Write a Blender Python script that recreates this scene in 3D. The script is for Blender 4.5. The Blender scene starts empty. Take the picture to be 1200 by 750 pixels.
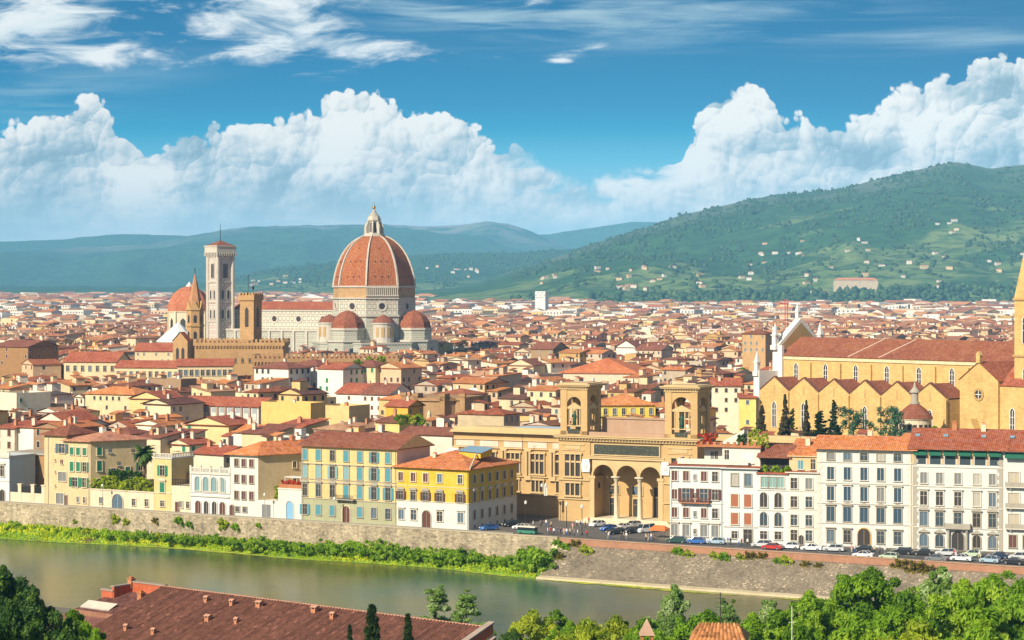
import bpy, bmesh, math, random
import numpy as np
from mathutils import Vector, Matrix
R = math.radians
scene = bpy.context.scene
COL = scene.collection
# ------------------------------------------------------------------ camera
F = 2500.0; HZ = 342.0; CAMZ = 55.0           # focal length / horizon row of a 1200x750 picture, eye height above the quay
cam = bpy.data.cameras.new('camera'); cam.sensor_width = 36.0; cam.lens = 36.0 * F / 1200.0
cam.shift_y = -(375.0 - HZ) / 1200.0; cam.clip_start = 1.0; cam.clip_end = 90000.0
camo = bpy.data.objects.new('camera', cam); COL.objects.link(camo)
camo.location = (0, 0, CAMZ); camo.rotation_euler = (R(90), 0, 0)
scene.camera = camo
# ------------------------------------------------------------------ exposure
EXPO = 0.6
scene.view_settings.view_transform = 'Standard'; scene.view_settings.look = 'None'
scene.view_settings.exposure = EXPO; scene.view_settings.gamma = 1.0
scene.view_settings.use_curve_mapping = False
scene.cycles.use_denoising = True
scene.cycles.max_bounces = 5; scene.cycles.diffuse_bounces = 3; scene.cycles.glossy_bounces = 2
scene.cycles.transmission_bounces = 3; scene.cycles.transparent_max_bounces = 6; scene.cycles.volume_bounces = 0
# ------------------------------------------------------------------ sun
SUN_ELEV = R(34); SUNH = Vector((-0.64, -0.768, 0)).normalized()
SUND = Vector((SUNH.x * math.cos(SUN_ELEV), SUNH.y * math.cos(SUN_ELEV), math.sin(SUN_ELEV)))
sl = bpy.data.lights.new('sun', 'SUN'); sl.energy = 4.9; sl.angle = R(0.5); sl.color = (1.0, 0.885, 0.70)
so = bpy.data.objects.new('sun', sl); COL.objects.link(so)
so.rotation_euler = SUND.to_track_quat('Z', 'Y').to_euler(); so.location = (0, 0, 400)

def s2l(c):
    return tuple((v / 12.92 if v <= .04045 else ((v + .055) / 1.055) ** 2.4) for v in c)
def rgb(r, g, b):
    return s2l((r / 255., g / 255., b / 255.)) + (1.0,)

# ------------------------------------------------------------------ sky
class NT:
    """small helper for building node trees"""
    def __init__(s, tree): s.t = tree; s.n = tree.nodes; s.l = tree.links
    def new(s, typ, **kw):
        n = s.n.new(typ)
        for k, v in kw.items(): setattr(n, k, v)
        return n
    def put(s, sock, v):
        if isinstance(v, bpy.types.NodeSocket): s.l.new(v, sock)
        elif v is not None: sock.default_value = v
    def m(s, op, a, b=None, c=None, clamp=False):
        n = s.new('ShaderNodeMath', operation=op); n.use_clamp = clamp
        s.put(n.inputs[0], a); s.put(n.inputs[1], b); s.put(n.inputs[2], c); return n.outputs[0]
    def add(s, a, b): return s.m('ADD', a, b)
    def sub(s, a, b): return s.m('SUBTRACT', a, b)
    def mul(s, a, b): return s.m('MULTIPLY', a, b)
    def mr(s, v, a, b, c=0., d=1., smooth=True):
        n = s.new('ShaderNodeMapRange'); n.interpolation_type = 'SMOOTHSTEP' if smooth else 'LINEAR'
        s.put(n.inputs[0], v); s.put(n.inputs[1], a); s.put(n.inputs[2], b); s.put(n.inputs[3], c); s.put(n.inputs[4], d)
        return n.outputs[0]
    def mix(s, f, a, b, mode='MIX'):
        n = s.new('ShaderNodeMix', data_type='RGBA', blend_type=mode)
        s.put(n.inputs[0], f); s.put(n.inputs[6], a); s.put(n.inputs[7], b); return n.outputs[2]
    def vec(s, x, y, z=0.):
        n = s.new('ShaderNodeCombineXYZ'); s.put(n.inputs[0], x); s.put(n.inputs[1], y); s.put(n.inputs[2], z); return n.outputs[0]
    def vm(s, op, a, b=None):
        n = s.new('ShaderNodeVectorMath', operation=op); s.put(n.inputs[0], a)
        if b is not None: s.put(n.inputs[1], b)
        return n.outputs[0]
    def noise(s, v, scale, detail=4., rough=.5, dist=0., dim='3D', color=False, lac=2.):
        n = s.new('ShaderNodeTexNoise', noise_dimensions=dim)
        s.put(n.inputs['Vector'], v); s.put(n.inputs['Scale'], scale); s.put(n.inputs['Detail'], detail)
        s.put(n.inputs['Roughness'], rough); s.put(n.inputs['Distortion'], dist); s.put(n.inputs['Lacunarity'], lac)
        return n.outputs['Color' if color else 'Fac']
    def ramp(s, v, stops, interp='LINEAR'):
        n = s.new('ShaderNodeValToRGB'); cr = n.color_ramp; cr.interpolation = interp
        while len(cr.elements) < len(stops): cr.elements.new(.5)
        for e, (p, c) in zip(cr.elements, stops): e.position = 0.0
        for i, (p, c) in enumerate(stops):
            cr.elements[i].position = p
            cr.elements[i].color = c if not isinstance(c, (int, float)) else (c, c, c, 1)
        s.put(n.inputs[0], v); return n.outputs[0]

world = bpy.data.worlds.new('World'); scene.world = world; world.use_nodes = True
W = NT(world.node_tree); W.n.clear()
gen = W.new('ShaderNodeTexCoord').outputs['Generated']
sp = W.new('ShaderNodeSeparateXYZ'); W.put(sp.inputs[0], gen)
yy = W.m('MAXIMUM', sp.outputs[1], .08)
U = W.mul(W.m('DIVIDE', sp.outputs[0], yy), 25.)      # 4-degree-like units of the compass and of elevation
V = W.mul(W.m('DIVIDE', sp.outputs[2], yy), 25.)
P = W.vec(U, V, 0.)
# billowing field (a node group used three times)
g = bpy.data.node_groups.new('billow', 'ShaderNodeTree')
g.interface.new_socket('P', in_out='INPUT', socket_type='NodeSocketVector')
g.interface.new_socket('B', in_out='OUTPUT', socket_type='NodeSocketFloat'); g.interface.new_socket('S', in_out='OUTPUT', socket_type='NodeSocketFloat')
G = NT(g); gi = G.new('NodeGroupInput'); go = G.new('NodeGroupOutput')
warp = G.noise(gi.outputs[0], 1.3, 3., .5, color=True)
pw = G.vm('ADD', gi.outputs[0], G.vm('MULTIPLY', G.vm('SUBTRACT', warp, (.5, .5, .5)), (.34, .30, 0.)))
def vor(v, sc, smooth):
    n = G.new('ShaderNodeTexVoronoi', feature='SMOOTH_F1', voronoi_dimensions='2D')
    G.put(n.inputs['Vector'], v); G.put(n.inputs['Scale'], sc); G.put(n.inputs['Smoothness'], smooth)
    return n.outputs['Distance']
def dome(sc, smooth, k=1.25):
    d = G.mul(vor(pw, sc, smooth), k); return G.m('MAXIMUM', G.sub(1., G.mul(d, d)), 0.)
fb = G.noise(pw, 3.2, 9., .62)
bb = G.add(G.add(G.mul(dome(1.1, .25), .50), G.mul(dome(2.5, .22), .30)), G.add(G.mul(dome(5.6, .2), .19), G.mul(dome(12., .2), .12)))
G.put(go.inputs[0], G.add(bb, G.mul(G.sub(fb, .5), .42)))
def lobe(sc, wt):     # every lobe is lit from the upper left like a ball
    n = G.new('ShaderNodeTexVoronoi', feature='F1', voronoi_dimensions='2D'); G.put(n.inputs['Vector'], pw2); G.put(n.inputs['Scale'], sc)
    r_ = G.vm('SUBTRACT', pw2, n.outputs['Position']); q = G.new('ShaderNodeVectorMath', operation='DOT_PRODUCT'); G.put(q.inputs[0], r_); q.inputs[1].default_value = (-.62 * sc, .78 * sc, 0.); return G.mul(q.outputs['Value'], wt)
pw2 = G.vm('ADD', pw, G.vm('MULTIPLY', G.vm('SUBTRACT', G.noise(gi.outputs[0], 6., 5., .6, color=True), (.5, .5, .5)), (.13, .13, 0.)))
G.put(go.inputs[1], G.add(G.add(lobe(.85, .42), lobe(1.9, .36)), G.add(lobe(4.2, .26), lobe(9.5, .16))))
def billow(v):
    n = W.new('ShaderNodeGroup'); n.node_tree = g; W.put(n.inputs[0], v); return n.outputs[0]
OUT = [(-100, 160), (0, 150), (35, 138), (75, 122), (100, 108), (126, 112), (140, 140), (162, 160), (178, 170), (200, 152), (250, 141), (300, 130),
       (345, 124), (385, 113), (435, 111), (500, 121), (545, 140), (575, 160), (592, 156), (601, 141), (618, 168), (660, 190), (740, 186),
       (790, 176), (814, 130), (835, 100), (885, 92), (915, 132), (960, 142), (1022, 138), (1042, 108), (1160, 60)]
hr = W.ramp(W.mul(W.add(U, 7.), 1 / 14.), [((px + 100) / 1400., (HZ - py) / 350.) for px, py in OUT], 'B_SPLINE')
H = W.mul(hr, 3.5)
d0 = W.sub(H, V)
B0 = billow(P); S0 = B0.node.outputs[1]
dens = W.add(W.add(d0, -.13), W.mul(W.sub(B0, .60), .56))
soft = W.ramp(W.mul(W.add(U, 7.), 1 / 14.), [(0., .06), (.5, .05), (.54, .28), (.6, .3), (.63, .06), (1., .05)])
alpha = W.mr(dens, 0., soft)
# wind-torn thin cloud low over the valley
wisp = W.noise(W.vm('MULTIPLY', P, (.55, 2.2, 1.)), 1.6, 8., .6, .4)
thin = W.mr(W.add(wisp, W.mul(W.sub(1.75, V), .22)), .46, .62)
gap = W.ramp(W.mul(W.add(U, 7.), 1 / 14.), [(0., 0.), (.49, 0.), (.53, 1.), (.615, 1.), (.645, 0.), (1., 0.)])
alpha = W.mul(alpha, W.sub(1., W.mul(gap, W.sub(1., thin))))
# sunlight on the billows: towards the sun (up and left) the vapour thins out
B1 = billow(W.vm('ADD', P, (-.05, .05, 0.)))
B2 = billow(W.vm('ADD', P, (-.26, .24, 0.)))
rel = W.add(W.mul(W.sub(B0, B1), 1.1), W.mul(W.sub(B0, B2), .85))
big = W.noise(W.vm('MULTIPLY', P, (.75, 1.1, 1.)), .8, 5., .5, .3)
big2 = W.noise(W.vm('ADD', W.vm('MULTIPLY', P, (.9, 1.3, 1.)), (7., 3., 0.)), 1.9, 4., .55, .2)
under = W.mr(d0, .1, 1.5)                                  # deeper below the tops: greyer
lit = W.add(W.add(.60, W.add(W.mul(rel, .42), W.mul(S0, W.mr(V, .7, 1.7, .28, .75)))), W.add(W.mul(W.sub(B0, .62), .22), W.sub(W.mul(W.sub(.505, big), 2.7), W.mul(under, .34))))
lit = W.add(lit, W.mul(W.sub(.5, big2), .4))
lit = W.m('ADD', lit, W.mul(W.mr(d0, .35, 0.), .22), clamp=True)
cc = W.ramp(lit, [(0., rgb(146, 172, 186)), (.28, rgb(176, 197, 206)), (.52, rgb(212, 220, 222)), (.74, rgb(241, 240, 235)), (.92, rgb(255, 252, 244))])
# pale veil of cloud just above the hills
low = W.noise(W.vm('MULTIPLY', P, (.5, 2.6, 1.)), 1.2, 7., .55)
veil = W.ramp(low, [(.3, rgb(176, 212, 224)), (.5, rgb(214, 231, 234)), (.66, rgb(252, 250, 240))])
cc = W.mix(W.mul(W.mr(V, 1.35, .55), .85), cc, veil)
# clear sky
sky = W.ramp(W.mul(V, 1 / 3.6), [(0., rgb(205, 228, 234)), (.28, rgb(150, 206, 224)), (.43, rgb(92, 185, 214)), (.53, rgb(0, 152, 194)),
                                 (.62, rgb(0, 132, 180)), (.78, rgb(0, 115, 166)), (1., rgb(0, 104, 154))])
sky = W.mix(W.mr(U, 1., 7., 0., .34), sky, rgb(0, 92, 150))
# high cirrus: gaussian regions x streaked noise
def blob(u0, v0, su, sv, rot=0., w=1.):
    c, s_ = math.cos(rot), math.sin(rot)
    du = W.sub(U, u0); dv = W.sub(V, v0)
    a = W.add(W.mul(du, c / su), W.mul(dv, s_ / su)); b = W.add(W.mul(du, -s_ / sv), W.mul(dv, c / sv))
    e = W.m('EXPONENT', W.mul(W.add(W.mul(a, a), W.mul(b, b)), -1.)); return W.mul(e, w)
def px2(x, y): return ((x - 600) / 100., (HZ - y) / 100.)
def blobs(L):
    o = None
    for (x, y, sx, sy, r, w) in L:
        u, v = px2(x, y); b = blob(u, v, sx, sy, r, w); o = b if o is None else W.add(o, b)
    return o
hi = blobs([(80, 12, 1.5, .34, .22, 1.1), (20, 34, .7, .2, .1, .8), (85, 66, .95, .17, .05, 1.), (290, 8, .95, .27, .35, 1.1), (350, 32, 1.05, .29, .35, 1.1),
            (425, 58, .85, .22, .1, 1.05), (625, 3, .3, .1, .2, 1.1), (690, 57, .5, .085, .1, 1.), (583, 67, .12, .035, 0., .9), (655, 71, .12, .03, 0., .8)])
rotm = W.new('ShaderNodeMapping'); W.put(rotm.inputs[0], P); rotm.inputs['Rotation'].default_value = (0, 0, R(-18)); rotm.inputs['Scale'].default_value = (.55, 1.9, 1.)
cn = W.noise(rotm.outputs[0], 1.7, 9., .62, .5)
ca = W.mr(W.add(W.mul(hi, .56), W.mul(W.sub(cn, .5), 2.3)), .24, .85)
ca = W.mul(ca, W.mr(hi, .03, .25))
str_ = W.noise(W.vm('MULTIPLY', P, (.28, 3.2, 1.)), 1.5, 8., .6, .6)
hi2 = blobs([(760, 18, 2.6, .3, -.02, 1.), (560, 12, 1.4, .3, -.1, .6), (1120, 45, 1.3, .14, -.03, .55), (100, 90, 1.2, .25, .1, .45), (40, 130, .9, .2, 0., .4)])
cb = W.mul(W.mr(str_, .36, .75), W.m('MINIMUM', hi2, .8))
sky = W.mix(cb, sky, rgb(190, 214, 220))
sky = W.mix(ca, sky, W.ramp(cn, [(.35, rgb(205, 224, 230)), (.62, rgb(246, 247, 245))]))
front = W.mix(alpha, sky, cc)
KW = 2. ** -EXPO
nish = W.new('ShaderNodeTexSky', sky_type='NISHITA'); nish.sun_disc = False; nish.sun_elevation = SUN_ELEV
nish.sun_rotation = math.atan2(SUNH.x, SUNH.y); nish.altitude = 100; nish.air_density = 1.0; nish.dust_density = .6
bg1 = W.new('ShaderNodeBackground'); W.put(bg1.inputs[0], nish.outputs[0]); bg1.inputs[1].default_value = 0.075
bg2 = W.new('ShaderNodeBackground'); W.put(bg2.inputs[0], front); bg2.inputs[1].default_value = KW * 1.08
fsel = W.mul(W.mr(sp.outputs[1], .55, .8), W.mr(V, 5.5, 3.7))
msh = W.new('ShaderNodeMixShader'); W.put(msh.inputs[0], fsel); W.put(msh.inputs[1], bg1.outputs[0]); W.put(msh.inputs[2], bg2.outputs[0])
wo = W.new('ShaderNodeOutputWorld'); W.put(wo.inputs[0], msh.outputs[0])
world.cycles.sampling_method = 'MANUAL'; world.cycles.sample_map_resolution = 512

# ------------------------------------------------------------------ object helpers
class MB:
    """collects faces and links them as ONE mesh object; uv: u along the horizontal, v up the slope, in metres"""
    def __init__(s): s.v = []; s.f = []; s.m = []; s.c = []; s.tf = None
    def add(s, pts, faces, m=0, c=None):
        b = len(s.v)
        if s.tf is not None: pts = [tuple(s.tf @ Vector(p)) for p in pts]
        s.v.extend(pts)
        for f in faces:
            s.f.append(tuple(b + i for i in f)); s.m.append(m); s.c.append(c)
    def quad(s, a, b, c_, d, m=0, c=None): s.add([a, b, c_, d], [(0, 1, 2, 3)], m, c)
    def box(s, x0, x1, y0, y1, z0, z1, m=0, c=None):
        s.add([(x0, y0, z0), (x1, y0, z0), (x1, y1, z0), (x0, y1, z0), (x0, y0, z1), (x1, y0, z1), (x1, y1, z1), (x0, y1, z1)],
              [(0, 3, 2, 1), (4, 5, 6, 7), (0, 1, 5, 4), (1, 2, 6, 5), (2, 3, 7, 6), (3, 0, 4, 7)], m, c)
    def prism(s, poly, z0, z1, m=0, mt=None, c=None, taper=1.0, cen=None):
        n = len(poly); cx = cen[0] if cen else sum(p[0] for p in poly) / n; cy = cen[1] if cen else sum(p[1] for p in poly) / n
        lo = [(x, y, z0) for x, y in poly]; hi_ = [(cx + (x - cx) * taper, cy + (y - cy) * taper, z1) for x, y in poly]
        b = lo + hi_
        s.add(b, [(i, (i + 1) % n, n + (i + 1) % n, n + i) for i in range(n)], m, c)
        s.add(hi_, [tuple(range(n))], m if mt is None else mt, c); s.add(lo, [tuple(range(n))[::-1]], m, c)
    def plate(s, poly, y0, y1, m=0, c=None):
        """polygon in x,z extruded from y0 (outer face) to y1"""
        n = len(poly)
        a = [(x, y0, z) for x, z in poly]; b = [(x, y1, z) for x, z in poly]
        s.add(a, [tuple(range(n))], m, c); s.add(b, [tuple(range(n))[::-1]], m, c)
        s.add(a + b, [(i, n + i, n + (i + 1) % n, (i + 1) % n) for i in range(n)], m, c)
    def lathe(s, prof, n=16, cx=0, cy=0, m=0, c=None, a0=0., a1=2 * math.pi, rot=0.):
        full = abs(a1 - a0 - 2 * math.pi) < 1e-6; k = n if full else n + 1
        pts = [(cx + r * math.cos(rot + a0 + (a1 - a0) * i / n), cy + r * math.sin(rot + a0 + (a1 - a0) * i / n), z) for r, z in prof for i in range(k)]
        fs = []
        for j in range(len(prof) - 1):
            for i in range(n):
                i2 = (i + 1) % k
                fs.append((j * k + i, j * k + i2, (j + 1) * k + i2, (j + 1) * k + i))
        s.add(pts, fs, m, c)
    def tube(s, a, b, r0, r1=None, n=6, m=0, c=None):
        r1 = r0 if r1 is None else r1
        a = Vector(a); b = Vector(b); d = (b - a).normalized()
        x = d.orthogonal().normalized(); y = d.cross(x)
        ang = [2 * math.pi * i / n for i in range(n)]
        pts = [tuple(a + (x * math.cos(t) + y * math.sin(t)) * r0) for t in ang] + [tuple(b + (x * math.cos(t) + y * math.sin(t)) * r1) for t in ang]
        s.add(pts, [(i, (i + 1) % n, n + (i + 1) % n, n + i) for i in range(n)] + [tuple(range(n))[::-1], tuple(range(n, 2 * n))], m, c)
    def mesh(s, name, mats, smooth=False, colattr=False, uv=True):
        me = bpy.data.meshes.new(name)
        nf = len(s.f); lens = np.fromiter((len(f) for f in s.f), np.int32, nf)
        loops = np.fromiter((i for f in s.f for i in f), np.int32, int(lens.sum()))
        co = np.array(s.v, np.float32).reshape(-1, 3)
        me.vertices.add(len(co)); me.vertices.foreach_set('co', co.ravel())
        me.loops.add(len(loops)); me.loops.foreach_set('vertex_index', loops)
        me.polygons.add(nf); st = np.zeros(nf, np.int32); st[1:] = np.cumsum(lens)[:-1]
        me.polygons.foreach_set('loop_start', st); me.polygons.foreach_set('loop_total', lens)
        for m_ in (mats if isinstance(mats, (list, tuple)) else [mats]): me.materials.append(m_)
        me.polygons.foreach_set('material_index', np.array(s.m, np.int32))
        me.polygons.foreach_set('use_smooth', np.full(nf, smooth))
        me.update(calc_edges=True)
        if uv:
            nr = np.empty(nf * 3, np.float32); me.polygons.foreach_get('normal', nr); nr = nr.reshape(-1, 3)
            u = np.stack([-nr[:, 1], nr[:, 0], np.zeros(nf, np.float32)], 1); ln = np.linalg.norm(u, axis=1)
            flat = ln < .12; u[flat] = (1, 0, 0); ln[flat] = 1; u /= ln[:, None]
            vv = np.cross(nr, u)
            rep = np.repeat(np.arange(nf), lens); pc = co[loops]
            uvs = np.stack([(pc * u[rep]).sum(1), (pc * vv[rep]).sum(1)], 1).astype(np.float32)
            me.uv_layers.new(name='UVMap').data.foreach_set('uv', uvs.ravel())
        if colattr:
            a = me.color_attributes.new('tint', 'FLOAT_COLOR', 'CORNER')
            cs = np.array([(*(c if c is not None else (1, 1, 1)), 1.)[:4] for c in s.c], np.float32)
            a.data.foreach_set('color', np.repeat(cs, lens, axis=0).ravel())
        return me
    def build(s, name, mats, parent=None, smooth=False, colattr=False):
        return link(name, s.mesh(name, mats, smooth, colattr), parent)
def link(name, me, parent=None, loc=None, rz=0.):
    o = bpy.data.objects.new(name, me); COL.objects.link(o)
    if parent is not None: o.parent = parent
    if loc is not None: o.location = loc
    if rz: o.rotation_euler = (0, 0, rz)
    return o
def tag(o, label=None, cat=None, group=None, kind=None):
    if label: o['label'] = label
    if cat: o['category'] = cat
    if group: o['group'] = group
    if kind: o['kind'] = kind
    return o
def thing(name, label, cat, loc, rz=0., group=None):
    o = bpy.data.objects.new(name, None); COL.objects.link(o)
    o.location = loc; o.rotation_euler = (0, 0, rz); o.empty_display_size = 1
    return tag(o, label, cat, group)
KIDS = {}
def copy_tree(o, parent=None):
    c = o.copy(); COL.objects.link(c)
    if parent is not None: c.parent = parent
    for ch in list(o.children): copy_tree(ch, c)
    return c
# the quay: a straight line Y = 475.9 - .5536 X ; t runs along it, s is the distance behind it
TX, TY = .8749, -.4843; NX, NY = .4843, .8749; OY = 475.9
def Q(t, s, z=0.): return (t * TX + s * NX, OY + t * TY + s * NY, z)
def t_at(px, s=0.):
    k = (px - 600) / F
    return (k * (OY + s * NY) - s * NX) / (TX - k * TY)
def ts(x, y): return (x * TX + (y - OY) * TY, x * NX + (y - OY) * NY)
def scr(x, y, z): return (600 + F * x / y, HZ + F * (CAMZ - z) / y)
def at(px, py, z):
    y = F * (CAMZ - z) / (py - HZ); return ((px - 600) / F * y, y, z)
def atY(px, Y, z=0.): return ((px - 600) / F * Y, Y, z)
def on_left(px, s=9.):   # point of the left-hand facade line
    return Q(t_at(px, s), s)
def on_right(px):        # point of the right-hand facade line
    k = (px - 600) / F; Y = 483.3 / (1 + .309 * k); return (k * Y, Y, 0.)
# ------------------------------------------------------------------ materials
MATS = {}
def newmat(name):
    m = bpy.data.materials.new(name); m.use_nodes = True
    t = NT(m.node_tree); b = t.n['Principled BSDF']; return m, t, b
def plaster(name, col, var=.2, rough=.88, scale=1., stain=.5):
    if name in MATS: return MATS[name]
    m, t, b = newmat(name); c = (*col[:3], 1)
    oc = t.new('ShaderNodeTexCoord').outputs['Object']
    n1 = t.noise(oc, .22 * scale, 6., .6); n2 = t.noise(t.vm('MULTIPLY', oc, (1., 1., .12)), .9 * scale, 5., .65); n3 = t.noise(oc, 3. * scale, 4., .6)
    k = t.add(t.mul(t.sub(n1, .5), var * 2.4), t.add(t.mul(t.sub(n2, .5), var * 1.6 * stain * 2), t.mul(t.sub(n3, .5), var * .9)))
    k = t.sub(k, t.add(t.mul(t.mr(n1, .56, .62), .13 * min(1., var * 5)), t.mul(t.mr(n2, .60, .72), .28 * min(1., var * 5))))
    hsv = t.new('ShaderNodeHueSaturation'); t.put(hsv.inputs['Color'], c); t.put(hsv.inputs['Value'], t.add(1., k))
    t.put(hsv.inputs['Saturation'], t.add(1., t.mul(k, -.5)))
    t.put(b.inputs['Base Color'], hsv.outputs[0]); b.inputs['Roughness'].default_value = rough
    b.inputs['Specular IOR Level'].default_value = .25
    bp = t.new('ShaderNodeBump'); bp.inputs['Strength'].default_value = .15; bp.inputs['Distance'].default_value = .04
    t.put(bp.inputs['Height'], n3); t.put(b.inputs['Normal'], bp.outputs[0])
    MATS[name] = m; return m
def plain(name, col, rough=.6, metal=0., spec=.4):
    if name in MATS: return MATS[name]
    m, t, b = newmat(name)
    oc = t.new('ShaderNodeTexCoord').outputs['Object']; n = t.noise(oc, 1.7, 5., .6)
    hsv = t.new('ShaderNodeHueSaturation'); t.put(hsv.inputs['Color'], (*col[:3], 1)); t.put(hsv.inputs['Value'], t.add(.88, t.mul(n, .24)))
    t.put(b.inputs['Base Color'], hsv.outputs[0]); b.inputs['Roughness'].default_value = rough; b.inputs['Metallic'].default_value = metal
    b.inputs['Specular IOR Level'].default_value = spec
    MATS[name] = m; return m
def tiles(name, col, attr=False, pitch=.42, patch=.5):
    """barrel tiles: ridges run down the slope (v), courses along u; lichen and newer patches"""
    if name in MATS: return MATS[name]
    m, t, b = newmat(name)
    uv = t.new('ShaderNodeUVMap'); uv.uv_map = 'UVMap'; uv = uv.outputs[0]
    oc = t.new('ShaderNodeTexCoord').outputs['Object']
    su = t.new('ShaderNodeSeparateXYZ'); t.put(su.inputs[0], uv)
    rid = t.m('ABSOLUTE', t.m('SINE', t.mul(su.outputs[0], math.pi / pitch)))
    cell = t.vec(t.m('FLOOR', t.mul(su.outputs[0], 1 / pitch)), t.m('FLOOR', t.mul(su.outputs[1], 1 / .48)), 0.)
    wn = t.new('ShaderNodeTexWhiteNoise', noise_dimensions='2D'); t.put(wn.inputs['Vector'], cell)
    crs = t.m('FRACT', t.mul(su.outputs[1], 1 / .48))
    n1 = t.noise(oc, .13, 5., .65); n2 = t.noise(oc, .9, 6., .65); n3 = t.noise(t.vm('MULTIPLY', uv, (1.2, .25, 1.)), 1.5, 4., .6)
    k = t.add(t.add(t.mul(t.sub(n1, .5), patch * 1.3), t.mul(t.sub(n2, .5), patch * 1.4)), t.add(t.mul(t.sub(n3, .5), patch * .8), t.mul(t.sub(wn.outputs[0], .5), .38)))
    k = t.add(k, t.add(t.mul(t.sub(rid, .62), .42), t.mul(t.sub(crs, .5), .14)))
    base = (*col[:3], 1)
    if attr:
        at_ = t.new('ShaderNodeAttribute'); at_.attribute_name = 'tint'; base = at_.outputs['Color']
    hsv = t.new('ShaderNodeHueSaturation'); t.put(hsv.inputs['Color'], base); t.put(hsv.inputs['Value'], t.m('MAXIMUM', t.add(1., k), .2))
    t.put(hsv.inputs['Saturation'], t.sub(1., t.mul(t.sub(n2, .45), .7)))
    t.put(hsv.inputs['Hue'], t.add(.5, t.mul(t.sub(n1, .5), .035)))
    t.put(b.inputs['Base Color'], hsv.outputs[0]); b.inputs['Roughness'].default_value = .9; b.inputs['Specular IOR Level'].default_value = .15
    bp = t.new('ShaderNodeBump'); bp.inputs['Strength'].default_value = .5; bp.inputs['Distance'].default_value = .1
    t.put(bp.inputs['Height'], t.add(rid, t.mul(crs, .3))); t.put(b.inputs['Normal'], bp.outputs[0])
    MATS[name] = m; return m
def stone(name, col, bw=.9, bh=.38, var=.5, mortar=.75, rough=.9, spots=0.):
    """coursed masonry on uv metres"""
    if name in MATS: return MATS[name]
    m, t, b = newmat(name)
    uv = t.new('ShaderNodeUVMap'); uv.uv_map = 'UVMap'; uv = uv.outputs[0]
    oc = t.new('ShaderNodeTexCoord').outputs['Object']
    br = t.new('ShaderNodeTexBrick'); t.put(br.inputs['Vector'], uv); br.inputs['Scale'].default_value = 1.
    br.inputs['Brick Width'].default_value = bw; br.inputs['Row Height'].default_value = bh; br.inputs['Mortar Size'].default_value = .025; br.inputs['Bias'].default_value = 0.
    br.inputs['Color1'].default_value = (.25, .25, .25, 1); br.inputs['Color2'].default_value = (.8, .8, .8, 1); br.inputs['Mortar'].default_value = (mortar * .5,) * 3 + (1,)
    n1 = t.noise(oc, .18, 6., .62); n2 = t.noise(oc, 1.3, 6., .65); n3 = t.noise(t.vm('MULTIPLY', oc, (1., 1., .1)), .7, 5., .6)
    k = t.add(t.add(t.mul(t.sub(n1, .5), var * 1.3), t.mul(t.sub(n2, .5), var * .9)), t.add(t.mul(t.sub(n3, .5), var * .8), t.mul(t.sub(br.outputs[0], .5), var * .7)))
    base = (*col[:3], 1)
    if spots:
        n4 = t.noise(t.vm('MULTIPLY', oc, (1., 1., 1.5)), 1.9, 4., .75); n5 = t.noise(oc, .09, 4., .6); base = t.mix(t.mr(t.add(n4, t.mul(t.sub(n5, .5), .3)), .57, .68, 0., spots), base, (.62, .50, .34, 1)); base = t.mix(t.mr(n4, .46, .33, 0., .6), base, (.07, .05, .035, 1))
    hsv = t.new('ShaderNodeHueSaturation'); t.put(hsv.inputs['Color'], base); t.put(hsv.inputs['Value'], t.m('MAXIMUM', t.add(1., k), .25))
    t.put(b.inputs['Base Color'], hsv.outputs[0]); b.inputs['Roughness'].default_value = rough; b.inputs['Specular IOR Level'].default_value = .2
    bp = t.new('ShaderNodeBump'); bp.inputs['Strength'].default_value = .35; bp.inputs['Distance'].default_value = .06
    t.put(bp.inputs['Height'], t.add(n2, t.mul(br.outputs[0], .4))); t.put(b.inputs['Normal'], bp.outputs[0])
    MATS[name] = m; return m
def marble(name, w=2.2, h=2.6, line=(.10, .17, .13), base=(.62, .58, .50), lw=.10):
    """white marble panels framed in green"""
    if name in MATS: return MATS[name]
    m, t, b = newmat(name)
    uv = t.new('ShaderNodeUVMap'); uv.uv_map = 'UVMap'; uv = uv.outputs[0]; oc = t.new('ShaderNodeTexCoord').outputs['Object']
    su = t.new('ShaderNodeSeparateXYZ'); t.put(su.inputs[0], uv)
    def band(v, per, wid, off=0.):
        f = t.m('FRACT', t.add(t.mul(v, 1 / per), off)); return t.m('LESS_THAN', t.m('ABSOLUTE', t.sub(f, .5)), wid)
    fu = t.m('ABSOLUTE', t.sub(t.m('FRACT', t.mul(su.outputs[0], 1 / w)), .5)); fv = t.m('ABSOLUTE', t.sub(t.m('FRACT', t.mul(su.outputs[1], 1 / h)), .5))
    mx = t.m('MAXIMUM', fu, fv)
    ring = t.m('LESS_THAN', t.m('ABSOLUTE', t.sub(mx, .33)), lw * .55); n = t.noise(oc, .25, 6., .6); n2 = t.noise(oc, 1.6, 5., .6)
    cb = t.mix(ring, (*base, 1), (*line, 1))
    cb = t.mix(t.mul(t.m('GREATER_THAN', fv, .45), .55), cb, (.45, .26, .2, 1))
    hsv = t.new('ShaderNodeHueSaturation'); t.put(hsv.inputs['Color'], cb); t.put(hsv.inputs['Value'], t.add(.72, t.add(t.mul(n, .35), t.mul(n2, .22))))
    t.put(b.inputs['Base Color'], hsv.outputs[0]); b.inputs['Roughness'].default_value = .6
    MATS[name] = m; return m
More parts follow.
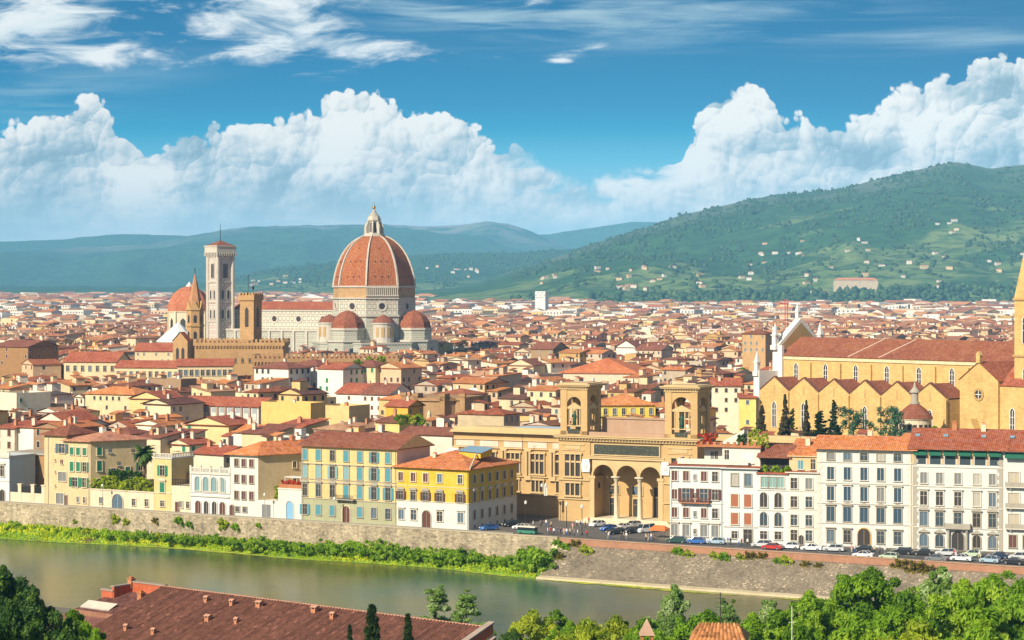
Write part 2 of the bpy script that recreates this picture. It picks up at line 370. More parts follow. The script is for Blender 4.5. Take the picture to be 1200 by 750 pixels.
def attrmat(name, rough=.88, nz=.3, scale=.5):
    if name in MATS: return MATS[name]
    m, t, b = newmat(name); a = t.new('ShaderNodeAttribute'); a.attribute_name = 'tint'
    oc = t.new('ShaderNodeTexCoord').outputs['Object']; n = t.noise(oc, scale, 5., .6); n2 = t.noise(oc, .07, 3., .6)
    hsv = t.new('ShaderNodeHueSaturation'); t.put(hsv.inputs['Color'], a.outputs['Color']); t.put(hsv.inputs['Value'], t.add(1., t.add(t.mul(t.sub(n, .5), nz * 2), t.mul(t.sub(n2, .5), nz))))
    t.put(b.inputs['Base Color'], hsv.outputs[0]); b.inputs['Roughness'].default_value = rough; b.inputs['Specular IOR Level'].default_value = .2
    MATS[name] = m; return m
def leafmat(name, c0, c1, c2, trans=.35, attr='tint'):
    """leaves: colour by a per-clump random value stored on the faces"""
    if name in MATS: return MATS[name]
    m, t, b = newmat(name); a = t.new('ShaderNodeAttribute'); a.attribute_name = attr
    s_ = t.new('ShaderNodeSeparateColor'); t.put(s_.inputs[0], a.outputs['Color'])
    oi = t.new('ShaderNodeObjectInfo'); rnd = t.mul(t.sub(oi.outputs['Random'], .5), .25)
    col = t.ramp(t.m('ADD', s_.outputs[0], rnd, clamp=True), [(0., (*c0, 1)), (.5, (*c1, 1)), (1., (*c2, 1))])
    t.put(b.inputs['Base Color'], col); b.inputs['Roughness'].default_value = .65; b.inputs['Specular IOR Level'].default_value = .3
    tr = t.new('ShaderNodeBsdfTranslucent'); t.put(tr.inputs[0], t.mix(1., col, (1.25, 1.3, .55, 1), 'MULTIPLY'))
    mx = t.new('ShaderNodeMixShader'); mx.inputs[0].default_value = trans; t.put(mx.inputs[1], b.outputs[0]); t.put(mx.inputs[2], tr.outputs[0])
    t.put(t.n['Material Output'].inputs[0], mx.outputs[0]); MATS[name] = m; return m

CREAM = plaster('cream plaster', (.56, .43, .24)); PALE = plaster('pale plaster', (.60, .51, .36)); WHITE = plaster('white plaster', (.60, .575, .50), var=.12)
YELLOW = plaster('yellow plaster', (.60, .39, .05)); LYELLOW = plaster('light yellow plaster', (.58, .44, .20)); OCHRE = plaster('ochre plaster', (.50, .30, .09))
PEACH = plaster('peach plaster', (.56, .36, .19)); GREYP = plaster('grey plaster', (.42, .40, .34)); BLUEW = plaster('cool white plaster', (.54, .58, .57), var=.12)
ORANGEP = plaster('orange plaster', (.58, .27, .05)); REDP = plaster('red plaster', (.42, .11, .05), var=.3); PINKW = plaster('pinkish white plaster', (.62, .50, .40))
SAND = plaster('sandstone', (.50, .33, .13), var=.22); SANDD = plaster('carved sandstone', (.42, .275, .115), var=.25); TRIM = plaster('pale stone trim', (.58, .50, .36), var=.15)
GREYTRIM = plaster('grey stone trim', (.34, .31, .25), var=.2); WTRIM = plaster('white stone trim', (.56, .52, .44), var=.15); BROWNST = stone('brown masonry', (.33, .20, .095))
T_RED = tiles('red brown tiles', (.30, .085, .040)); T_OR = tiles('orange tiles', (.50, .17, .055)); T_BR = tiles('brown tiles', (.22, .075, .042)); T_PK = tiles('faded tiles', (.42, .19, .11))
T_DK = tiles('dark tiles', (.15, .06, .042))
DARK = plain('dark window opening', (.035, .03, .028), .5); GLASSM = plain('window glass', (.05, .07, .085), .12, 0., .6)
SH_G = plain('green shutters', (.02, .17, .085)); SH_B = plain('blue green shutters', (.07, .25, .30)); SH_R = plain('dark brown shutters', (.10, .035, .03)); SH_O = plain('russet shutters', (.33, .11, .05))
SH_GR = plain('grey shutters', (.16, .17, .17)); SH_DB = plain('slate shutters', (.075, .12, .16)); WOODD = plain('brown wooden door', (.10, .032, .02)); IRON = plain('dark iron', (.03, .03, .03), .5, .3)
BRONZE = plain('green bronze', (.025, .085, .06), .5, .2); SKYLIGHT = plain('skylight glass', (.22, .34, .40), .15, 0., .6); COPPER = plain('pale metal sheet', (.45, .52, .53), .4)
GOLD = plain('gilded copper', (.8, .5, .08), .25, 1.)
CH_OR = plaster('brick chimney', (.40, .17, .08), var=.3); SHEETW = plain('white sheet metal', (.68, .66, .60), .5)
# ------------------------------------------------------------------ ground, river, quay
rs = np.random.RandomState(7); rnd = random.Random(11)
WZ = -7.0                                   # river level
def vnoise(x, y, seed=0):
    """smooth value noise, numpy"""
    x = np.asarray(x, float); y = np.asarray(y, float)
    xi = np.floor(x).astype(np.int64); yi = np.floor(y).astype(np.int64); fx = x - xi; fy = y - yi
    fx = fx * fx * (3 - 2 * fx); fy = fy * fy * (3 - 2 * fy)
    def h(a, b):
        n = (a * 374761393 + b * 668265263 + seed * 982451653) & 0x7fffffff
        n = ((n ^ (n >> 13)) * 1274126177) & 0x7fffffff
        return ((n ^ (n >> 16)) & 0xffff) / 65535.
    return (h(xi, yi) * (1 - fx) + h(xi + 1, yi) * fx) * (1 - fy) + (h(xi, yi + 1) * (1 - fx) + h(xi + 1, yi + 1) * fx) * fy
def fbm(x, y, o=5, seed=0):
    s = 0; a = .5; n = 0
    for i in range(o): s = s + a * vnoise(np.asarray(x) * 2 ** i, np.asarray(y) * 2 ** i, seed + i); n += a; a *= .5
    return s / n
def gz(x, y):
    """city ground level"""
    v = np.clip((np.asarray(y, float) - 1700) / 4200, 0, 1.6); return 26 * v
SPROF = [(-900, 50), (-440, 49), (-412, 44), (-395, 30), (-350, 16), (-300, 8.5), (-230, 2), (-180, -1), (-130, -3), (-103, -5), (-97, -7.6), (-90, -10.5), (-.5, -10.5), (-.3, 0)]
def south_z(s):
    return float(np.interp(s, [p[0] for p in SPROF], [p[1] for p in SPROF]))
srow = [p[0] for p in SPROF] + [12, 40, 120, 300, 700, 1300, 2000, 3000, 4500, 7000, 12000, 20000, 34000]
tcol = [-26000, -12000, -7000, -4000, -2500, -1500, -900, -600, -400, -300, -200, -100, 0, 100, 200, 300, 400, 600, 900, 1500, 2500, 4000, 7000, 12000, 26000]
mb = MB(); nt = len(tcol)
pts = []
for s_ in srow:
    for t_ in tcol:
        x, y, _ = Q(t_, s_); z = south_z(s_) if s_ < 0 else (0. if s_ < 700 else float(gz(x, max(y, 0))))
        pts.append((x, y, z))
mb.add(pts, [(r * nt + c, r * nt + c + 1, (r + 1) * nt + c + 1, (r + 1) * nt + c) for r in range(len(srow) - 1) for c in range(nt - 1)])
gm, t, b = newmat('earth and paving'); oc = t.new('ShaderNodeTexCoord').outputs['Object']
t.put(b.inputs['Base Color'], t.ramp(t.noise(oc, .02, 8., .65), [(.3, (.07, .075, .035, 1)), (.5, (.14, .12, .085, 1)), (.7, (.2, .17, .12, 1))])); b.inputs['Roughness'].default_value = .95
tag(mb.build('ground', gm), kind='structure')
# river
wm, t, b = newmat('river water'); oc = t.new('ShaderNodeTexCoord').outputs['Object']
big = t.noise(oc, .013, 5., .6, .5); fine = t.noise(t.vm('MULTIPLY', oc, (1., .6, 1.)), .9, 6., .65); mid = t.noise(oc, .12, 4., .6)
t.put(b.inputs['Base Color'], t.ramp(big, [(.34, (.035, .10, .085, 1)), (.5, (.09, .105, .035, 1)), (.66, (.15, .13, .03, 1))]))
b.inputs['Roughness'].default_value = .12; b.inputs['IOR'].default_value = 1.33; b.inputs['Specular IOR Level'].default_value = .32
bp = t.new('ShaderNodeBump'); bp.inputs['Strength'].default_value = 1.; bp.inputs['Distance'].default_value = .09
t.put(bp.inputs['Height'], t.add(t.mul(fine, .75), t.mul(mid, .9))); t.put(b.inputs['Normal'], bp.outputs[0])
mb = MB(); mb.quad(Q(-700, -96.9, WZ), Q(700, -96.9, WZ), Q(700, -.8, WZ), Q(-700, -.8, WZ))
tag(mb.build('river', wm), kind='structure')
# roads
asph = plain('asphalt', (.075, .072, .07), .9); pavm = stone('paving slabs', (.27, .25, .21), 1.2, .6, .3); white_paint = plain('road paint', (.7, .7, .66), .7)
TB = t_at(655)                               # where the long river wall turns into the bastion
def fs(t_):                                  # depth of the building line behind the river wall
    if t_ < t_at(612, 9): return 9.
    return float(np.interp(t_, [30, 118], [14.5, 29.5]))
mb = MB(); ten = [(-520, 9.)] + [(t_at(600, 9), 9.)]
mb.quad(Q(-520, .35, .02), Q(TB - 3, .35, .02), Q(TB - 3, 8.2, .02), Q(-520, 8.2, .02))
mb.quad(Q(TB - 3, 1.9, .02), Q(30, 1.9, .02), Q(30, 12.6, .02), Q(TB - 3, 8.2, .02)); mb.quad(Q(30, 1.9, .02), Q(240, 1.9, .02), Q(240, 48., .02), Q(30, 12.6, .02))
tag(mb.build('road', asph), kind='structure')
mb = MB()
mb.tf = Matrix.Identity(4)
for i in range(46):
    t0 = 4 + i * 4.6
    w_ = .35 + .08 * 0
    s0 = 5.6 + max(0, t0 - 30) * .115
    mb.quad(Q(t0, s0, .026), Q(t0 + 2.3, s0, .026), Q(t0 + 2.3, s0 + .16, .026), Q(t0, s0 + .16, .026))
tag(mb.build('lane_marking', white_paint), kind='structure')
mb = MB()
def slab(q, z): 
    mb.add([(x, y, 0) for x, y, _ in q] + [(x, y, z) for x, y, _ in q], [(4, 5, 6, 7), (0, 1, 5, 4), (1, 2, 6, 5), (2, 3, 7, 6), (3, 0, 4, 7)])
slab([Q(-520, 8.2), Q(t_at(603, 9), 8.2), Q(t_at(603, 9), 9.4), Q(-520, 9.4)], .14)
slab([Q(TB - 3, .1), Q(240, .1), Q(240, 1.9), Q(TB - 3, 1.9)], .14)
tag(mb.build('pavement', pavm), kind='structure')
# the piazza before the library
LP = (10.7, 513.0); LA = math.atan2(-16.5, 32.4)
def LW(x, y, z=0.): c, s_ = math.cos(LA), math.sin(LA); return (LP[0] + x * c - y * s_, LP[1] + x * s_ + y * c, z)
mb = MB(); p = [Q(t_at(603, 9), 8.3, .035), Q(30, 12.4, .035), LW(30, -2, .035), LW(-30, 9, .035), ]
mb.add(p, [(0, 1, 2, 3)]); tag(mb.build('piazza', plain('dark paving', (.11, .10, .09), .9)), kind='structure')

RUB = stone('river wall rubble', (.30, .25, .17), .9, .45, 1.2, .5, spots=.7)
RUBD = stone('bastion rubble', (.18, .148, .105), .6, .3, .9, .5, spots=.85); BRK = stone('parapet brick', (.33, .17, .105), .5, .18, .45); FOOT = plaster('pale footing', (.50, .42, .27), var=.3)
COP = plaster('coping stone', (.40, .34, .24), var=.25)
# river walls: things, each with its coping or parapet
w1 = thing('river_wall', 'long upright rubble stone river wall above the green bank, left of the bastion', 'wall', Q(-140, -.5), 0)
def strip(mb, t0, t1, prof, step=8., m=0, close=True):
    """profile of (s,z) swept along the quay, in world coordinates minus the thing's base"""
    n = max(1, int((t1 - t0) / step)); k = len(prof); o = Q(-140, -.5) if mb is None else mb.o
    pts = [tuple(np.array(Q(t0 + (t1 - t0) * i / n, s_, z)) - np.array(o)) for i in range(n + 1) for s_, z in prof]
    fsx = [(i * k + j, (i + 1) * k + j, (i + 1) * k + j + 1, i * k + j + 1) for i in range(n) for j in range(k - 1)]
    mb.add(pts, fsx, m)
    if close: mb.add(pts[:k], [tuple(range(k))], m); mb.add(pts[-k:], [tuple(range(k))[::-1]], m)
mb = MB(); mb.o = Q(-140, -.5); strip(mb, -620, TB, [(.3, 0), (.3, .82), (-.75, .82), (-1.35, -10.2)][::-1]); mb.build('wall', RUB, w1)
mb = MB(); mb.o = Q(-140, -.5); strip(mb, -620, TB, [(.38, .82), (.38, 1.04), (-.85, 1.04), (-.85, .82)][::-1]); mb.build('coping', COP, w1)
w2 = thing('bastion_wall', 'sloping dark rubble bastion wall topped by a red brick parapet', 'wall', Q(TB, -.5), 0)
mb = MB(); mb.o = Q(TB, -.5); strip(mb, TB, 330, [(.2, 0), (-.8, -.75), (-1.1, -.75), (-9.2, WZ + .2), (-9.2, -10)][::-1]); mb.build('wall', RUBD, w2)
mb = MB(); mb.o = Q(TB, -.5); strip(mb, TB + .4, 330, [(.25, 0), (.25, .8), (-.72, .8), (-.72, -.6)][::-1]); mb.build('parapet', BRK, w2)
mb = MB(); mb.o = Q(TB, -.5); strip(mb, TB + .4, 330, [(.3, .8), (.3, .95), (-.85, .95), (-.85, .8)][::-1]); mb.build('coping', plaster('brick coping', (.38, .25, .17), var=.3), w2)
mb = MB(); mb.o = Q(TB, -.5); strip(mb, TB, 330, [(-8.8, WZ + .55), (-10.6, WZ + .35), (-10.8, -10)][::-1]); mb.build('footing', FOOT, w2)
mb = MB(); mb.o = Q(TB, -.5)
o = np.array(Q(TB, -.5))
qc = [np.array(Q(TB - .9, s_, z)) - o for s_, z in ((-.6, .1), (-9.6, WZ - 2))] + [np.array(Q(TB + .5, s_, z)) - o for s_, z in ((-9.4, WZ - 2), (-1.35, -.6))]
qd = [np.array(Q(TB - .6, s_, z)) - o for s_, z in ((1.4, .1), (1.4, WZ - 2))]
mb.add([tuple(v) for v in qc + qd], [(0, 1, 2, 3), (4, 5, 1, 0)]); mb.build('corner_quoin', FOOT, w2)

# grassy bank below the long wall
gb = MB(); ts_ = np.linspace(-330, TB, 170); prof = []
gm2, t, b = newmat('bank grass'); oc = t.new('ShaderNodeTexCoord').outputs['Object']
t.put(b.inputs['Base Color'], t.ramp(t.add(t.mul(t.noise(oc, .35, 6., .65), .6), t.mul(t.noise(oc, .07, 4., .6), .4)), [(.36, (.10, .075, .03, 1)), (.45, (.09, .18, .012, 1)), (.6, (.20, .33, .016, 1)), (.74, (.36, .38, .03, 1))])); b.inputs['Roughness'].default_value = .95
def edge_s(t_): return -6.8 - 2.2 * math.sin(t_ / 31. + 1) - 1.4 * math.sin(t_ / 11.3) - max(0, -t_ - 90) * .04
pts = []
for t_ in ts_:
    e = edge_s(t_)
    for f, z in ((-1.1, -4.4), (e * .35, -5.2), (e * .7, -6.3), (e, WZ + .03), (e - 1.2, -8)):
        pts.append(tuple(Q(t_, f, z + .35 * (rs.rand() - .5) * (z > -6.9))))
gb.add(pts, [(i * 5 + j, (i + 1) * 5 + j, (i + 1) * 5 + j + 1, i * 5 + j + 1)[::-1] for i in range(len(ts_) - 1) for j in range(4)])
tag(gb.build('bank', gm2, smooth=True), kind='structure')
# yellow-green scum and weeds lying on the water's edge
am, t, b = newmat('floating weed'); oc = t.new('ShaderNodeTexCoord').outputs['Object']
t.put(b.inputs['Base Color'], t.ramp(t.noise(oc, .5, 6., .65), [(.38, (.20, .25, .01, 1)), (.6, (.46, .48, .02, 1))])); b.inputs['Roughness'].default_value = .9
mb = MB(); tt = np.linspace(-330, TB - 8, 260)
for i in range(len(tt) - 1):
    q = []
    for t_ in (tt[i], tt[i + 1]):
        e = edge_s(t_); w_ = max(.15, 2.3 * float(fbm(t_ / 9., .3, 4, 3)) + 1.2 * math.sin(t_ / 17.) - .1)
        q.append((e + .5, e - w_))
    mb.quad(Q(tt[i], q[0][1], WZ + .05), Q(tt[i + 1], q[1][1], WZ + .05), Q(tt[i + 1], q[1][0], WZ + .05), Q(tt[i], q[0][0], WZ + .05))
for t0, t1, s0, wd in ((12, 46, -11.6, 1.), (30, 62, -12.9, .7), (66, 82, -12.5, .8)):
    n = 24
    for i in range(n):
        a, b_ = t0 + (t1 - t0) * i / n, t0 + (t1 - t0) * (i + 1) / n
        f = lambda t_: wd * math.sin(math.pi * (t_ - t0) / (t1 - t0)) * (.5 + 1.1 * float(vnoise(t_ / 2.2, 1., 5)))
        mb.quad(Q(a, s0 - f(a), WZ + .05), Q(b_, s0 - f(b_), WZ + .05), Q(b_, s0 + f(b_), WZ + .05), Q(a, s0 + f(a), WZ + .05))
tag(mb.build('floating_weed', am), 'yellow green weed floating along the river edge', 'weed', kind='stuff')

# ------------------------------------------------------------------ hills
hm, t, b = newmat('hill woods and fields'); oc = t.new('ShaderNodeTexCoord').outputs['Object']
at_ = t.new('ShaderNodeAttribute'); at_.attribute_name = 'tint'; sc_ = t.new('ShaderNodeSeparateColor'); t.put(sc_.inputs[0], at_.outputs['Color'])
hn = t.noise(oc, .0022, 7., .6, .6); hf = t.noise(oc, .02, 5., .65); hp = t.new('ShaderNodeTexVoronoi'); t.put(hp.inputs['Vector'], oc); hp.inputs['Scale'].default_value = .007
fieldf = t.mr(t.add(hn, t.mul(t.sub(sc_.outputs[0], .5), .55)), .50, .56)
fieldc = t.ramp(t.m('FRACT', t.mul(hp.outputs['Distance'], 2.3)), [(0., (.09, .155, .04, 1)), (.5, (.165, .215, .07, 1)), (1., (.065, .125, .034, 1))])
fieldc = t.mix(t.mr(hf, .5, .62), fieldc, (.04, .075, .025, 1))
forest = t.ramp(hf, [(.3, (.016, .042, .016, 1)), (.7, (.050, .125, .030, 1))])
hc = t.mix(fieldf, forest, fieldc); hc = t.mix(t.mul(sc_.outputs[1], t.mr(hn, .42, .55)), hc, (.30, .26, .22, 1))
t.put(b.inputs['Base Color'], hc); b.inputs['Roughness'].default_value = .95; b.inputs['Specular IOR Level'].default_value = .1
bp = t.new('ShaderNodeBump'); bp.inputs['Strength'].default_value = .8; bp.inputs['Distance'].default_value = 14.; t.put(bp.inputs['Height'], t.add(hf, hn)); t.put(b.inputs['Normal'], bp.outputs[0])
class Hill:
    def __init__(s, name, ridge, Yf, Yr, zf, amp, sc, field, seed, shape=1.15, rock=0.):
        s.rx = [p[0] for p in ridge]; s.ry = [p[1] for p in ridge]; s.__dict__.update(Yf=Yf, Yr=Yr, zf=zf, amp=amp, sc=sc, seed=seed, shape=shape, field=field, rock=rock, name=name)
    def foot(s, px): return s.Yf + 0 * px
    def z(s, px, Y):
        px = np.asarray(px, float); Y = np.asarray(Y, float)
        v = np.clip((Y - s.Yf) / (s.Yr - s.Yf), 0, 1.3); py = np.interp(px, s.rx, s.ry)
        X = (px - 600) / F * Y
        zr = CAMZ + (HZ - py) / F * s.Yr; zr = zr + (fbm(px / 38., 0 * px + 2.5, 4, s.seed) - .5) * s.amp * .28
        base = s.zf + (zr - s.zf) * np.minimum(v, 1) ** s.shape
        rid = 1 - np.abs(2 * fbm(X / s.sc, Y / s.sc * .6, 5, s.seed + 9) - 1) * 2.2
        base = base + (rid - .4) * s.amp * np.clip(v * (1 - np.minimum(v, 1)) * 4, 0, 1) * np.clip((zr - s.zf) / 250., .1, 1.)
        return np.where(v > 1, base - (v - 1) * s.Yr * .12, base)
    def build(s, p0, p1, step):
        pxs = np.arange(p0, p1 + .1, step); vs = np.concatenate([np.linspace(0, 1, 46), [1.06, 1.25]])
        PX, VV = np.meshgrid(pxs, vs); Y = s.Yf + (s.Yr - s.Yf) * VV; Z = s.z(PX, Y); Z = np.where(VV <= 0, s.zf - 6, Z)
        X = (PX - 600) / F * Y; nc = len(pxs); nr = len(vs)
        mb = MB(); fl = np.clip(s.field - np.clip(VV, 0, 1) * .75, 0, 1) ; rk = np.clip((VV - .7) * 3, 0, 1) * s.rock
        mb.add([tuple(p) for p in np.stack([X.ravel(), Y.ravel(), Z.ravel()], 1)], [])
        for r in range(nr - 1):
            for c in range(nc - 1):
                mb.f.append((r * nc + c, r * nc + c + 1, (r + 1) * nc + c + 1, (r + 1) * nc + c)); mb.m.append(0); mb.c.append((fl[r, c], rk[r, c], 0))
        o = mb.build('hills', hm, smooth=True, colattr=True); tag(o, kind='structure'); return s
H_R = Hill('r', [(470, 341), (560, 330), (640, 306), (700, 286), (760, 266), (800, 252), (850, 240), (900, 230), (950, 225), (1000, 218), (1040, 208), (1075, 198), (1100, 193), (1120, 190), (1160, 197), (1200, 193), (1260, 185), (1500, 190)], 4700, 7600, 24, 60, 620., .74, 3, 1.0, .35).build(470, 1400, 4.5)
H_M = Hill('m', [(-200, 334), (200, 336), (270, 326), (330, 313), (380, 308), (470, 300), (520, 297), (600, 296), (680, 292), (740, 288), (900, 285)], 7000, 9800, 30, 45, 700., .75, 21, .9).build(-200, 900, 6)
H_L = Hill('l', [(-300, 299), (0, 298), (100, 292), (180, 285), (250, 272), (300, 266), (380, 264), (440, 262), (500, 265), (560, 261), (592, 260), (620, 269), (660, 290), (700, 304), (760, 318), (900, 330)], 11200, 15500, 32, 150, 1400., .30, 40, .85, .9).build(-300, 900, 6)
H_F = Hill('f', [(-300, 286), (0, 283), (60, 281), (130, 275), (200, 276), (260, 279), (400, 285), (560, 290), (620, 277), (700, 266), (740, 260), (780, 261), (840, 270), (1000, 300), (1100, 320)], 14800, 16500, 30, 80, 1700., .4, 60, .9).build(-300, 1100, 8)

# ------------------------------------------------------------------ haze
mb = MB(); mb.box(-9500, 9500, -1050, 20500, -14., 650.)
hzm = bpy.data.materials.new('haze'); hzm.use_nodes = True; t = NT(hzm.node_tree); t.n.clear()
pv = t.new('ShaderNodeVolumePrincipled'); pv.inputs['Color'].default_value = (.24, .62, 1.0, 1); pv.inputs['Anisotropy'].default_value = -.30; pv.inputs['Density'].default_value = 5.4e-5
out = t.new('ShaderNodeOutputMaterial'); t.put(out.inputs['Volume'], pv.outputs[0])
tag(mb.build('haze', hzm), kind='stuff')
# ------------------------------------------------------------------ windows, roofs, palazzi
PALW = plaster('palace plaster', (.53, .55, .52), var=.14); EXCL = []; WCACHE = {}; wr = random.Random(41); CURT = plain('pale curtain', (.36, .34, .29), .6)
def win_meshes(w, h, style, trim, pane):
    """frame mesh and pane mesh of a window centred on x, standing on z=0, facing -y"""
    key = (round(w, 2), round(h, 2), style, trim.name, pane.name)
    if key in WCACHE: return WCACHE[key]
    f = MB(); p = MB(); a = min(.2, w * .17); pr = .2
    arch = style in ('arch', 'archped')
    if arch:
        n = 8; hh = h - w / 2
        oi = [(-w / 2, 0), (w / 2, 0)] + [(w / 2 * math.cos(math.pi * i / n), hh + w / 2 * math.sin(math.pi * i / n)) for i in range(n + 1)]
        p.add([(x, -.03, z) for x, z in oi], [tuple(range(len(oi)))], 0)
        for i in range(n):
            a0, a1 = math.pi * i / n, math.pi * (i + 1) / n; r0, r1 = w / 2, w / 2 + a
            f.plate([(r0 * math.cos(a0), hh + r0 * math.sin(a0)), (r1 * math.cos(a0), hh + r1 * math.sin(a0)), (r1 * math.cos(a1), hh + r1 * math.sin(a1)), (r0 * math.cos(a1), hh + r0 * math.sin(a1))], -pr, 0)
        f.box(-w / 2 - a, -w / 2, -pr, 0, 0, hh); f.box(w / 2, w / 2 + a, -pr, 0, 0, hh)
        f.box(-.03, .03, -.07, -.035, 0, h - .05)
    else:
        p.quad((-w / 2, -.03, 0), (w / 2, -.03, 0), (w / 2, -.03, h), (-w / 2, -.03, h))
        if style != 'bare':
            f.box(-w / 2 - a, -w / 2, -pr, 0, 0, h); f.box(w / 2, w / 2 + a, -pr, 0, 0, h); f.box(-w / 2 - a, w / 2 + a, -pr, 0, h, h + a)
        f.box(-.035, .035, -.07, -.035, 0, h)
        if pane is GLASSM or pane is DARK: f.box(-w / 2, w / 2, -.068, -.036, h * .66, h * .66 + .06)
    if style != 'door': f.box(-w / 2 - a * 1.3, w / 2 + a * 1.3, -pr - .12, 0, -.16, 0)
    W2 = w / 2 + a
    if style in ('hood', 'ped', 'seg', 'archped'):
        z0 = h + a + .18 if not arch else h + a + .05
        f.box(-W2 - .18, W2 + .18, -.5, 0, z0, z0 + .16)
        f.box(-W2 - .02, W2 + .02, -.1, 0, z0 - .2, z0)
        if style in ('ped', 'archped'): f.plate([(-W2 - .2, z0 + .16), (W2 + .2, z0 + .16), (0, z0 + .16 + (W2 + .2) * .48)], -.45, 0)
        if style == 'seg':
            n = 6; f.plate([(-(W2 + .2) * math.cos(math.pi * i / n), z0 + .16 + .45 * math.sin(math.pi * i / n)) for i in range(n + 1)][::-1], -.45, 0)
    if style in ('open', 'openhood'):
        pass
    WCACHE[key] = (f.mesh('window', trim), p.mesh('pane', pane)); return WCACHE[key]
SCACHE = {}
def shutter_mesh(w, h, mat):
    key = (round(w, 2), round(h, 2), mat.name)
    if key not in SCACHE:
        s_ = MB(); s_.box(-w / 2, w / 2, -.06, 0, 0, h)
        for i in range(int(h / .28)): s_.box(-w / 2 + .06, w / 2 - .06, -.085, -.06, .1 + i * .28, .1 + i * .28 + .12)
        SCACHE[key] = s_.mesh('shutter', mat)
    return SCACHE[key]
def add_window(root, x, z, w, h, style='plain', trim=None, pane=None, face='f', L=0, D=0, shut=None, shutter=None, name='window'):
    """face f: front (y=0), r: right end (x=L), l: left end (x=0).  shut: 'closed' | 'open' | 'half'"""
    if name == 'window' and pane in (DARK, GLASSM, SH_DB, None) and not shut:
        q = wr.random(); pane = DARK if q < .5 else GLASSM if q < .72 else SH_DB if q < .9 else CURT if q < .95 else SH_GR
    if shut == 'closed' and wr.random() < .2: shut = 'open'; pane = DARK
    fm, pm = win_meshes(w, h, style, trim or WTRIM, pane or DARK)
    if face == 'f': loc, rz = (x, 0, z), 0.
    elif face == 'r': loc, rz = (L, x, z), math.pi / 2
    elif face == 'l': loc, rz = (0, D - x, z), -math.pi / 2
    else: loc, rz = face(x, z)
    o = link(name, fm, root, loc, rz); q = link('pane', pm, o)
    if shut and shutter:
        if shut == 'closed':
            sm = shutter_mesh(w / 2 - .02, h, shutter)
            link('shutter', sm, o, (-w / 4, -.05, 0)); link('shutter', sm, o, (w / 4, -.05, 0))
        else:
            sm = shutter_mesh(w / 2 - .02, h, shutter); dx = w / 2 + w / 4 + .06
            link('shutter', sm, o, (-dx, -.14, 0)); link('shutter', sm, o, (dx, -.14, 0))
    return o
def roof_mb(L, D, ze, h, typ='hip', e=.6, ridge='x', th=.22):
    """solid roof; material 0 tiles, 1 gable wall"""
    mb = MB(); x0, x1, y0, y1 = -e, L + e, -e, D + e
    if typ == 'flat':
        return mb
    zt = ze + th
    A, B_, C_, D_ = (x0, y0, zt), (x1, y0, zt), (x1, y1, zt), (x0, y1, zt)
    lo = [(x0, y0, ze), (x1, y0, ze), (x1, y1, ze), (x0, y1, ze)]
    if typ == 'shed':      # slopes up to the back
        C_, D_ = (x1, y1, zt + h), (x0, y1, zt + h); lo = [(x0, y0, ze), (x1, y0, ze), (x1, y1, ze + h), (x0, y1, ze + h)]
        if ridge == 'r': A, B_, C_, D_ = (x0, y0, zt), (x1, y0, zt + h), (x1, y1, zt + h), (x0, y1, zt); lo = [(p[0], p[1], p[2] - th) for p in (A, B_, C_, D_)]
        if ridge == 'l': A, B_, C_, D_ = (x0, y0, zt + h), (x1, y0, zt), (x1, y1, zt), (x0, y1, zt + h); lo = [(p[0], p[1], p[2] - th) for p in (A, B_, C_, D_)]
        mb.add([A, B_, C_, D_], [(0, 1, 2, 3)]); mb.add(lo, [(3, 2, 1, 0)], 1)
        mb.add(lo + [A, B_, C_, D_], [(0, 1, 5, 4), (1, 2, 6, 5), (2, 3, 7, 6), (3, 0, 4, 7)], 1)
        mb.add([(0, 0, ze - .01), (L, 0, ze - .01), (L, D, ze - .01), (0, D, ze - .01)] + [(p[0] if 0 < p[0] < L else (0 if p[0] <= 0 else L), 0 if p[1] <= 0 else D, p[2] - .02) for p in lo],
               [(0, 1, 5, 4), (1, 2, 6, 5), (2, 3, 7, 6), (3, 0, 4, 7)], 1)
        return mb
    if ridge == 'x':
        k = 0 if typ == 'gable' else min((y1 - y0) / 2, (x1 - x0) / 2 - .3)
        r0, r1 = (x0 + k, (y0 + y1) / 2, zt + h), (x1 - k, (y0 + y1) / 2, zt + h)
        mb.add([A, B_, r1, r0], [(0, 1, 2, 3)]); mb.add([C_, D_, r0, r1], [(0, 1, 2, 3)])
        g_ = 0 if typ == 'hip' else 1
        if g_ == 0: mb.add([D_, A, r0], [(0, 1, 2)]); mb.add([B_, C_, r1], [(0, 1, 2)])
        else:
            for xx in (0., L):
                q = [(xx, 0, ze), (xx, D, ze), (xx, D / 2, zt + h - .1)]; mb.add(q, [(0, 1, 2) if xx > 0 else (2, 1, 0)], 1)
            mb.add([D_, A, r0], [(0, 1, 2)], 2); mb.add([B_, C_, r1], [(0, 1, 2)], 2)
    else:
        k = 0 if typ == 'gable' else min((x1 - x0) / 2, (y1 - y0) / 2 - .3)
        r0, r1 = ((x0 + x1) / 2, y0 + k, zt + h), ((x0 + x1) / 2, y1 - k, zt + h)
        mb.add([D_, A, r0, r1], [(0, 1, 2, 3)]); mb.add([B_, C_, r1, r0], [(0, 1, 2, 3)])
        g_ = 0 if typ == 'hip' else 1
        mb.add([A, B_, r0], [(0, 1, 2)], 2 * g_); mb.add([C_, D_, r1], [(0, 1, 2)], 2 * g_)
    mb.add(lo, [(3, 2, 1, 0)], 1)
    mb.add(lo + [A, B_, C_, D_], [(0, 1, 5, 4), (1, 2, 6, 5), (2, 3, 7, 6), (3, 0, 4, 7)], 0)
    return mb
def fix_gables(mb, typ, ridge, L, D, e):
    return mb
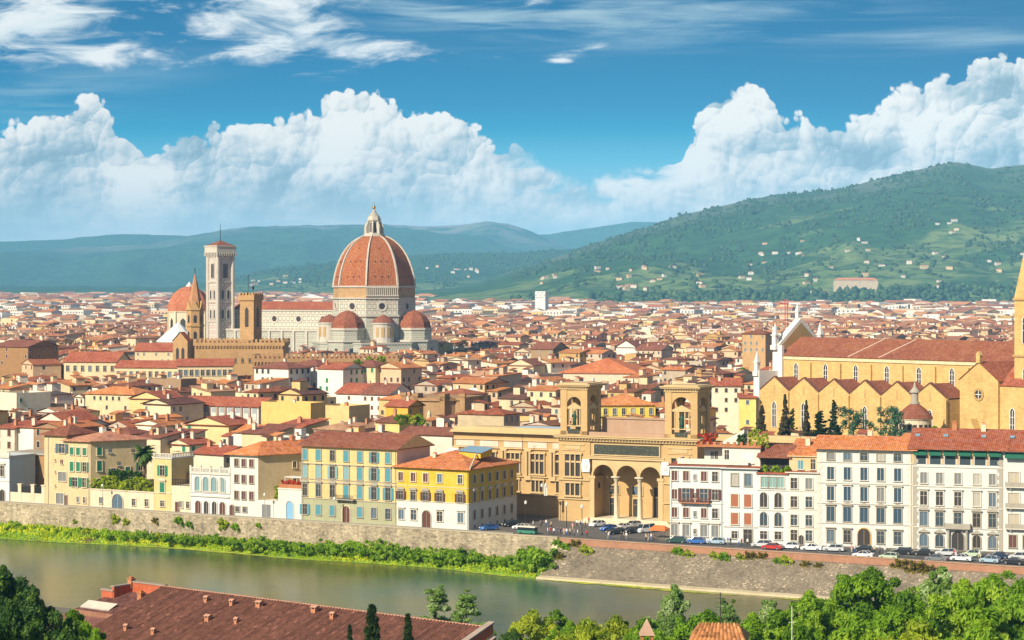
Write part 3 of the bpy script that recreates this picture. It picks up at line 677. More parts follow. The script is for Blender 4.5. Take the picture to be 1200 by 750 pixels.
def chimney(root, x, y, z, w=.8, h=1.6, mat=None, d=None):
    mb = MB(); d = d or w
    mb.box(-w / 2, w / 2, -d / 2, d / 2, -.8, h); mb.box(-w / 2 - .1, w / 2 + .1, -d / 2 - .1, d / 2 + .1, h, h + .14); mb.box(-w * .32, w * .32, -d * .32, d * .32, h + .14, h + .4, 1)
    return link('chimney', mb.mesh('chimney', [mat or CH_OR, T_OR]), root, (x, y, z))
def palazzo(name, label, p0, p1, D, ze, wall, cat='building', roof='hip', rh=3., rmat=None, e=.7, ridge='x', group=None, z0=0., base=None, bz=0., corn=None, quoin=None):
    rz = math.atan2(p1[1] - p0[1], p1[0] - p0[0]); L = math.hypot(p1[0] - p0[0], p1[1] - p0[1])
    root = thing(name, label, cat, (p0[0], p0[1], z0), rz, group); EXCL.append((p0[0], p0[1], rz, -.5, L + .5, -1., D + .5))
    mb = MB(); ze_ = ze - z0
    if base is not None:
        mb.box(0, L, 0, D, bz, ze_ + .01, 0); mb.box(-.02, L + .02, -.02, D + .02, 0, bz, 1); mb.build('wall', [wall, base], root)
    else:
        mb.box(0, L, 0, D, 0, ze_ + .01); mb.build('wall', wall, root)
    if roof != 'none' and roof != 'flat':
        r = roof_mb(L, D, ze_, rh, roof, e, ridge); r.build('roof', [rmat or T_RED, wall, wall], root)
    if corn:
        mb = MB(); mb.box(-.12, L + .12, -.3, D + .12, ze_ - .55, ze_ - .02); mb.build('cornice', corn, root)
    if quoin:
        for e0 in (0, 1):
            mb = MB()
            for i in range(int(ze_ / .8)):
                w_ = 1.1 if i % 2 else .75
                if e0: mb.box(L - w_, L + .05, -.06, .05, i * .8, i * .8 + .8)
                else: mb.box(-.05, w_, -.06, .05, i * .8, i * .8 + .8)
            mb.build('quoins', quoin, root)
    return root, L
def course(root, L, z, mat, h=.25, pr=.14, D=0, right=False, x0=0.):
    mb = MB(); mb.box(x0 - .03, L + (pr if right else .03), -pr, .0, z, z + h)
    if right: mb.box(L, L + pr, 0, D, z, z + h)
    return mb.build('string_course', mat, root)
def balcony(root, x, z, w, d=1., mat=None, rail=None, h=.95, solid=False):
    mb = MB(); mb.box(-w / 2, w / 2, -d, 0, -.22, 0)
    for i in (-1, 1): mb.box(i * w * .38 - .12, i * w * .38 + .12, -d * .7, 0, -.6, -.22)
    o = link('balcony', mb.mesh('balcony', mat or WTRIM), root, (x, 0, z)); mb = MB()
    if solid: mb.box(-w / 2, w / 2, -d, -d + .15, 0, h); mb.box(-w / 2, -w / 2 + .15, -d + .15, 0, 0, h); mb.box(w / 2 - .15, w / 2, -d + .15, 0, 0, h)
    else:
        n = max(3, int(w / .22))
        for i in range(n + 1): xx = -w / 2 + .03 + (w - .06) * i / n; mb.box(xx - .025, xx + .025, -d, -d + .05, 0, h - .05)
        mb.box(-w / 2, w / 2, -d - .02, -d + .06, h - .05, h)
        for sx in (-1, 1): mb.box(sx * w / 2 - .03, sx * w / 2 + .03, -d, 0, h - .06, h - .01)
    mb.build('railing', rail or IRON, o); return o
def drainpipe(root, x, z1, mat=None):
    mb = MB(); mb.tube((x, -.1, 0), (x, -.1, z1), .07, n=6); return mb.build('drainpipe', mat or GREYTRIM, root)
def door(root, x, w, h, style='arch', trim=None, face='f', L=0, D=0, mat=None):
    return add_window(root, x, 0.02, w, h, style if style == 'arch' else 'door', trim or GREYTRIM, mat or WOODD, face, L, D, name='door')
def fx(root_p0, L, rz, px):   # local x along a front for a picture column
    k = (px - 600) / F; c, s_ = math.cos(rz), math.sin(rz)
    return (k * root_p0[1] - root_p0[0]) / (c - k * s_)
def cols(root, pxs):
    return [fx(root.location, 0, root.rotation_euler.z, p) for p in pxs]
def zpy(root, x, py):         # height above the thing's base of a picture row on its front at local x
    rz = root.rotation_euler.z; Y = root.location.y + x * math.sin(rz)
    return CAMZ - (py - HZ) * Y / F - root.location.z

def shear(root, k):
    """the right-hand end wall stands at an obtuse angle: local x += k*y"""
    for o in root.children:
        if abs(o.rotation_euler.z - math.pi / 2) < .01: o.location.x += k * o.location.y; o.rotation_euler.z -= math.atan(k)
        elif o.data.users == 1:
            for v in o.data.vertices: v.co.x += k * (v.co.y + o.location.y)
        else: o.location.x += k * o.location.y
# ---- the row along the river, from left to right
# 1 white neo-classical bay at the far left edge
r, L = palazzo('villa', 'pale blue and white ornate villa cut by the left edge, by the river road', on_left(-14), on_left(11), 10, 12.0, BLUEW, roof='flat', corn=WTRIM)
course(r, L, 5.2, WTRIM); mb = MB(); mb.box(-.1, L + .1, -.15, .15, 12, 12.9); mb.build('parapet', WTRIM, r)
for x in cols(r, (3,)):
    add_window(r, x, 6.6, 1.3, 2.8, 'ped', WTRIM, GLASSM); door(r, x, 1.5, 3., mat=DARK)
add_window(r, 1.6, 6.6, 1.3, 2.8, 'ped', WTRIM, GLASSM)
# 2 low walled yard with gate piers and a brown house behind
r = thing('garden_wall', 'low cream garden wall with gate piers before a brown house', 'wall', on_left(12), math.atan2(TY, TX))
Lw = (Vector(on_left(52)) - Vector(on_left(12))).length
mb = MB(); mb.box(0, Lw, 0, .4, 0, 2.6); mb.build('wall', PALE, r)
for x in (Lw * .28, Lw * .66, Lw * .97):
    mb = MB(); mb.box(x - .55, x + .55, -.08, .7, 0, 4.6); mb.box(x - .7, x + .7, -.2, .85, 4.6, 4.9); mb.build('gate_pier', PALE, r)
for x0, x1 in ((.33, .62), (.71, .93)):
    mb = MB()
    for i in range(16): xx = Lw * (x0 + (x1 - x0) * i / 15); mb.box(xx - .05, xx + .05, .15, .22, 2.6, 4.3)
    mb.box(Lw * x0, Lw * x1, .14, .23, 4.1, 4.2); mb.build('iron_gate', IRON, r)
r, L = palazzo('brown_house', 'brown plastered house with grey roof terrace behind the low garden wall', on_left(10, 20), on_left(54, 20), 9, 11.5, BROWNST, roof='flat')
mb = MB(); mb.box(-.3, L, -.4, 9, 11.5, 12.1); mb.build('roof_terrace', GREYTRIM, r)
for x, z in ((.25, 6.4), (.7, 6.4), (.5, 2.2)): add_window(r, L * x, z, 1.4, 2., 'plain', GREYTRIM, SH_DB)
# 3 tall cream house
r, L = palazzo('tall_house', 'tall narrow cream house with brown hip roof and grey ground floor shutter', on_left(52), on_left(78), 11, 17.9, CREAM, roof='hip', rh=2.3, rmat=T_BR, e=1.0)
x = L * .82
add_window(r, L * .80, 13.4, 2.0, 2.4, 'plain', TRIM, GLASSM, shut='open', shutter=SH_DB); add_window(r, L * .78, 10.6, .9, 1.1, 'bare', TRIM, SH_R); add_window(r, L * .82, 6.2, 2.6, 2.3, 'plain', TRIM, SH_GR)
add_window(r, L * .72, .3, 2.5, 2.7, 'plain', TRIM, SH_GR); door(r, L * .96, 1.1, 2.5, 'door')
for zz in (4.6, 8.2, 11.2, 14.): add_window(r, L * .5, zz, .5, .6, 'bare', TRIM, DARK)
drainpipe(r, L * .18, 17.5)
# 4 villa with green shutters and right-hand wing
r, L = palazzo('shuttered_villa', 'cream villa with green shutters, brown hip roof and long side wall', on_left(78), on_left(106), 14, 16.6, CREAM, roof='hip', rh=2.2, rmat=T_PK, e=.9, ridge='x')
xs = cols(r, (84.5, 92, 99.5))
for x in xs:
    add_window(r, x, 13.1, 1.25, 1.9, 'plain', TRIM, DARK, shut='closed', shutter=SH_G); add_window(r, x, 8.9, 1.25, 2.4, 'plain', TRIM, DARK, shut='closed', shutter=SH_G)
add_window(r, (xs[0] + xs[1]) / 2, 4.9, 1.9, 2.4, 'plain', TRIM, DARK, shut='open', shutter=SH_G); add_window(r, xs[2], 4.9, 1.2, 2.4, 'plain', TRIM, DARK, shut='closed', shutter=SH_G)
for x in xs[1:]: add_window(r, x, .9, .9, 1.5, 'plain', TRIM, DARK)
for d_, zz, w_, h_ in ((2.2, 13.1, 1.3, 2.), (2.2, 9, 1.3, 2.6), (5.6, 8, 1.3, 1.5), (9.2, 8.2, 1.3, 1.5), (12.4, 8.6, 1.2, 2.2), (2.2, 4.8, 1.3, 2.2)):
    add_window(r, d_, zz, w_, h_, 'plain', TRIM, DARK, 'r', L, 14, shut='closed', shutter=SH_G)
for d_, zz in ((4.8, 13.6), (10.5, 13.4), (7., 10.2)): add_window(r, d_, zz, .9, 1., 'bare', TRIM, DARK, 'r', L, 14)
drainpipe(r, L - .4, 16.); chimney(r, L * .5, 6, 18.4, 1., 1.5, WHITE); chimney(r, L * .35, 10, 18., .9, 1.2, PALE); chimney(r, L * .7, 9, 18., .9, 1.4, CH_OR)
shear(r, .5)
# 5 garden wall with the big round-headed gate, hedge on top
r, L = palazzo('retaining_wall', 'cream terrace wall with dark arched gateway below the bright green hedge', on_left(106), on_left(181), 12, 4.6, PALE, cat='wall', roof='none')
for px, w_, h_ in ((118.5, 1., 1.6), (157, 1.1, 1.7), (172, 1.1, 1.8)): add_window(r, cols(r, (px,))[0], 1., w_, h_, 'plain', TRIM, DARK)
door(r, cols(r, (138,))[0], 3.4, 3.7, 'arch', TRIM, mat=SH_DB); course(r, L, 4.45, TRIM, .3, .18)
WALL5 = r; L5 = L
# 6 small cream tower with white balustrade
r, L = palazzo('garden_pavilion', 'narrow cream pavilion with green shutters and white balustrade on top', on_left(180.5), on_left(201), 9, 13.2, LYELLOW, roof='flat')
x = cols(r, (190.5,))[0]
add_window(r, x, 8.9, 1.5, 2.6, 'plain', TRIM, DARK, shut='closed', shutter=SH_G); add_window(r, x, 4.7, 1.5, 2.6, 'seg', TRIM, DARK, shut='closed', shutter=SH_G); add_window(r, x, 1.2, 1.2, 1.5, 'plain', TRIM, GLASSM)
mb = MB(); mb.box(-.25, L + .25, -.25, 9.2, 13.2, 13.5); mb.box(-.2, L + .2, -.2, 0., 14.35, 14.55)
for i in range(13): xx = -.1 + (L + .2) * i / 12; mb.box(xx - .1, xx + .1, -.18, 0., 13.5, 14.35)
mb.box(L, L + .2, 0, 9, 14.35, 14.55)
for i in range(1, 14): mb.box(L, L + .18, i * .65, i * .65 + .2, 13.5, 14.35)
mb.build('balustrade', WTRIM, r); course(r, L, 4.5, TRIM)
# 7 low annex
r, L = palazzo('annex', 'low cream annex with iron roof railing beside the arcaded villa', on_left(201), on_left(223.5), 10, 6.6, PALE, roof='flat')
for px, w_, h_ in ((208, 1.1, 2.5),): door(r, cols(r, (px,))[0], w_, h_, 'door')
for px in (212.5, 220.5): add_window(r, cols(r, (px,))[0], 1.2, 1., 1.6, 'plain', TRIM, DARK)
mb = MB()
for i in range(12): xx = .1 + (L - .2) * i / 11; mb.box(xx - .06, xx + .06, .05, .15, 6.6, 8.2)
mb.box(0, L, .04, .16, 8.1, 8.25); mb.build('railing', IRON, r)
mb = MB(); mb.box(0, L, 6., 9.9, 6.6, 9.2); mb.build('upper_wall', BROWNST, r)
# 8 white arcaded villa
r, L = palazzo('arcaded_villa', 'white villa with four tall arched windows and balustraded roof', on_left(223.5), on_left(269.5), 13, 10.4, BLUEW, roof='flat', corn=WTRIM)
for px in (232, 241.5, 251, 260.5): add_window(r, cols(r, (px,))[0], 5.7, 1.75, 3.5, 'arch', WTRIM, plain('pale glazing', (.16, .27, .29), .2))
for px, w_, dm in ((232.5, 1.7, WOODD), (242, 1.35, DARK), (251.5, 1.35, DARK), (261, 1.7, WOODD)): door(r, cols(r, (px,))[0], w_, 3.2, 'arch', WTRIM, mat=dm)
course(r, L, 4.3, WTRIM, .3, .3); course(r, L, 5.2, WTRIM, .2, .2)
mb = MB(); mb.box(-.1, L + .1, -.1, .2, 11.25, 11.5)
for i in range(30): xx = (L) * i / 29; mb.box(xx - .1, xx + .1, -.05, .12, 10.4, 11.25)
for i in (0, .25, .5, .75, 1): mb.box(L * i - .25, L * i + .25, -.14, .25, 10.4, 11.9)
mb.build('balustrade', WTRIM, r)
for i in range(5):
    mb = MB(); mb.box(L * i / 4 - .22, L * i / 4 + .22, -.12, 0, 5.4, 9.8); mb.build('pilaster', WTRIM, r)
# 9 white house with brown shutters
r, L = palazzo('white_house', 'white four-storey house with small brown-shuttered windows and orange hip roof', on_left(269.5), on_left(302.5), 26, 15.0, WHITE, roof='hip', rh=3.0, rmat=T_OR, e=.9, ridge='y')
for px in (277.5, 286, 295):
    x = cols(r, (px,))[0]
    for zz, hh in ((12.2, 1.8), (8.2, 1.9), (4.2, 1.9)): add_window(r, x, zz, 1.15, hh, 'plain', GREYTRIM, SH_R)
for px in (279, 287.5): add_window(r, cols(r, (px,))[0], 1.1, 1.1, 1.2, 'plain', GREYTRIM, DARK)
door(r, cols(r, (272.5,))[0], 1.3, 2.6, 'arch')
for d_, zz in ((9, 11.6), (9, 7.4), (17.5, 9.8), (20.5, 8.6)): add_window(r, d_, zz, 1., 1.6, 'plain', TRIM, SH_R if d_ == 9 else DARK, 'r', L, 26)
mb = MB(); mb.box(L + .012, L + .03, -.02, 26.02, 0, 15.); mb.build('side_wall', CREAM, r); chimney(r, L * .5, 12, 17.6, .9, 1.4)
shear(r, .5)
# 10 low white garages
r, L = palazzo('garage', 'low white garage with grey door and blue arched doorway, flower terrace on top', on_left(302.5), on_left(353.5), 14, 4.2, WHITE, roof='flat')
add_window(r, cols(r, (312,))[0], .05, 2.6, 3.2, 'bare', WTRIM, SH_GR, name='door')
x0 = cols(r, (326,))[0]; mb = MB(); mb.box(x0, L, -.04, 12, 4.2, 7.2); mb.box(x0 - .15, L, -.2, 12, 7.2, 7.5); mb.box(x0, L, -.04, 0., 0, 4.2); mb.build('raised_terrace', WHITE, r)
door(r, cols(r, (340,))[0], 2., 4.4, 'arch', WTRIM, mat=plain('pale blue door', (.18, .38, .55), .5)).location.y = -.05
mb = MB(); mb.box(x0 + .1, L - .1, 0, .3, 7.5, 8.4); mb.build('parapet', CH_OR, r)
mb = MB(); mb.box(x0 + .5, L - 1.6, 2, 5, 9.9, 10.05); 
for xx in (x0 + .6, L - 1.7): mb.box(xx - .05, xx + .05, 2, 2.1, 7.5, 9.9)
mb.build('sun_awning', SHEETW, r)
FLOWER = (r, x0, L)
# 11 the four-storey yellow palazzo
r, L = palazzo('palazzo', 'tall cream-yellow palazzo with seven columns of blue shutters and green-grey ground floor', on_left(354), on_left(465), 15, 17.9, LYELLOW, roof='gable', rh=3.0, rmat=T_BR, e=.9, base=plaster('grey green plaster', (.33, .33, .20)), bz=5.4)
xs = cols(r, (357.5, 373.5, 390, 406, 422, 438.5, 455))
for i, x in enumerate(xs):
    bl = SH_B
    add_window(r, x, 14.6, 1.35, 2.5, 'plain', GREYTRIM, DARK, shut='closed' if i != 2 else None, shutter=bl)
    add_window(r, x, 10.4, 1.4, 2.9, 'hood', GREYTRIM, DARK, shut='closed', shutter=SH_B if i > 3 else plain('pale teal shutters', (.19, .33, .34)))
    add_window(r, x, 5.95, 1.4, 2.9, 'seg', GREYTRIM, GLASSM if i < 3 else DARK, shut='closed' if i > 2 else None, shutter=bl)
    if i != 3: add_window(r, x, 1.5, 1.4, 2.4, 'plain', GREYTRIM, GLASSM if i > 3 else DARK, shut='closed' if i < 3 or i == 4 else None, shutter=SH_B)
door(r, xs[3], 2.1, 4.0, 'arch', TRIM)
for zz in (5.3, 9.2, 9.95, 13.6): course(r, L, zz, GREYTRIM, .2, .16)
balcony(r, xs[3], 5.7, 5.5, 1.3, GREYTRIM, IRON)
drainpipe(r, .25, 17.5); drainpipe(r, L - .3, 17.5); chimney(r, L * .3, 9, 20.5, 1., 1.2, PALE)
mb = MB(); mb.plate([(0, 17.92), (15, 17.92), (7.5, 20.85)], L + .02, L - .05)
mb.v = [(y, x, z) for x, y, z in mb.v]; mb.f = [f[::-1] for f in mb.f]; mb.build('gable', PINKW, r)
mb = MB(); mb.box(L + .01, L + .03, .02, 15, 12.5, 17.93); mb.build('party_wall', PINKW, r)
# 12 the yellow corner house
CORN = on_left(549)
r, L = palazzo('corner_palazzo', 'bright yellow corner palazzo over a white ground floor, at the piazza', on_left(465), CORN, 23, 13.9, YELLOW, roof='hip', rh=3.4, rmat=T_OR, e=.9, base=WHITE, bz=6.)
xs = cols(r, (470, 484.5, 499, 515.5, 539.5))
for i, x in enumerate(xs):
    add_window(r, x, 10.7, 1.25, 2.0, 'plain', TRIM, SH_DB if i > 2 else SH_R)
    add_window(r, x, 6.35, 1.35, 1.95, 'seg', GREYTRIM, DARK, shut='open' if i != 1 else None, shutter=SH_R)
for px in (470.5, 485, 515.5, 540):
    x = cols(r, (px,))[0]; add_window(r, x, 1.7, 1.5, 2.3, 'hood', WTRIM, SH_DB)
door(r, cols(r, (500,))[0], 2.2, 4., 'arch', GREYTRIM)
for i in range(6):
    d_ = 2.6 + i * 3.55
    add_window(r, d_, 10.6, 1.2, 2., 'plain', TRIM, SH_R, 'r', L, 23); add_window(r, d_, 6.4, 1.2, 2.2, 'seg', TRIM, SH_R, 'r', L, 23)
    add_window(r, d_, 2.3, 1.05, 2.1, 'plain', TRIM, SH_R, 'r', L, 23); add_window(r, d_ + .3, .35, .8, .7, 'bare', TRIM, DARK, 'r', L, 23)
course(r, L, 6., WTRIM, .22, .15, 23, True); course(r, L, 9.6, TRIM, .14, .1, 23, True); drainpipe(r, L - .2, 13.6)
mb = MB(); mb.add([(L * .60, 9, 15.9), (L * .60, 14.5, 16.3), (L * .60, 14.5, 18.2), (L * .60, 9, 17.4), (L * .9, 9, 15.9), (L * .9, 14.5, 16.3), (L * .9, 14.5, 17.9), (L * .9, 9, 17.1)],
    [(0, 4, 7, 3), (4, 5, 6, 7), (0, 3, 2, 1), (1, 2, 6, 5)]); mb.build('dormer', YELLOW, r)
mb = MB(); mb.add([(L * .58, 8.6, 17.5), (L * .92, 8.6, 17.2), (L * .92, 14.8, 18.1), (L * .58, 14.8, 18.4)], [(0, 1, 2, 3)]); mb.build('skylight', SKYLIGHT, r)
mb = MB(); mb.add([(L * .36, 9.4, 16.8), (L * .5, 9.4, 16.7), (L * .5, 12.5, 17.8), (L * .36, 12.5, 17.9)], [(0, 1, 2, 3)]); mb.build('skylight', SHEETW, r)
chimney(r, L * .35, 6, 15.6, .8, 1.2, PALE); mb = MB()
mb.tube((L + .8, -.8, 14.25), (L * .5 + 5.6, 11.5, 17.5), .22, n=5); mb.build('roof_hip', PALE, r)
# 13 narrow houses right of the library: light blue row
r, L = palazzo('apartment_house', 'pale blue-white apartment house with russet shutters and small iron balcony', on_right(785), on_right(848), 13, 16.3, BLUEW, roof='shed', rh=.5, rmat=T_RED, e=.7)
xs = cols(r, (790.5, 804, 825, 838))
for k, zz in enumerate((13.3, 9.2, 5.2)):
    for i, x in enumerate(xs):
        if k == 1 and i in (1, 2): add_window(r, x, 8.6, 1.7, 3., 'plain', WTRIM, GLASSM, shut='open', shutter=SH_R)
        elif k == 1 and i == 3: add_window(r, x, 9.2, 1.3, 2.3, 'plain', WTRIM, DARK, shut='open', shutter=SH_R)
        else: add_window(r, x, zz, 1.25, 2.1, 'plain', WTRIM, DARK if i > 2 else SH_R)
    add_window(r, cols(r, (814.5,))[0], zz + .2, .6, 1.2, 'plain', WTRIM, DARK)
for x in xs: add_window(r, x, 1.1, 1.5, 2.5, 'hood', WTRIM, SH_GR)
add_window(r, cols(r, (814.5,))[0], 1.6, .6, 1.1, 'plain', WTRIM, DARK)
balcony(r, (xs[1] + xs[2]) / 2, 8.6, 6.6, 1.1, CH_OR, plain('rusty iron', (.22, .07, .04), .7)); course(r, L, 8.3, WTRIM, .18, .12); course(r, L, 4.4, WTRIM, .18, .12); drainpipe(r, L - .4, 16); drainpipe(r, .4, 16)
mb = MB(); mb.box(1.2, L + 5, 2.2, 2.5, 16.8, 18.0); mb.box(1.2, 1.5, 2.5, 8, 16.8, 18.)
mb.build('terrace_parapet', WHITE, r)
mb = MB(); mb.box(6.5, L - 1.5, 6, 11, 16.6, 20.2); mb.build('penthouse', WHITE, r); 
for x in (8.3, 9.2): add_window(r, x, 17.4, .7, 2., 'bare', WTRIM, DARK, lambda x, z: ((x, 6, z), 0.))
r, L = palazzo('apartment_house', 'narrow white house with four russet-shuttered windows and a planted roof terrace', on_right(848), on_right(887.5), 13, 16.2, BLUEW, roof='shed', rh=.5, rmat=T_RED, e=.7)
xs = cols(r, (861, 876.5))
for x in xs:
    add_window(r, x, 12.5, 1.45, 2.6, 'plain', GREYTRIM, SH_DB); add_window(r, x, 7.9, 1.6, 2.7, 'plain', WTRIM, DARK, shut='closed', shutter=SH_O); add_window(r, x, 4.0, 1.6, 2.5, 'plain', WTRIM, DARK, shut='closed', shutter=SH_O)
add_window(r, xs[0], .9, 1.3, 1.6, 'plain', WTRIM, DARK); door(r, xs[1], 1.8, 2.9, 'door', mat=DARK); course(r, L, 3.4, WTRIM, .25, .2)
mb = MB(); mb.box(-1., L, 3.5, 12, 16.4, 20.6); mb.build('penthouse', WHITE, r); mb = MB(); mb.box(-7, L + .2, 3., 12.2, 20.6, 21.1); mb.build('roof_terrace', CH_OR, r)
add_window(r, 0, 17.4, 1., 2.6, 'bare', WTRIM, DARK, lambda x, z: ((x, 3.5, z), 0.))
for i in range(3): add_window(r, 3.6 + i * 1., 17.2, .8, 2.3, 'bare', WTRIM, SHEETW, lambda x, z: ((x, 3.5, z), 0.))
mb = MB(); mb.plate([(-2.5, 21.1), (3.2, 21.1), (3.2, 24.4)], 7, 11); mb.build('stair_housing', WHITE, r)
for i in range(9): 
    mb = MB(); mb.box(-6 + i * 1.5, -5.4 + i * 1.5, 3.1, 3.5, 21.1, 21.8); mb.build('plant_pot', CH_OR, r)
TERR = r
r, L = palazzo('arched_house', 'white house with pairs of arched windows under a wide glazed loggia', on_right(887.5), on_right(923), 13, 15.2, BLUEW, roof='flat')
xs = cols(r, (895, 912))
for x in xs: add_window(r, x, 8.0, 1.6, 3.2, 'arch', WTRIM, GLASSM); add_window(r, x, 3.9, 1.6, 3., 'arch', WTRIM, DARK); add_window(r, x, 1., 1.5, 1.7, 'plain', WTRIM, SH_DB)
for i in range(3): add_window(r, L / 2 + (i - 1) * 1.75, 12.3, 1.55, 2.3, 'plain', WTRIM, plain('greenish glass', (.19, .33, .31), .15))
mb = MB(); mb.box(-.2, L + .2, -.4, 3, 15.2, 15.55); mb.build('terrace', T_RED, r)
mb = MB(); mb.box(0, L, 4, 13, 15.2, 18.6); mb.build('upper_wall', CREAM, r)
rr = roof_mb(L, 12, 18.6, 2.4, 'gable', .5, 'x'); rr.tf = None; o = rr.build('roof', [T_BR, CREAM, CREAM], r); o.location = (0, 2, 0)
for i in range(4):
    mb = MB(); mb.box(L * (i + .5) / 4 - 1., L * (i + .5) / 4 + 1., 3.85, 4.1, 15.6, 18.3); mb.build('loggia_opening', DARK, r)
course(r, L, 7.2, WTRIM); course(r, L, 11.6, WTRIM); LOGG = r, L
r, L = palazzo('apartment_house', 'plain white house with eight grey-blue windows and orange tiled attic', on_right(923), on_right(957.5), 13, 15.6, WHITE, roof='shed', rh=.4, rmat=T_RED, e=.5)
for x in cols(r, (930.5, 948)):
    for zz in (12.2, 8.2, 4.2, .9): add_window(r, x, zz, 1.4, 2.3, 'plain', WTRIM, SH_DB if zz != 4.2 else DARK)
add_window(r, cols(r, (939,))[0], .05, .9, 2., 'arch', GREYTRIM, DARK, name='door')
mb = MB(); mb.box(0, L, 2, 13, 15.7, 19.); mb.build('attic', CREAM, r); rr = roof_mb(L, 11, 19., 3., 'shed', .4); o = rr.build('roof', [T_OR, CREAM, CREAM], r); o.location = (0, 2, 0)
add_window(r, 2.5, 16.3, 1.1, 1.9, 'bare', WTRIM, SH_B, lambda x, z: ((x, 2, z), 0.)); add_window(r, L - 1.2, 16.3, 1., 2.2, 'bare', WTRIM, DARK, lambda x, z: ((x, 2, z), 0.))
for zz in (3.6, 7.6, 11.6): course(r, L, zz, WTRIM, .16, .1)
chimney(r, 3, 9, 21., 1., 1.6, PALE); chimney(r, 5.4, 7, 20.4, 1., 1.4, CH_OR)
# 14 white palace one
r, L = palazzo('palace', 'large white palace with five window columns and central gilded-arch doorway', on_right(957.5), on_right(1069.5), 15, 21.0, PALW, roof='gable', rh=2.3, rmat=T_OR, e=1.1, quoin=WTRIM, corn=WTRIM)
xs = cols(r, (973.5, 993, 1012.5, 1032, 1052)); GL = plain('blue grey glazing', (.04, .075, .11), .2)
for i, x in enumerate(xs):
    add_window(r, x, 18.7, 1.5, 1.6, 'plain', GREYTRIM, SH_DB); add_window(r, x, 14.4, 1.45, 2.7, 'plain', WTRIM, GL); add_window(r, x, 9.9, 1.5, 3., 'hood', WTRIM, GL if i != 3 else SH_GR)
    add_window(r, x, 5.4, 1.6, 3.1, 'ped', GREYTRIM, GL); 
    if i != 2: add_window(r, x, .9, 1.5, 2.6, 'hood', GREYTRIM, DARK)
door(r, xs[2], 2.6, 4., 'arch', OCHRE, mat=DARK)
for zz in (4.9, 9.2, 13.6, 18.1): course(r, L, zz, WTRIM, .22, .18)
drainpipe(r, L - .3, 20.5); chimney(r, L * .5, 9, 23.2, 1., 1.3, PALE)
# 15 white palace two
r, L = palazzo('palace', 'white palace with a row of green awnings under its eaves and balconied portal', on_right(1070), on_right(1175), 20, 21.4, PALW, roof='gable', rh=3.7, rmat=T_RED, e=1.2, quoin=GREYTRIM)
xs = cols(r, (1082.5, 1101, 1122.5, 1144.5, 1163))
for i, x in enumerate(xs):
    add_window(r, x, 14.1, 1.35, 2.3, 'plain', WTRIM, DARK if i == 3 else SH_GR); add_window(r, x, 9.5, 1.45, 2.9, 'hood', WTRIM, GLASSM)
    add_window(r, x, 4.9 + .2, 1.5, 2.9, 'ped', GREYTRIM, SH_DB if i in (0, 2, 3, 4) else DARK)
    if i != 2: add_window(r, x, .7, 1.6, 2.7, 'archped', GREYTRIM, DARK)
door(r, xs[2], 2.5, 4., 'arch', GREYTRIM, mat=DARK)
for sx in (-1, 1):
    mb = MB(); mb.tube((xs[2] + sx * 1.9, -.6, 0), (xs[2] + sx * 1.9, -.6, 4.3), .25, n=8); mb.build('portal_column', GREYTRIM, r)
balcony(r, xs[2], 4.8, 5.4, 1.2, GREYTRIM, GREYTRIM, solid=True)
for zz in (4.6, 8.9, 13.4, 17.6): course(r, L, zz, WTRIM if zz != 17.6 else WHITE, .22, .18)
nA = 6
for i in range(nA):
    xc = L * (i + .5) / nA
    mb = MB(); mb.box(xc - L / nA * .36, xc + L / nA * .36, -.05, .1, 18.2, 20.3); mb.build('loggia_window', GLASSM, r)
    mb = MB(); w_ = L / nA * .43; mb.add([(xc - w_, -.05, 21.2), (xc + w_, -.05, 21.2), (xc + w_, -1., 20.3), (xc - w_, -1., 20.3), (xc + w_, -1., 20.1), (xc - w_, -1., 20.1)], [(0, 3, 2, 1), (3, 5, 4, 2)]); mb.build('awning', plain('green canvas', (.010, .10, .06), .8), r)
    mb = MB(); mb.box(L * i / nA - .25, L * i / nA + .25, -.1, .1, 18.2, 21.3); mb.build('pier', PEACH, r)
for dx in (-9, -3, 5, 11):
    mb = MB(); mb.box(-.5, .5, -.6, .6, 0, .14); o = mb.build('skylight', SKYLIGHT, r); o.location = (L / 2 + dx, 5.6, 23.95); o.rotation_euler = (R(18), 0, 0)
chimney(r, L * .42, 9.5, 25.4, 1., 1.2, CH_OR); chimney(r, L * .75, 9, 25.2, 1., 1.2, PALE)
# 16 balconied building cut by the right edge
r, L = palazzo('palace', 'white building with stacked loggia balconies, cut by the right edge', on_right(1175.5), on_right(1236), 20, 21.3, PALW, roof='gable', rh=3.7, rmat=T_RED, e=1.2)
for k, zz in enumerate((5.2, 9.6, 14.0)):
    for x in (2.2, 7.2): 
        add_window(r, x, zz, 2.2, 2.9, 'plain', WTRIM, SH_DB if x > 3 else plain('beige blind', (.4, .35, .26))); 
    balcony(r, 5., zz - .1, 9, 1., WTRIM, GREYTRIM, .9, True)
for x in (2., 4.9, 8.): add_window(r, x, 1., 1.5, 2.6, 'plain', GREYTRIM, SH_R)
mb = MB(); mb.add([(.4, -.05, 21.0), (9, -.05, 21.), (9, -1.3, 19.9), (.4, -1.3, 19.9)], [(0, 3, 2, 1)]); mb.build('awning', plain('green canvas', (.010, .10, .06), .8), r)
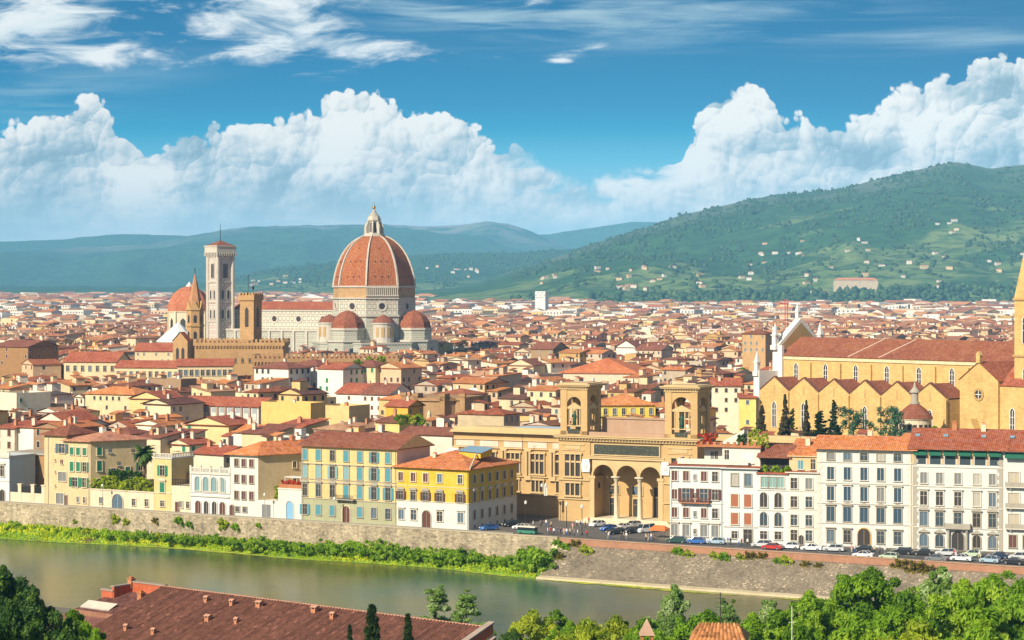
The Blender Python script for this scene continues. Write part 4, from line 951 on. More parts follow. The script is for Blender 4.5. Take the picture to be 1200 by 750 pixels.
# ------------------------------------------------------------------ the library
def arch_wall(mb, xs, z0, zs, z1, y0, y1, m=0, n=10, dz=1.):
    """wall between z0 and z1 pierced by round arches: xs = [(x0,x1)...] springing at zs; the piers between reach z0"""
    for (a, b), (c, d) in zip(xs[:-1], xs[1:]): 
        if c - b > .01: mb.box(b, c, y0, y1, zs, z1, m)
    for a, b in xs:
        r = (b - a) / 2; cx = (a + b) / 2
        for i in range(n):
            t0, t1 = math.pi * i / n, math.pi * (i + 1) / n
            p = [(cx + r * math.cos(t0), zs + r * math.sin(t0) * dz), (cx + r * math.cos(t0), z1), (cx + r * math.cos(t1), z1), (cx + r * math.cos(t1), zs + r * math.sin(t1) * dz)]
            mb.plate(p, y0, y1, m)
def ring_arch(mb, cx, zs, r, w, y0, y1, n=10, m=0):
    for i in range(n):
        a0, a1 = math.pi * i / n, math.pi * (i + 1) / n
        mb.plate([(cx + r * math.cos(a0), zs + r * math.sin(a0)), (cx + (r + w) * math.cos(a0), zs + (r + w) * math.sin(a0)), (cx + (r + w) * math.cos(a1), zs + (r + w) * math.sin(a1)), (cx + r * math.cos(a1), zs + r * math.sin(a1))], y0, y1, m)
def dentils(mb, x0, x1, y0, z0, z1, pitch=.8, w=.42, d=.35):
    n = int((x1 - x0) / pitch)
    for i in range(n): x = x0 + (i + .5) * (x1 - x0) / n; mb.box(x - w / 2, x + w / 2, y0 - d, y0, z0, z1)
LIB = thing('library', 'large sandstone library with three-arched porch and two open statue towers', 'library', (LP[0], LP[1], 0), LA)
LS = stone('library sandstone', (.46, .31, .14), 1.6, .6, .22, .8); LS2 = stone('library pale sandstone', (.51, .37, .19), 2., .7, .18, .85); LW_ = 36.4
mb = MB()
# body: piers left and right of the porch, attic above, back wall of the porch
mb.box(.6, 8.9, 0, 20, 0, 20.0); mb.box(27.9, LW_, 0, 20, 0, 20.); mb.box(8.9, 27.9, 6.5, 20, 0, 20.); mb.box(8.9, 27.9, .25, 6.5, 15.2, 20.)
mb.box(27.0, 27.9, 0.02, 6.5, 0, 10.9); mb.box(8.9, 9.6, .02, 6.5, 0, 10.9)
mb.build('wall', LS, LIB)
mb = MB(); A3 = [(9.6, 15.0), (15.7, 21.1), (21.8, 27.0)]
arch_wall(mb, A3, 11.2, 11.2, 15.2, .3, 1.4); mb.box(9.3, 9.6, .3, 1.4, 11.2, 15.2)
for a, b_ in A3: ring_arch(mb, (a + b_) / 2, 11.2, (b_ - a) / 2, .45, .1, .3)
mb.build('arcade', LS2, LIB)
for x in (15.35, 21.45):
    mb = MB(); mb.lathe([(.72, 1.3), (.72, 1.7), (.52, 2.), (.5, 5.), (.43, 10.), (.5, 10.1)], 12, x, .85); mb.box(x - .8, x + .8, .05, 1.65, .9, 1.3)
    mb.lathe([(.45, 10.), (.6, 10.3), (.85, 10.9)], 12, x, .85); mb.box(x - .95, x + .95, -.1, 1.8, 10.85, 11.2); mb.build('column', TRIM, LIB, True)
for x in (9.45, 27.15):
    mb = MB(); mb.box(x - .6, x + .6, -.12, .02, 1.2, 10.5); mb.box(x - .85, x + .85, -.25, .02, 10.5, 11.2); mb.build('pilaster', LS2, LIB)
for x in (7.9, 28.4):
    mb = MB(); mb.plate([(x - 1.0, 12.0), (x + 1.0, 12.0), (x + 1.15, 13.6), (x + .9, 15.1), (x - .9, 15.1), (x - 1.15, 13.6)], -.45, -.02)
    mb.lathe([(.1, -.7), (.5, -.6), (.6, -.45)], 10, 0, 0); mb.v[-30:] = [(x + vx, vz, 13.6 + vy) for vx, vy, vz in mb.v[-30:]]; mb.build('coat_of_arms', plain('white marble', (.66, .64, .58), .5), LIB)
# steps
mb = MB()
for i in range(5): mb.box(8 - i * .45, 29 + i * .45, -.4 - i * .5, 6.5, .05 + .0, 1.2 - i * .22)
mb.build('steps', TRIM, LIB)
# entablature, inscribed panel, cornice
mb = MB(); mb.box(8.6, 28.2, -.15, .3, 15.2, 15.7); mb.box(8.6, 28.2, -.3, .3, 15.7, 15.95); mb.build('entablature', LS2, LIB)
fm, t, b = newmat('dark inscription panel'); oc = t.new('ShaderNodeTexCoord').outputs['Object']
vz = t.new('ShaderNodeTexVoronoi'); t.put(vz.inputs['Vector'], t.vm('MULTIPLY', oc, (1.6, 1., 1.1))); vz.inputs['Scale'].default_value = 1.6
t.put(b.inputs['Base Color'], t.ramp(vz.outputs['Distance'], [(.15, (.10, .10, .055, 1)), (.4, (.030, .035, .022, 1))])); b.inputs['Roughness'].default_value = .5
mb = MB(); mb.box(10., 26.8, -.05, .3, 16.35, 18.7); mb.build('frieze_panel', fm, LIB)
mb = MB()
for z0, z1 in ((16.1, 16.35), (18.7, 18.95)): mb.box(9.7, 27.1, -.16, .25, z0, z1)
mb.box(9.7, 10., -.16, .25, 16.35, 18.7); mb.box(26.8, 27.1, -.16, .25, 16.35, 18.7); mb.build('panel_frame', LS2, LIB)
mb = MB(); mb.box(.3, LW_ + .3, -.45, 20.3, 19.4, 19.75); dentils(mb, .4, LW_ + .2, -.45, 19.75, 20.1); mb.box(-.2, LW_ + .9, -1.1, 20.6, 20.1, 20.5); mb.box(-.4, LW_ + 1.1, -1.3, 20.7, 20.5, 20.75)
n = 22
for i in range(n): y = .2 + i * .8; mb.box(LW_ + .3, LW_ + .65, y, y + .42, 19.75, 20.1)
mb.build('cornice', LS2, LIB)
mb = MB(); mb.box(8.4, 28., .4, .9, 20.75, 21.6); mb.box(8.4, 28, 8, 9, 20.75, 24.4); mb.box(8.2, 28.2, 7.7, 9.3, 24.4, 24.8); mb.build('roof_parapet', plaster('brown parapet', (.38, .25, .17)), LIB)
mb = MB(); mb.box(.4, LW_, .9, 20, 20.75, 20.9); mb.build('roof', GREYTRIM, LIB)
# windows of the end bays (three lights) and low windows; string courses
def lib_triple(x, z, w, h, y=0., parent=LIB):
    mb = MB(); mb.quad((x - w / 2, y - .03, z), (x + w / 2, y - .03, z), (x + w / 2, y - .03, z + h), (x - w / 2, y - .03, z + h)); pn = mb.mesh('pane', DARK)
    mb = MB()
    for xx in (-w / 2 - .2, -w / 6, w / 6, w / 2 + .2): mb.tube((x + xx, y - .25, z), (x + xx, y - .25, z + h), .2, n=8)
    if h > 4: mb.box(x - w / 2, x + w / 2, y - .2, y - .035, z + h * .62, z + h * .70)
    mb.box(x - w / 2 - .6, x + w / 2 + .6, y - .55, y, z + h, z + h + .45); mb.box(x - w / 2 - .6, x + w / 2 + .6, y - .6, y, z - .4, z)
    o = mb.build('window', LS2, parent); link('pane', pn, o)
lib_triple(4.4, 10.9, 3.9, 5.2); lib_triple(4.4, 6.3, 3.6, 2.9); lib_triple(32., 10.9, 3.9, 5.2); lib_triple(32., 6.3, 3.6, 2.9)
for x in (4.4, 32.):
    mb = MB(); mb.box(x - 3., x + 3., -.2, 0, 17.0, 17.25); mb.box(x - 3., x + 3., -.2, 0, 18.3, 18.55); mb.box(x - 2, x + 2, -.12, 0, 17.35, 18.2); mb.build('panel_frame', LS2, LIB)
mb = MB(); mb.box(.45, 8.9, -.35, 0, 5.3, 5.6); mb.box(.45, 8.9, -.35, 0, 9.9, 10.25); mb.build('string_course', LS2, LIB)
mb = MB(); mb.box(27.9, LW_ + .2, -.35, 0, 5.3, 5.6); mb.box(27.9, LW_ + .2, -.35, 0, 9.9, 10.25); mb.build('string_course', LS2, LIB)
# back wall of the porch
for x in (12.3, 18.4, 24.4):
    add_window(LIB, x, 1.2, 2.2 if x != 24.4 else 3.4, 4.2 if x != 24.4 else 7.2, 'plain', LS2, DARK, lambda x, z: ((x, 6.5, z), 0.), name='door'); 
    if x != 24.4: add_window(LIB, x, 6.4, 2.6, 2., 'plain', LS2, DARK, lambda x, z: ((x, 6.5, z), 0.))
mb = MB(); mb.lathe([(.75, 0), (1.0, .15), (1.15, .1)], 14); mb.v = [(9.62 + z, 3.6 + x, 8.6 + y) for x, y, z in mb.v]; mb.build('round_window', LS2, LIB)
mb = MB(); mb.add([(9.63, 3.6 + .8 * math.cos(a * math.pi / 7), 8.6 + .8 * math.sin(a * math.pi / 7)) for a in range(14)], [tuple(range(14))]); mb.build('round_window_pane', DARK, LIB)
# towers
def lib_tower(x0, x1):
    r = LIB; D0 = 8.; mb = MB(); z0, zt = 20.75, 31.6; p = 1.7
    for xa in (x0, x1 - p):
        for ya in (.3, D0 - p + .3): mb.box(xa, xa + p, ya, ya + p, z0, zt)
    w = x1 - x0
    mb.box(x0, x1, .3, D0 + .3, z0, z0 + .9)
    arch_wall(mb, [(x0 + p, x1 - p)], z0, 28.0, zt, .45, 1.1); arch_wall(mb, [(x0 + p, x1 - p)], z0, 28.0, zt, D0 - .5, D0 + .15)
    k = len(mb.v); sub = MB()
    arch_wall(sub, [(.3 + p, D0 + .3 - p)], z0, 28.0, zt, 0, .65)
    for off, flip in ((x1 - .8, 1), (x0 + .15, 1)):
        b0 = len(mb.v); mb.v.extend([(off + (.65 - y), x, z) for x, y, z in sub.v]); mb.f.extend([tuple(b0 + i for i in f) for f in sub.f]); mb.m.extend(sub.m); mb.c.extend(sub.c)
    mb.box(x0 + .02, x1 - .02, .32, D0 + .28, zt, zt + .05)
    tw = mb.build('tower', LS, r)
    mb = MB(); mb.box(x0 - .2, x1 + .2, .1, D0 + .5, zt, zt + .4); dentils(mb, x0 - .1, x1 + .1, .1, zt + .4, zt + .75, .6, .3, .3)
    for i in range(13): y = .2 + i * .64; mb.box(x1 + .2, x1 + .5, y, y + .3, zt + .4, zt + .75)
    mb.box(x0 - .9, x1 + .9, -.5, D0 + 1.1, zt + .75, zt + 1.05); mb.box(x0 - 1.1, x1 + 1.1, -.7, D0 + 1.3, zt + 1.05, zt + 1.3); mb.box(x0 - .2, x1 + .2, .2, D0 + .4, zt + 1.3, zt + 1.55); mb.build('cornice', LS2, tw)
    # aedicule in each visible opening: columns, pediment
    for face in ('f', 'r'):
        mb = MB(); hw = (w - 2 * p) / 2 if face == 'f' else (D0 - 2 * p) / 2
        for xx in (-hw * .75, -hw * .32, hw * .32, hw * .75): mb.tube((xx, 0, z0 + 2.3), (xx, 0, z0 + 6.2), .17, n=6)
        mb.box(-hw, hw, -.3, .3, z0 + 2., z0 + 2.3); mb.box(-hw, hw, -.3, .3, z0 + 6.2, z0 + 6.6); mb.plate([(-hw, z0 + 6.6), (hw, z0 + 6.6), (0, z0 + 7.7)], -.25, .25)
        if face == 'f': mb.v = [((x0 + x1) / 2 + x, .8 + y, z) for x, y, z in mb.v]
        else: mb.v = [(x1 - .5 - y, D0 / 2 + .3 + x, z) for x, y, z in mb.v]
        mb.build('aedicule', LS2, tw)
    mb = MB(); mb.box((x0 + x1) / 2 - 1.6, (x0 + x1) / 2 + 1.6, .22, .3, z0 + .25, z0 + 1.4); mb.build('inscription', fm, tw)
    cx = (x0 + x1) / 2
    st = MB(); st.lathe([(.02, 0), (.42, .02), (.46, .9), (.36, 1.5), (.44, 2.2), (.40, 2.45), (.16, 2.6), (.15, 2.7), (.22, 2.8), (.23, 3.0), (.14, 3.15), (.02, 3.18)], 10)
    st.tube((.4, 0, 2.4), (.55, -.15, 1.6), .13, .1); st.tube((.55, -.15, 1.6), (.25, -.4, 1.5), .1, .08); st.tube((-.4, 0, 2.4), (-.62, -.1, 1.7), .13, .1); st.tube((-.62, -.1, 1.7), (-.5, -.4, 2.2), .1, .08); st.box(-.5, .5, -.4, .4, -.25, 0)
    s_ = st.mesh('statue', BRONZE, True); o = link('statue', s_, None, LW(cx, .75, z0 + 2.56), LA)
    return o
s1 = lib_tower(.9, 8.); tag(s1, 'green bronze statue standing in the left library tower', 'statue', 'bronze statues in the library towers')
s2 = lib_tower(28.1, LW_ - .1); tag(s2, 'green bronze statue standing in the right library tower', 'statue', 'bronze statues in the library towers')
# the two wings, set back nine metres
def lib_wing(x0, x1, D):
    mb = MB(); mb.box(x0, x1, 9, 9 + D, 0, 20.2); mb.build('wing_wall', LS, LIB)
    mb = MB(); mb.box(x0, x1, 8.6, 9, 19.3, 19.6); dentils(mb, x0, x1, 8.6, 19.6, 19.95); mb.box(x0 - .3, x1, 7.9, 9 + D, 20.2, 20.6); mb.box(x0 - .5, x1, 7.6, 9, 19.95, 20.2); mb.box(x0, x1, 8.7, 9.1, 20.6, 21.4); mb.build('cornice', LS2, LIB)
    n = max(1, int((x1 - x0) / 6.4)); st_ = (x1 - x0) / n
    for i in range(n):
        xc = x0 + st_ * (i + .5)
        lib_triple(xc, 10.2, 3.4, 4.9, 9.); lib_triple(xc, 5.8, 3.0, 2.8, 9.)
        mb = MB(); mb.box(xc - 2.6, xc + 2.6, 8.85, 9, 16.5, 17.9); mb.build('panel', PINKW, LIB)
        for dx in (-.45, .45):
            mb = MB(); mb.tube((x0 + st_ * i + dx + .9, 8.6, 9.6), (x0 + st_ * i + dx + .9, 8.6, 15.6), .33, n=8); mb.build('half_column', LS2, LIB)
        mb = MB(); mb.box(x0 + st_ * i, x0 + st_ * i + 1.8, 8.2, 9., 8.6, 9.6); mb.box(x0 + st_ * i, x0 + st_ * i + 1.8, 8.2, 9., 15.6, 16.1); mb.build('column_base', LS2, LIB)
    mb = MB(); mb.box(x0, x1, 8.5, 9., 16.1, 16.4); mb.box(x0, x1, 8.6, 9, 4.9, 5.2); mb.box(x0, x1, 8.55, 9, 9.3, 9.6); mb.box(x0, x1, 8.7, 9, 18.1, 18.4); mb.build('string_course', LS2, LIB)
lib_wing(-33., .6, 16); lib_wing(LW_, LW_ + 52, 14)
mb = MB(); mb.box(-18, -2, 12, 20, 20.6, 21.2); mb.build('skylight', COPPER, LIB)

# ------------------------------------------------------------------ the basilica on the right
SC0 = (90.7, 720.); SCA = math.atan2(-.77, .638)
SC = thing('basilica', 'long ochre stone basilica with gabled chapels, lancets and dark red nave roof', 'church', (SC0[0], SC0[1], 0), SCA)
SCS = stone('basilica stone', (.53, .355, .135), 1.3, .6, .5, .7); SCM = plain('basilica white marble', (.68, .66, .60), .6)
SL = 97.; AD = 10.; GW = 13.1
def lancet(x, z, w, h, y, parent, face=None):
    mb = MB(); n = 6; pts = [(-w / 2, 0), (w / 2, 0)] + [(w / 2 - w * (1 - math.cos(math.pi / 3 * i / n)), h - w * .87 + w * math.sin(math.pi / 3 * i / n)) for i in range(n + 1)]
    pts += [(-(w / 2 - w * (1 - math.cos(math.pi / 3 * i / n))), h - w * .87 + w * math.sin(math.pi / 3 * i / n)) for i in range(n - 1, -1, -1)]
    p = MB(); p.add([(px_, -.04, pz) for px_, pz in pts], [tuple(range(len(pts)))])
    q = [(px_ * 1.25 + (0), pz * 1.03 - .1) for px_, pz in pts]; k = len(pts)
    mb.add([(a, -.25, c) for a, c in pts] + [(a, -.25, c) for a, c in q] + [(a, 0, c) for a, c in q] + [(a, 0, c) for a, c in pts],
           [(i, k + i, k + (i + 1) % k, (i + 1) % k)[::-1] for i in range(k)] + [(k + i, 2 * k + i, 2 * k + (i + 1) % k, k + (i + 1) % k)[::-1] for i in range(k)] + [(3 * k + i, i, (i + 1) % k, 3 * k + (i + 1) % k)[::-1] for i in range(k)])
    mb.box(-.09, .09, -.18, -.045, 0, h * .93); mb.box(-w / 2, w / 2, -.17, -.046, h * .45, h * .45 + .12); mb.box(-w / 2, w / 2, -.17, -.046, h * .7, h * .7 + .12)
    loc, rz = ((x, y, z), 0.) if face is None else face
    o = link('lancet_window', mb.mesh('lancet_window', SCM), parent, loc, rz); link('pane', p.mesh('pane', DARK), o)
mb = MB(); mb.box(0, SL, 0, 20, 0, 33.5); mb.build('nave_wall', SCS, SC)
rr = roof_mb(SL, 20, 33.5, 6., 'gable', .7, 'x'); rr.build('nave_roof', [tiles('old nave tiles', (.25, .085, .042)), SCS, SCS], SC)
mb = MB(); mb.box(0, SL, -.35, 0, 32.3, 33.45); mb.build('eaves_band', plaster('pale band', (.62, .52, .32)), SC)
for i in range(7):
    x = .6 + i * GW; mb = MB(); mb.box(x + GW - .5, x + GW + .35, -.8, 0, 20, 31.5); 
    if i < 7: mb.build('buttress', SCS, SC)
    if i < 6.5: lancet(x + GW * .5, 24.2, 1.7, 7., 0., SC)
for i, x in enumerate((30, 43.)):
    mb = MB(); mb.add([(x, -.5, 33.85), (x + .5, -.5, 33.85), (x + 7.5, 9.6, 39.65), (x + 7, 9.6, 39.65)], [(0, 1, 2, 3)]); mb.build('roof_ridge_strip', PINKW, SC)
# aisle with six cross gables
mb = MB()
for i in range(6):
    x = i * GW; mb.plate([(x, 0), (x + GW, 0), (x + GW, 22.6), (x + GW / 2, 27.), (x, 22.6)], -AD, -AD + 1.)
mb.box(-.01, 6 * GW, -AD + 1., -.01, 0, 21.9); mb.build('aisle_wall', SCS, SC)
mb = MB(); mc = MB()
for i in range(6):
    x = i * GW; 
    mb.add([(x, -AD + 1, 22.3), (x + GW / 2, -AD + 1, 26.7), (x + GW / 2, 0, 26.7), (x, 0, 22.3), (x + GW, -AD + 1, 22.3), (x + GW, 0, 22.3)], [(0, 1, 2, 3), (1, 4, 5, 2)])
    for sx in (-1, 1):
        mc.add([(x + GW / 2, -AD - .3, 27.1), (x + GW / 2 + sx * GW / 2, -AD - .3, 22.6), (x + GW / 2 + sx * GW / 2, -AD + 1.2, 22.6), (x + GW / 2, -AD + 1.2, 27.1), (x + GW / 2, -AD - .3, 26.8), (x + GW / 2 + sx * GW / 2, -AD - .3, 22.3)],
               [(0, 1, 2, 3) if sx < 0 else (3, 2, 1, 0), (0, 4, 5, 1) if sx < 0 else (1, 5, 4, 0)])
mb.build('aisle_roof', T_BR, SC); mc.build('gable_coping', T_DK, SC)
for i in range(6):
    x = i * GW + GW / 2; lancet(x, 10.2, 1.7, 8.4, -AD, SC)
    mb = MB(); mb.box(x + GW / 2 - .35, x + GW / 2 + .25, -AD - .75, -AD, 0, 21.8); mb.build('buttress', SCS, SC)
    mb = MB(); mb.box(x - .3, x + .3, -AD - .06, -AD, 21.2, 24.); mb.build('slit', SANDD, SC)
# transept with rose window
TX0, TX1, TYo = 91.5, 105.5, -20.
mb = MB(); mb.plate([(TX0, 0), (TX1, 0), (TX1, 28.8), ((TX0 + TX1) / 2, 34.), (TX0, 28.8)], TYo, 0.); mb.build('transept_wall', SCS, SC)
mb = MB(); xm = (TX0 + TX1) / 2
mb.add([(TX0 - .5, TYo - .3, 28.7), (xm, TYo - .3, 34.3), (xm, 2, 34.3), (TX0 - .5, 2, 28.7), (TX1 + .5, TYo - .3, 28.7), (TX1 + .5, 2, 28.7)], [(0, 1, 2, 3), (1, 4, 5, 2)]); mb.build('transept_roof', T_RED, SC)
mb = MB(); mb.box(xm - .7, xm + .7, TYo - .4, TYo + .8, 34., 36.2); mb.box(xm - .35, xm + .35, TYo - .45, TYo - .4, 34.8, 35.8); mb.plate([(xm - .9, 36.2), (xm + .9, 36.2), (xm, 37.4)], TYo - .5, TYo + .9); mb.build('bellcote', SCS, SC)
mb = MB(); n = 20; mb.lathe([(1.25, 0), (1.9, 0), (1.95, .3)], n); mb.v = [(xm + x, TYo - .3 + z * 1., 24.6 + y) for x, y, z in mb.v]; o = mb.build('rose_window', SANDD, SC)
mb = MB(); mb.add([(xm + 1.3 * math.cos(a * math.pi / 10), TYo - .05, 24.6 + 1.3 * math.sin(a * math.pi / 10)) for a in range(20)], [tuple(range(20))]); mb.build('pane', DARK, o)
mb = MB(); mb.box(xm - 1.3, xm + 1.3, TYo - .2, TYo - .08, 24.5, 24.7); mb.box(xm - .1, xm + .1, TYo - .22, TYo - .07, 23.3, 25.9); mb.build('tracery', SCM, o)
mb = MB(); mb.box(xm - 2.4, xm + 1., TYo - 3., TYo, 8, 13.6); mb.plate([(xm - 2.6, 13.6), (xm + 1.2, 13.6), (xm - .7, 17.5)], TYo - 3.1, TYo); mb.build('porch', SCS, SC)
add_window(SC, xm + 2.4, 9.5, 1.2, 4., 'plain', SANDD, DARK, lambda x, z: ((x, TYo, z), 0.), name='door')
mb = MB(); mb.plate([(0, 0), (14, 0), (14, 27.5), (7, 33.), (0, 27.5)], TX1, TX1 + 9); mb.v = [(y, TYo + 1. + x, z) for x, y, z in mb.v]; mb.f = [f[::-1] for f in mb.f]; mb.build('chapel_wall', SCS, SC)
mb = MB(); mb.add([(TX1, TYo + .6, 27.4), (TX1 + 9.4, TYo + .6, 27.4), (TX1 + 9.4, TYo + 8, 33.3), (TX1, TYo + 8, 33.3), (TX1, TYo + 15.4, 27.4), (TX1 + 9.4, TYo + 15.4, 27.4)], [(0, 1, 2, 3), (3, 2, 5, 4)]); mb.build('chapel_roof', T_RED, SC)
lancet(0, 0, 1.8, 11, 0, SC, ((TX1 + 9.02, TYo + 8., 11.), math.pi / 2)); lancet(TX1 + 4.5, 12, 1.5, 9, TYo + 1., SC)
# marble facade slab at the west end
mb = MB(); fp = [(-AD - .4, 0), (-AD - .4, 28.5), (-1.2, 28.5), (-1.2, 37.), (10, 46.), (21.2, 37.), (21.2, 28.5), (20 + AD, 28.5), (20 + AD, 0)]
mb.plate([(p[0], p[1]) for p in fp][::-1], -2.6, -.05); mb.v = [(y, x, z) for x, y, z in mb.v]; o = mb.build('facade', [SCM], SC)
mb = MB(); mb.plate([(-.6, 33.9), (20.6, 33.9), (20.6, 36.2), (10, 44.6), (-.6, 36.2)], -.04, .05); mb.v = [(y, x, z) for x, y, z in mb.v]; mb.build('facade_back', SANDD, SC)
def pinnacle(x, y, z, s=1.):
    mb = MB(); mb.box(x - 1.2 * s, x + 1.2 * s, y - 1.2 * s, y + 1.2 * s, z - 1.5, z); mb.box(x - .8 * s, x + .8 * s, y - .8 * s, y + .8 * s, z, z + 3.2 * s); mb.box(x - 1.1 * s, x + 1.1 * s, y - 1.1 * s, y + 1.1 * s, z + 3.2 * s, z + 3.6 * s)
    mb.prism([(x - .8 * s, y - .8 * s), (x + .8 * s, y - .8 * s), (x + .8 * s, y + .8 * s), (x - .8 * s, y + .8 * s)], z + 3.6 * s, z + 7.6 * s, taper=.05); mb.build('pinnacle', SCM, SC)
pinnacle(-1.4, -1.2, 37.); pinnacle(-1.4, 21.2, 37.); pinnacle(-1.4, 10, 45.6, .8); pinnacle(-1.4, -AD, 28.4, .9)
mb = MB(); mb.box(-.1, 1.6, -1.2, 0, 10, 37.); mb.build('facade_pier', SCM, SC)
# its bell tower at the right edge
tw = thing('bell_tower', 'slender ochre stone bell tower with spire at the right edge', 'tower', atY(1212.5, 625.), R(-52))
mb = MB(); mb.box(-4.1, 4.1, -4.1, 4.1, 0, 52.5); mb.build('shaft', SCS, tw)
mb = MB(); mb.prism([(-4.2, -4.2), (4.2, -4.2), (4.2, 4.2), (-4.2, 4.2)], 53., 80., taper=.03); mb.build('spire', SCS, tw)
for zz in (22, 36, 52.5): mb = MB(); mb.box(-4.5, 4.5, -4.5, 4.5, zz, zz + .6); mb.build('string_course', SANDD, tw)
for i in range(4):
    a = i * math.pi / 2; mb = MB(); mb.plate([(-3.6, 0), (3.6, 0), (0, 6.2)], -4.45, -3.); o = mb.build('gable', SCS, tw); o.location = (0, 0, 53.1); o.rotation_euler = (0, 0, a)
    lancet(0, 0, 2., 8, 0, tw, ((4.1 * math.sin(a), -4.1 * math.cos(a), 40.), a)); lancet(0, 0, 1.6, 7, 0, tw, ((4.1 * math.sin(a), -4.1 * math.cos(a), 26.), a))
# domed chapel in its garden
ch = thing('domed_chapel', 'small round chapel with brown conical roof and white lantern before the basilica', 'chapel', atY(1072, 640., 0))
mb = MB(); mb.lathe([(4.9, 0), (4.9, 16.6), (5.2, 16.8), (5.2, 17.2)], 24); mb.build('drum', PALE, ch, False)
mb = MB(); mb.lathe([(5.5, 17.2), (4.7, 18.4), (3.4, 19.8), (2., 20.9), (1., 21.6)], 24); mb.build('roof', T_BR, ch, False)
mb = MB(); mb.lathe([(1.5, 21.4), (1.5, 21.9), (1.1, 22.), (1.1, 24.6), (1.6, 24.8), (1.5, 25.2), (.5, 26.4), (.1, 28.2)], 10); mb.build('lantern', GREYTRIM, ch)
for a in range(8):
    an = -math.pi / 2 + (a - 3.5) * .35; mb = MB(); mb.box(-.5, .5, -.05, .05, 0, 1.6); o = mb.build('window', DARK, ch); o.location = (4.92 * math.cos(an), 4.92 * math.sin(an), 13.8); o.rotation_euler = (0, 0, an + math.pi / 2)

# ------------------------------------------------------------------ the cathedral
DY = 1350.; DX = (438.3 - 600) / F * DY
DU = thing('cathedral', 'great marble cathedral with octagonal ribbed red brick dome and white lantern', 'cathedral', (DX, DY, 0))
MAR = marble('green and white marble', 3.2, 4.0, base=(.53, .48, .39), lw=.09); MARW = plaster('cathedral marble', (.47, .43, .36), var=.25); MARS = marble('small marble panels', 2., 2.6, base=(.48, .45, .37), lw=.11)
T_DOME = tiles('dome tiles', (.31, .10, .033), pitch=1.1, patch=.35); T_DOMS = tiles('half dome tiles', (.24, .075, .035), pitch=.9); ROUGH = plaster('bare dome masonry', (.40, .25, .12), var=.35)
def octo(r, a0=-7., n=8): return [(r * math.sin(R(a0 + 45 * i)), -r * math.cos(R(a0 + 45 * i))) for i in range(n)]
DR = 27.
mb = MB(); mb.prism(octo(DR * .985), 40., 51.2); mb.build('drum', MAR, DU)
mb = MB(); mb.prism(octo(DR), 0, 39.9); mb.build('crossing_wall', MARS, DU)
mb = MB(); mb.prism(octo(DR * 1.52, -7), 0, 22.5); mb.prism(octo(DR * 1.54, -7), 22.5, 23.6); mb.build('lower_wall', MARS, DU)
mb = MB(); mb.prism(octo(DR * .97), 51.2, 58.2); mb.build('upper_drum', ROUGH, DU)
for z0, z1, rr_ in ((39.6, 40.6, 1.04), (50.6, 51.4, 1.02), (57.8, 58.8, 1.0)): mb = MB(); mb.prism(octo(DR * rr_), z0, z1); mb.build('cornice', MARW, DU)
PROF = [(58.8, 1.0), (62, .985), (66, .955), (70, .915), (74, .86), (78, .79), (81.5, .705), (84.5, .61), (87., .50), (89., .38), (90.2, .27)]
mb = MB()
for i in range(8):
    for (z0, k0), (z1, k1) in zip(PROF[:-1], PROF[1:]):
        a, b = octo(DR * .965 * k0), octo(DR * .965 * k1); mb.add([(*a[i], z0), (*a[(i + 1) % 8], z0), (*b[(i + 1) % 8], z1), (*b[i], z1)], [(0, 1, 2, 3)])
mb.build('dome', T_DOME, DU)
for i in range(8):
    mb = MB(); an = R(-7 + 45 * i); dx, dy = math.sin(an), -math.cos(an); tx, ty = -dy, dx; wd = .52
    ring = []
    for z, k in PROF:
        ro = DR * .965 * k + .75; ri = DR * .965 * k - .6; w_ = wd * (.55 + .45 * k)
        ring.append([(dx * ri + tx * w_, dy * ri + ty * w_, z), (dx * ro + tx * w_, dy * ro + ty * w_, z + .25), (dx * ro - tx * w_, dy * ro - ty * w_, z + .25), (dx * ri - tx * w_, dy * ri - ty * w_, z)])
    for a, b in zip(ring[:-1], ring[1:]): mb.add(a + b, [(0, 1, 5, 4), (1, 2, 6, 5), (2, 3, 7, 6)])
    mb.build('rib', MARW, DU)
    am_ = R(-7 + 45 * i + 22.5); ap = DR * .985 * math.cos(R(22.5))
    o = None; mb = MB(); mb.lathe([(1.9, -.05), (2.1, .35), (3.2, .35), (3.3, -.1)], 18); mb.v = [(x, -z, y) for x, y, z in mb.v]; o = mb.build('oculus', MARW, DU); o.location = (ap * math.sin(am_), -ap * math.cos(am_), 46.); o.rotation_euler = (0, 0, am_)
    mb = MB(); mb.add([(1.95 * math.cos(a * math.pi / 8), -.06, 1.95 * math.sin(a * math.pi / 8)) for a in range(16)], [tuple(range(16))]); mb.build('pane', DARK, o)
    for row, (zz, kk) in enumerate(((64., .95), (73.5, .845), (82., .665))):   # small holes of the dome
        for sx in (-.45, 0, .45):
            if row == 2 and sx: continue
            r_ = DR * .965 * kk * math.cos(R(22.5)) + .5; w_ = 10. * kk * sx; mb = MB(); mb.box(-.35, .35, -.25, .5, 0, .8); q = mb.build('vent', DARK, DU); q.location = (r_ * math.sin(am_) + w_ * math.cos(am_), -r_ * math.cos(am_) + w_ * math.sin(am_), zz); q.rotation_euler = (0, 0, am_)
    if i == 0:      # the one finished gallery
        mb = MB(); hw = DR * math.sin(R(22.5))
        mb.box(-hw, hw, -1.6, .2, 52.2, 53.); mb.box(-hw, hw, -1.5, .2, 57.4, 58.6)
        for k in range(16): xx = -hw + (k + .5) * 2 * hw / 16; mb.box(xx - .3, xx + .3, -1.4, -.9, 53., 57.4)
        mb.box(-hw, hw, -.3, .1, 53, 57.4, 1)
        apg = DR * .97 * math.cos(R(22.5)); q = mb.build('gallery', [MARW, SANDD], DU); q.location = (apg * math.sin(am_), -apg * math.cos(am_), 0); q.rotation_euler = (0, 0, am_)
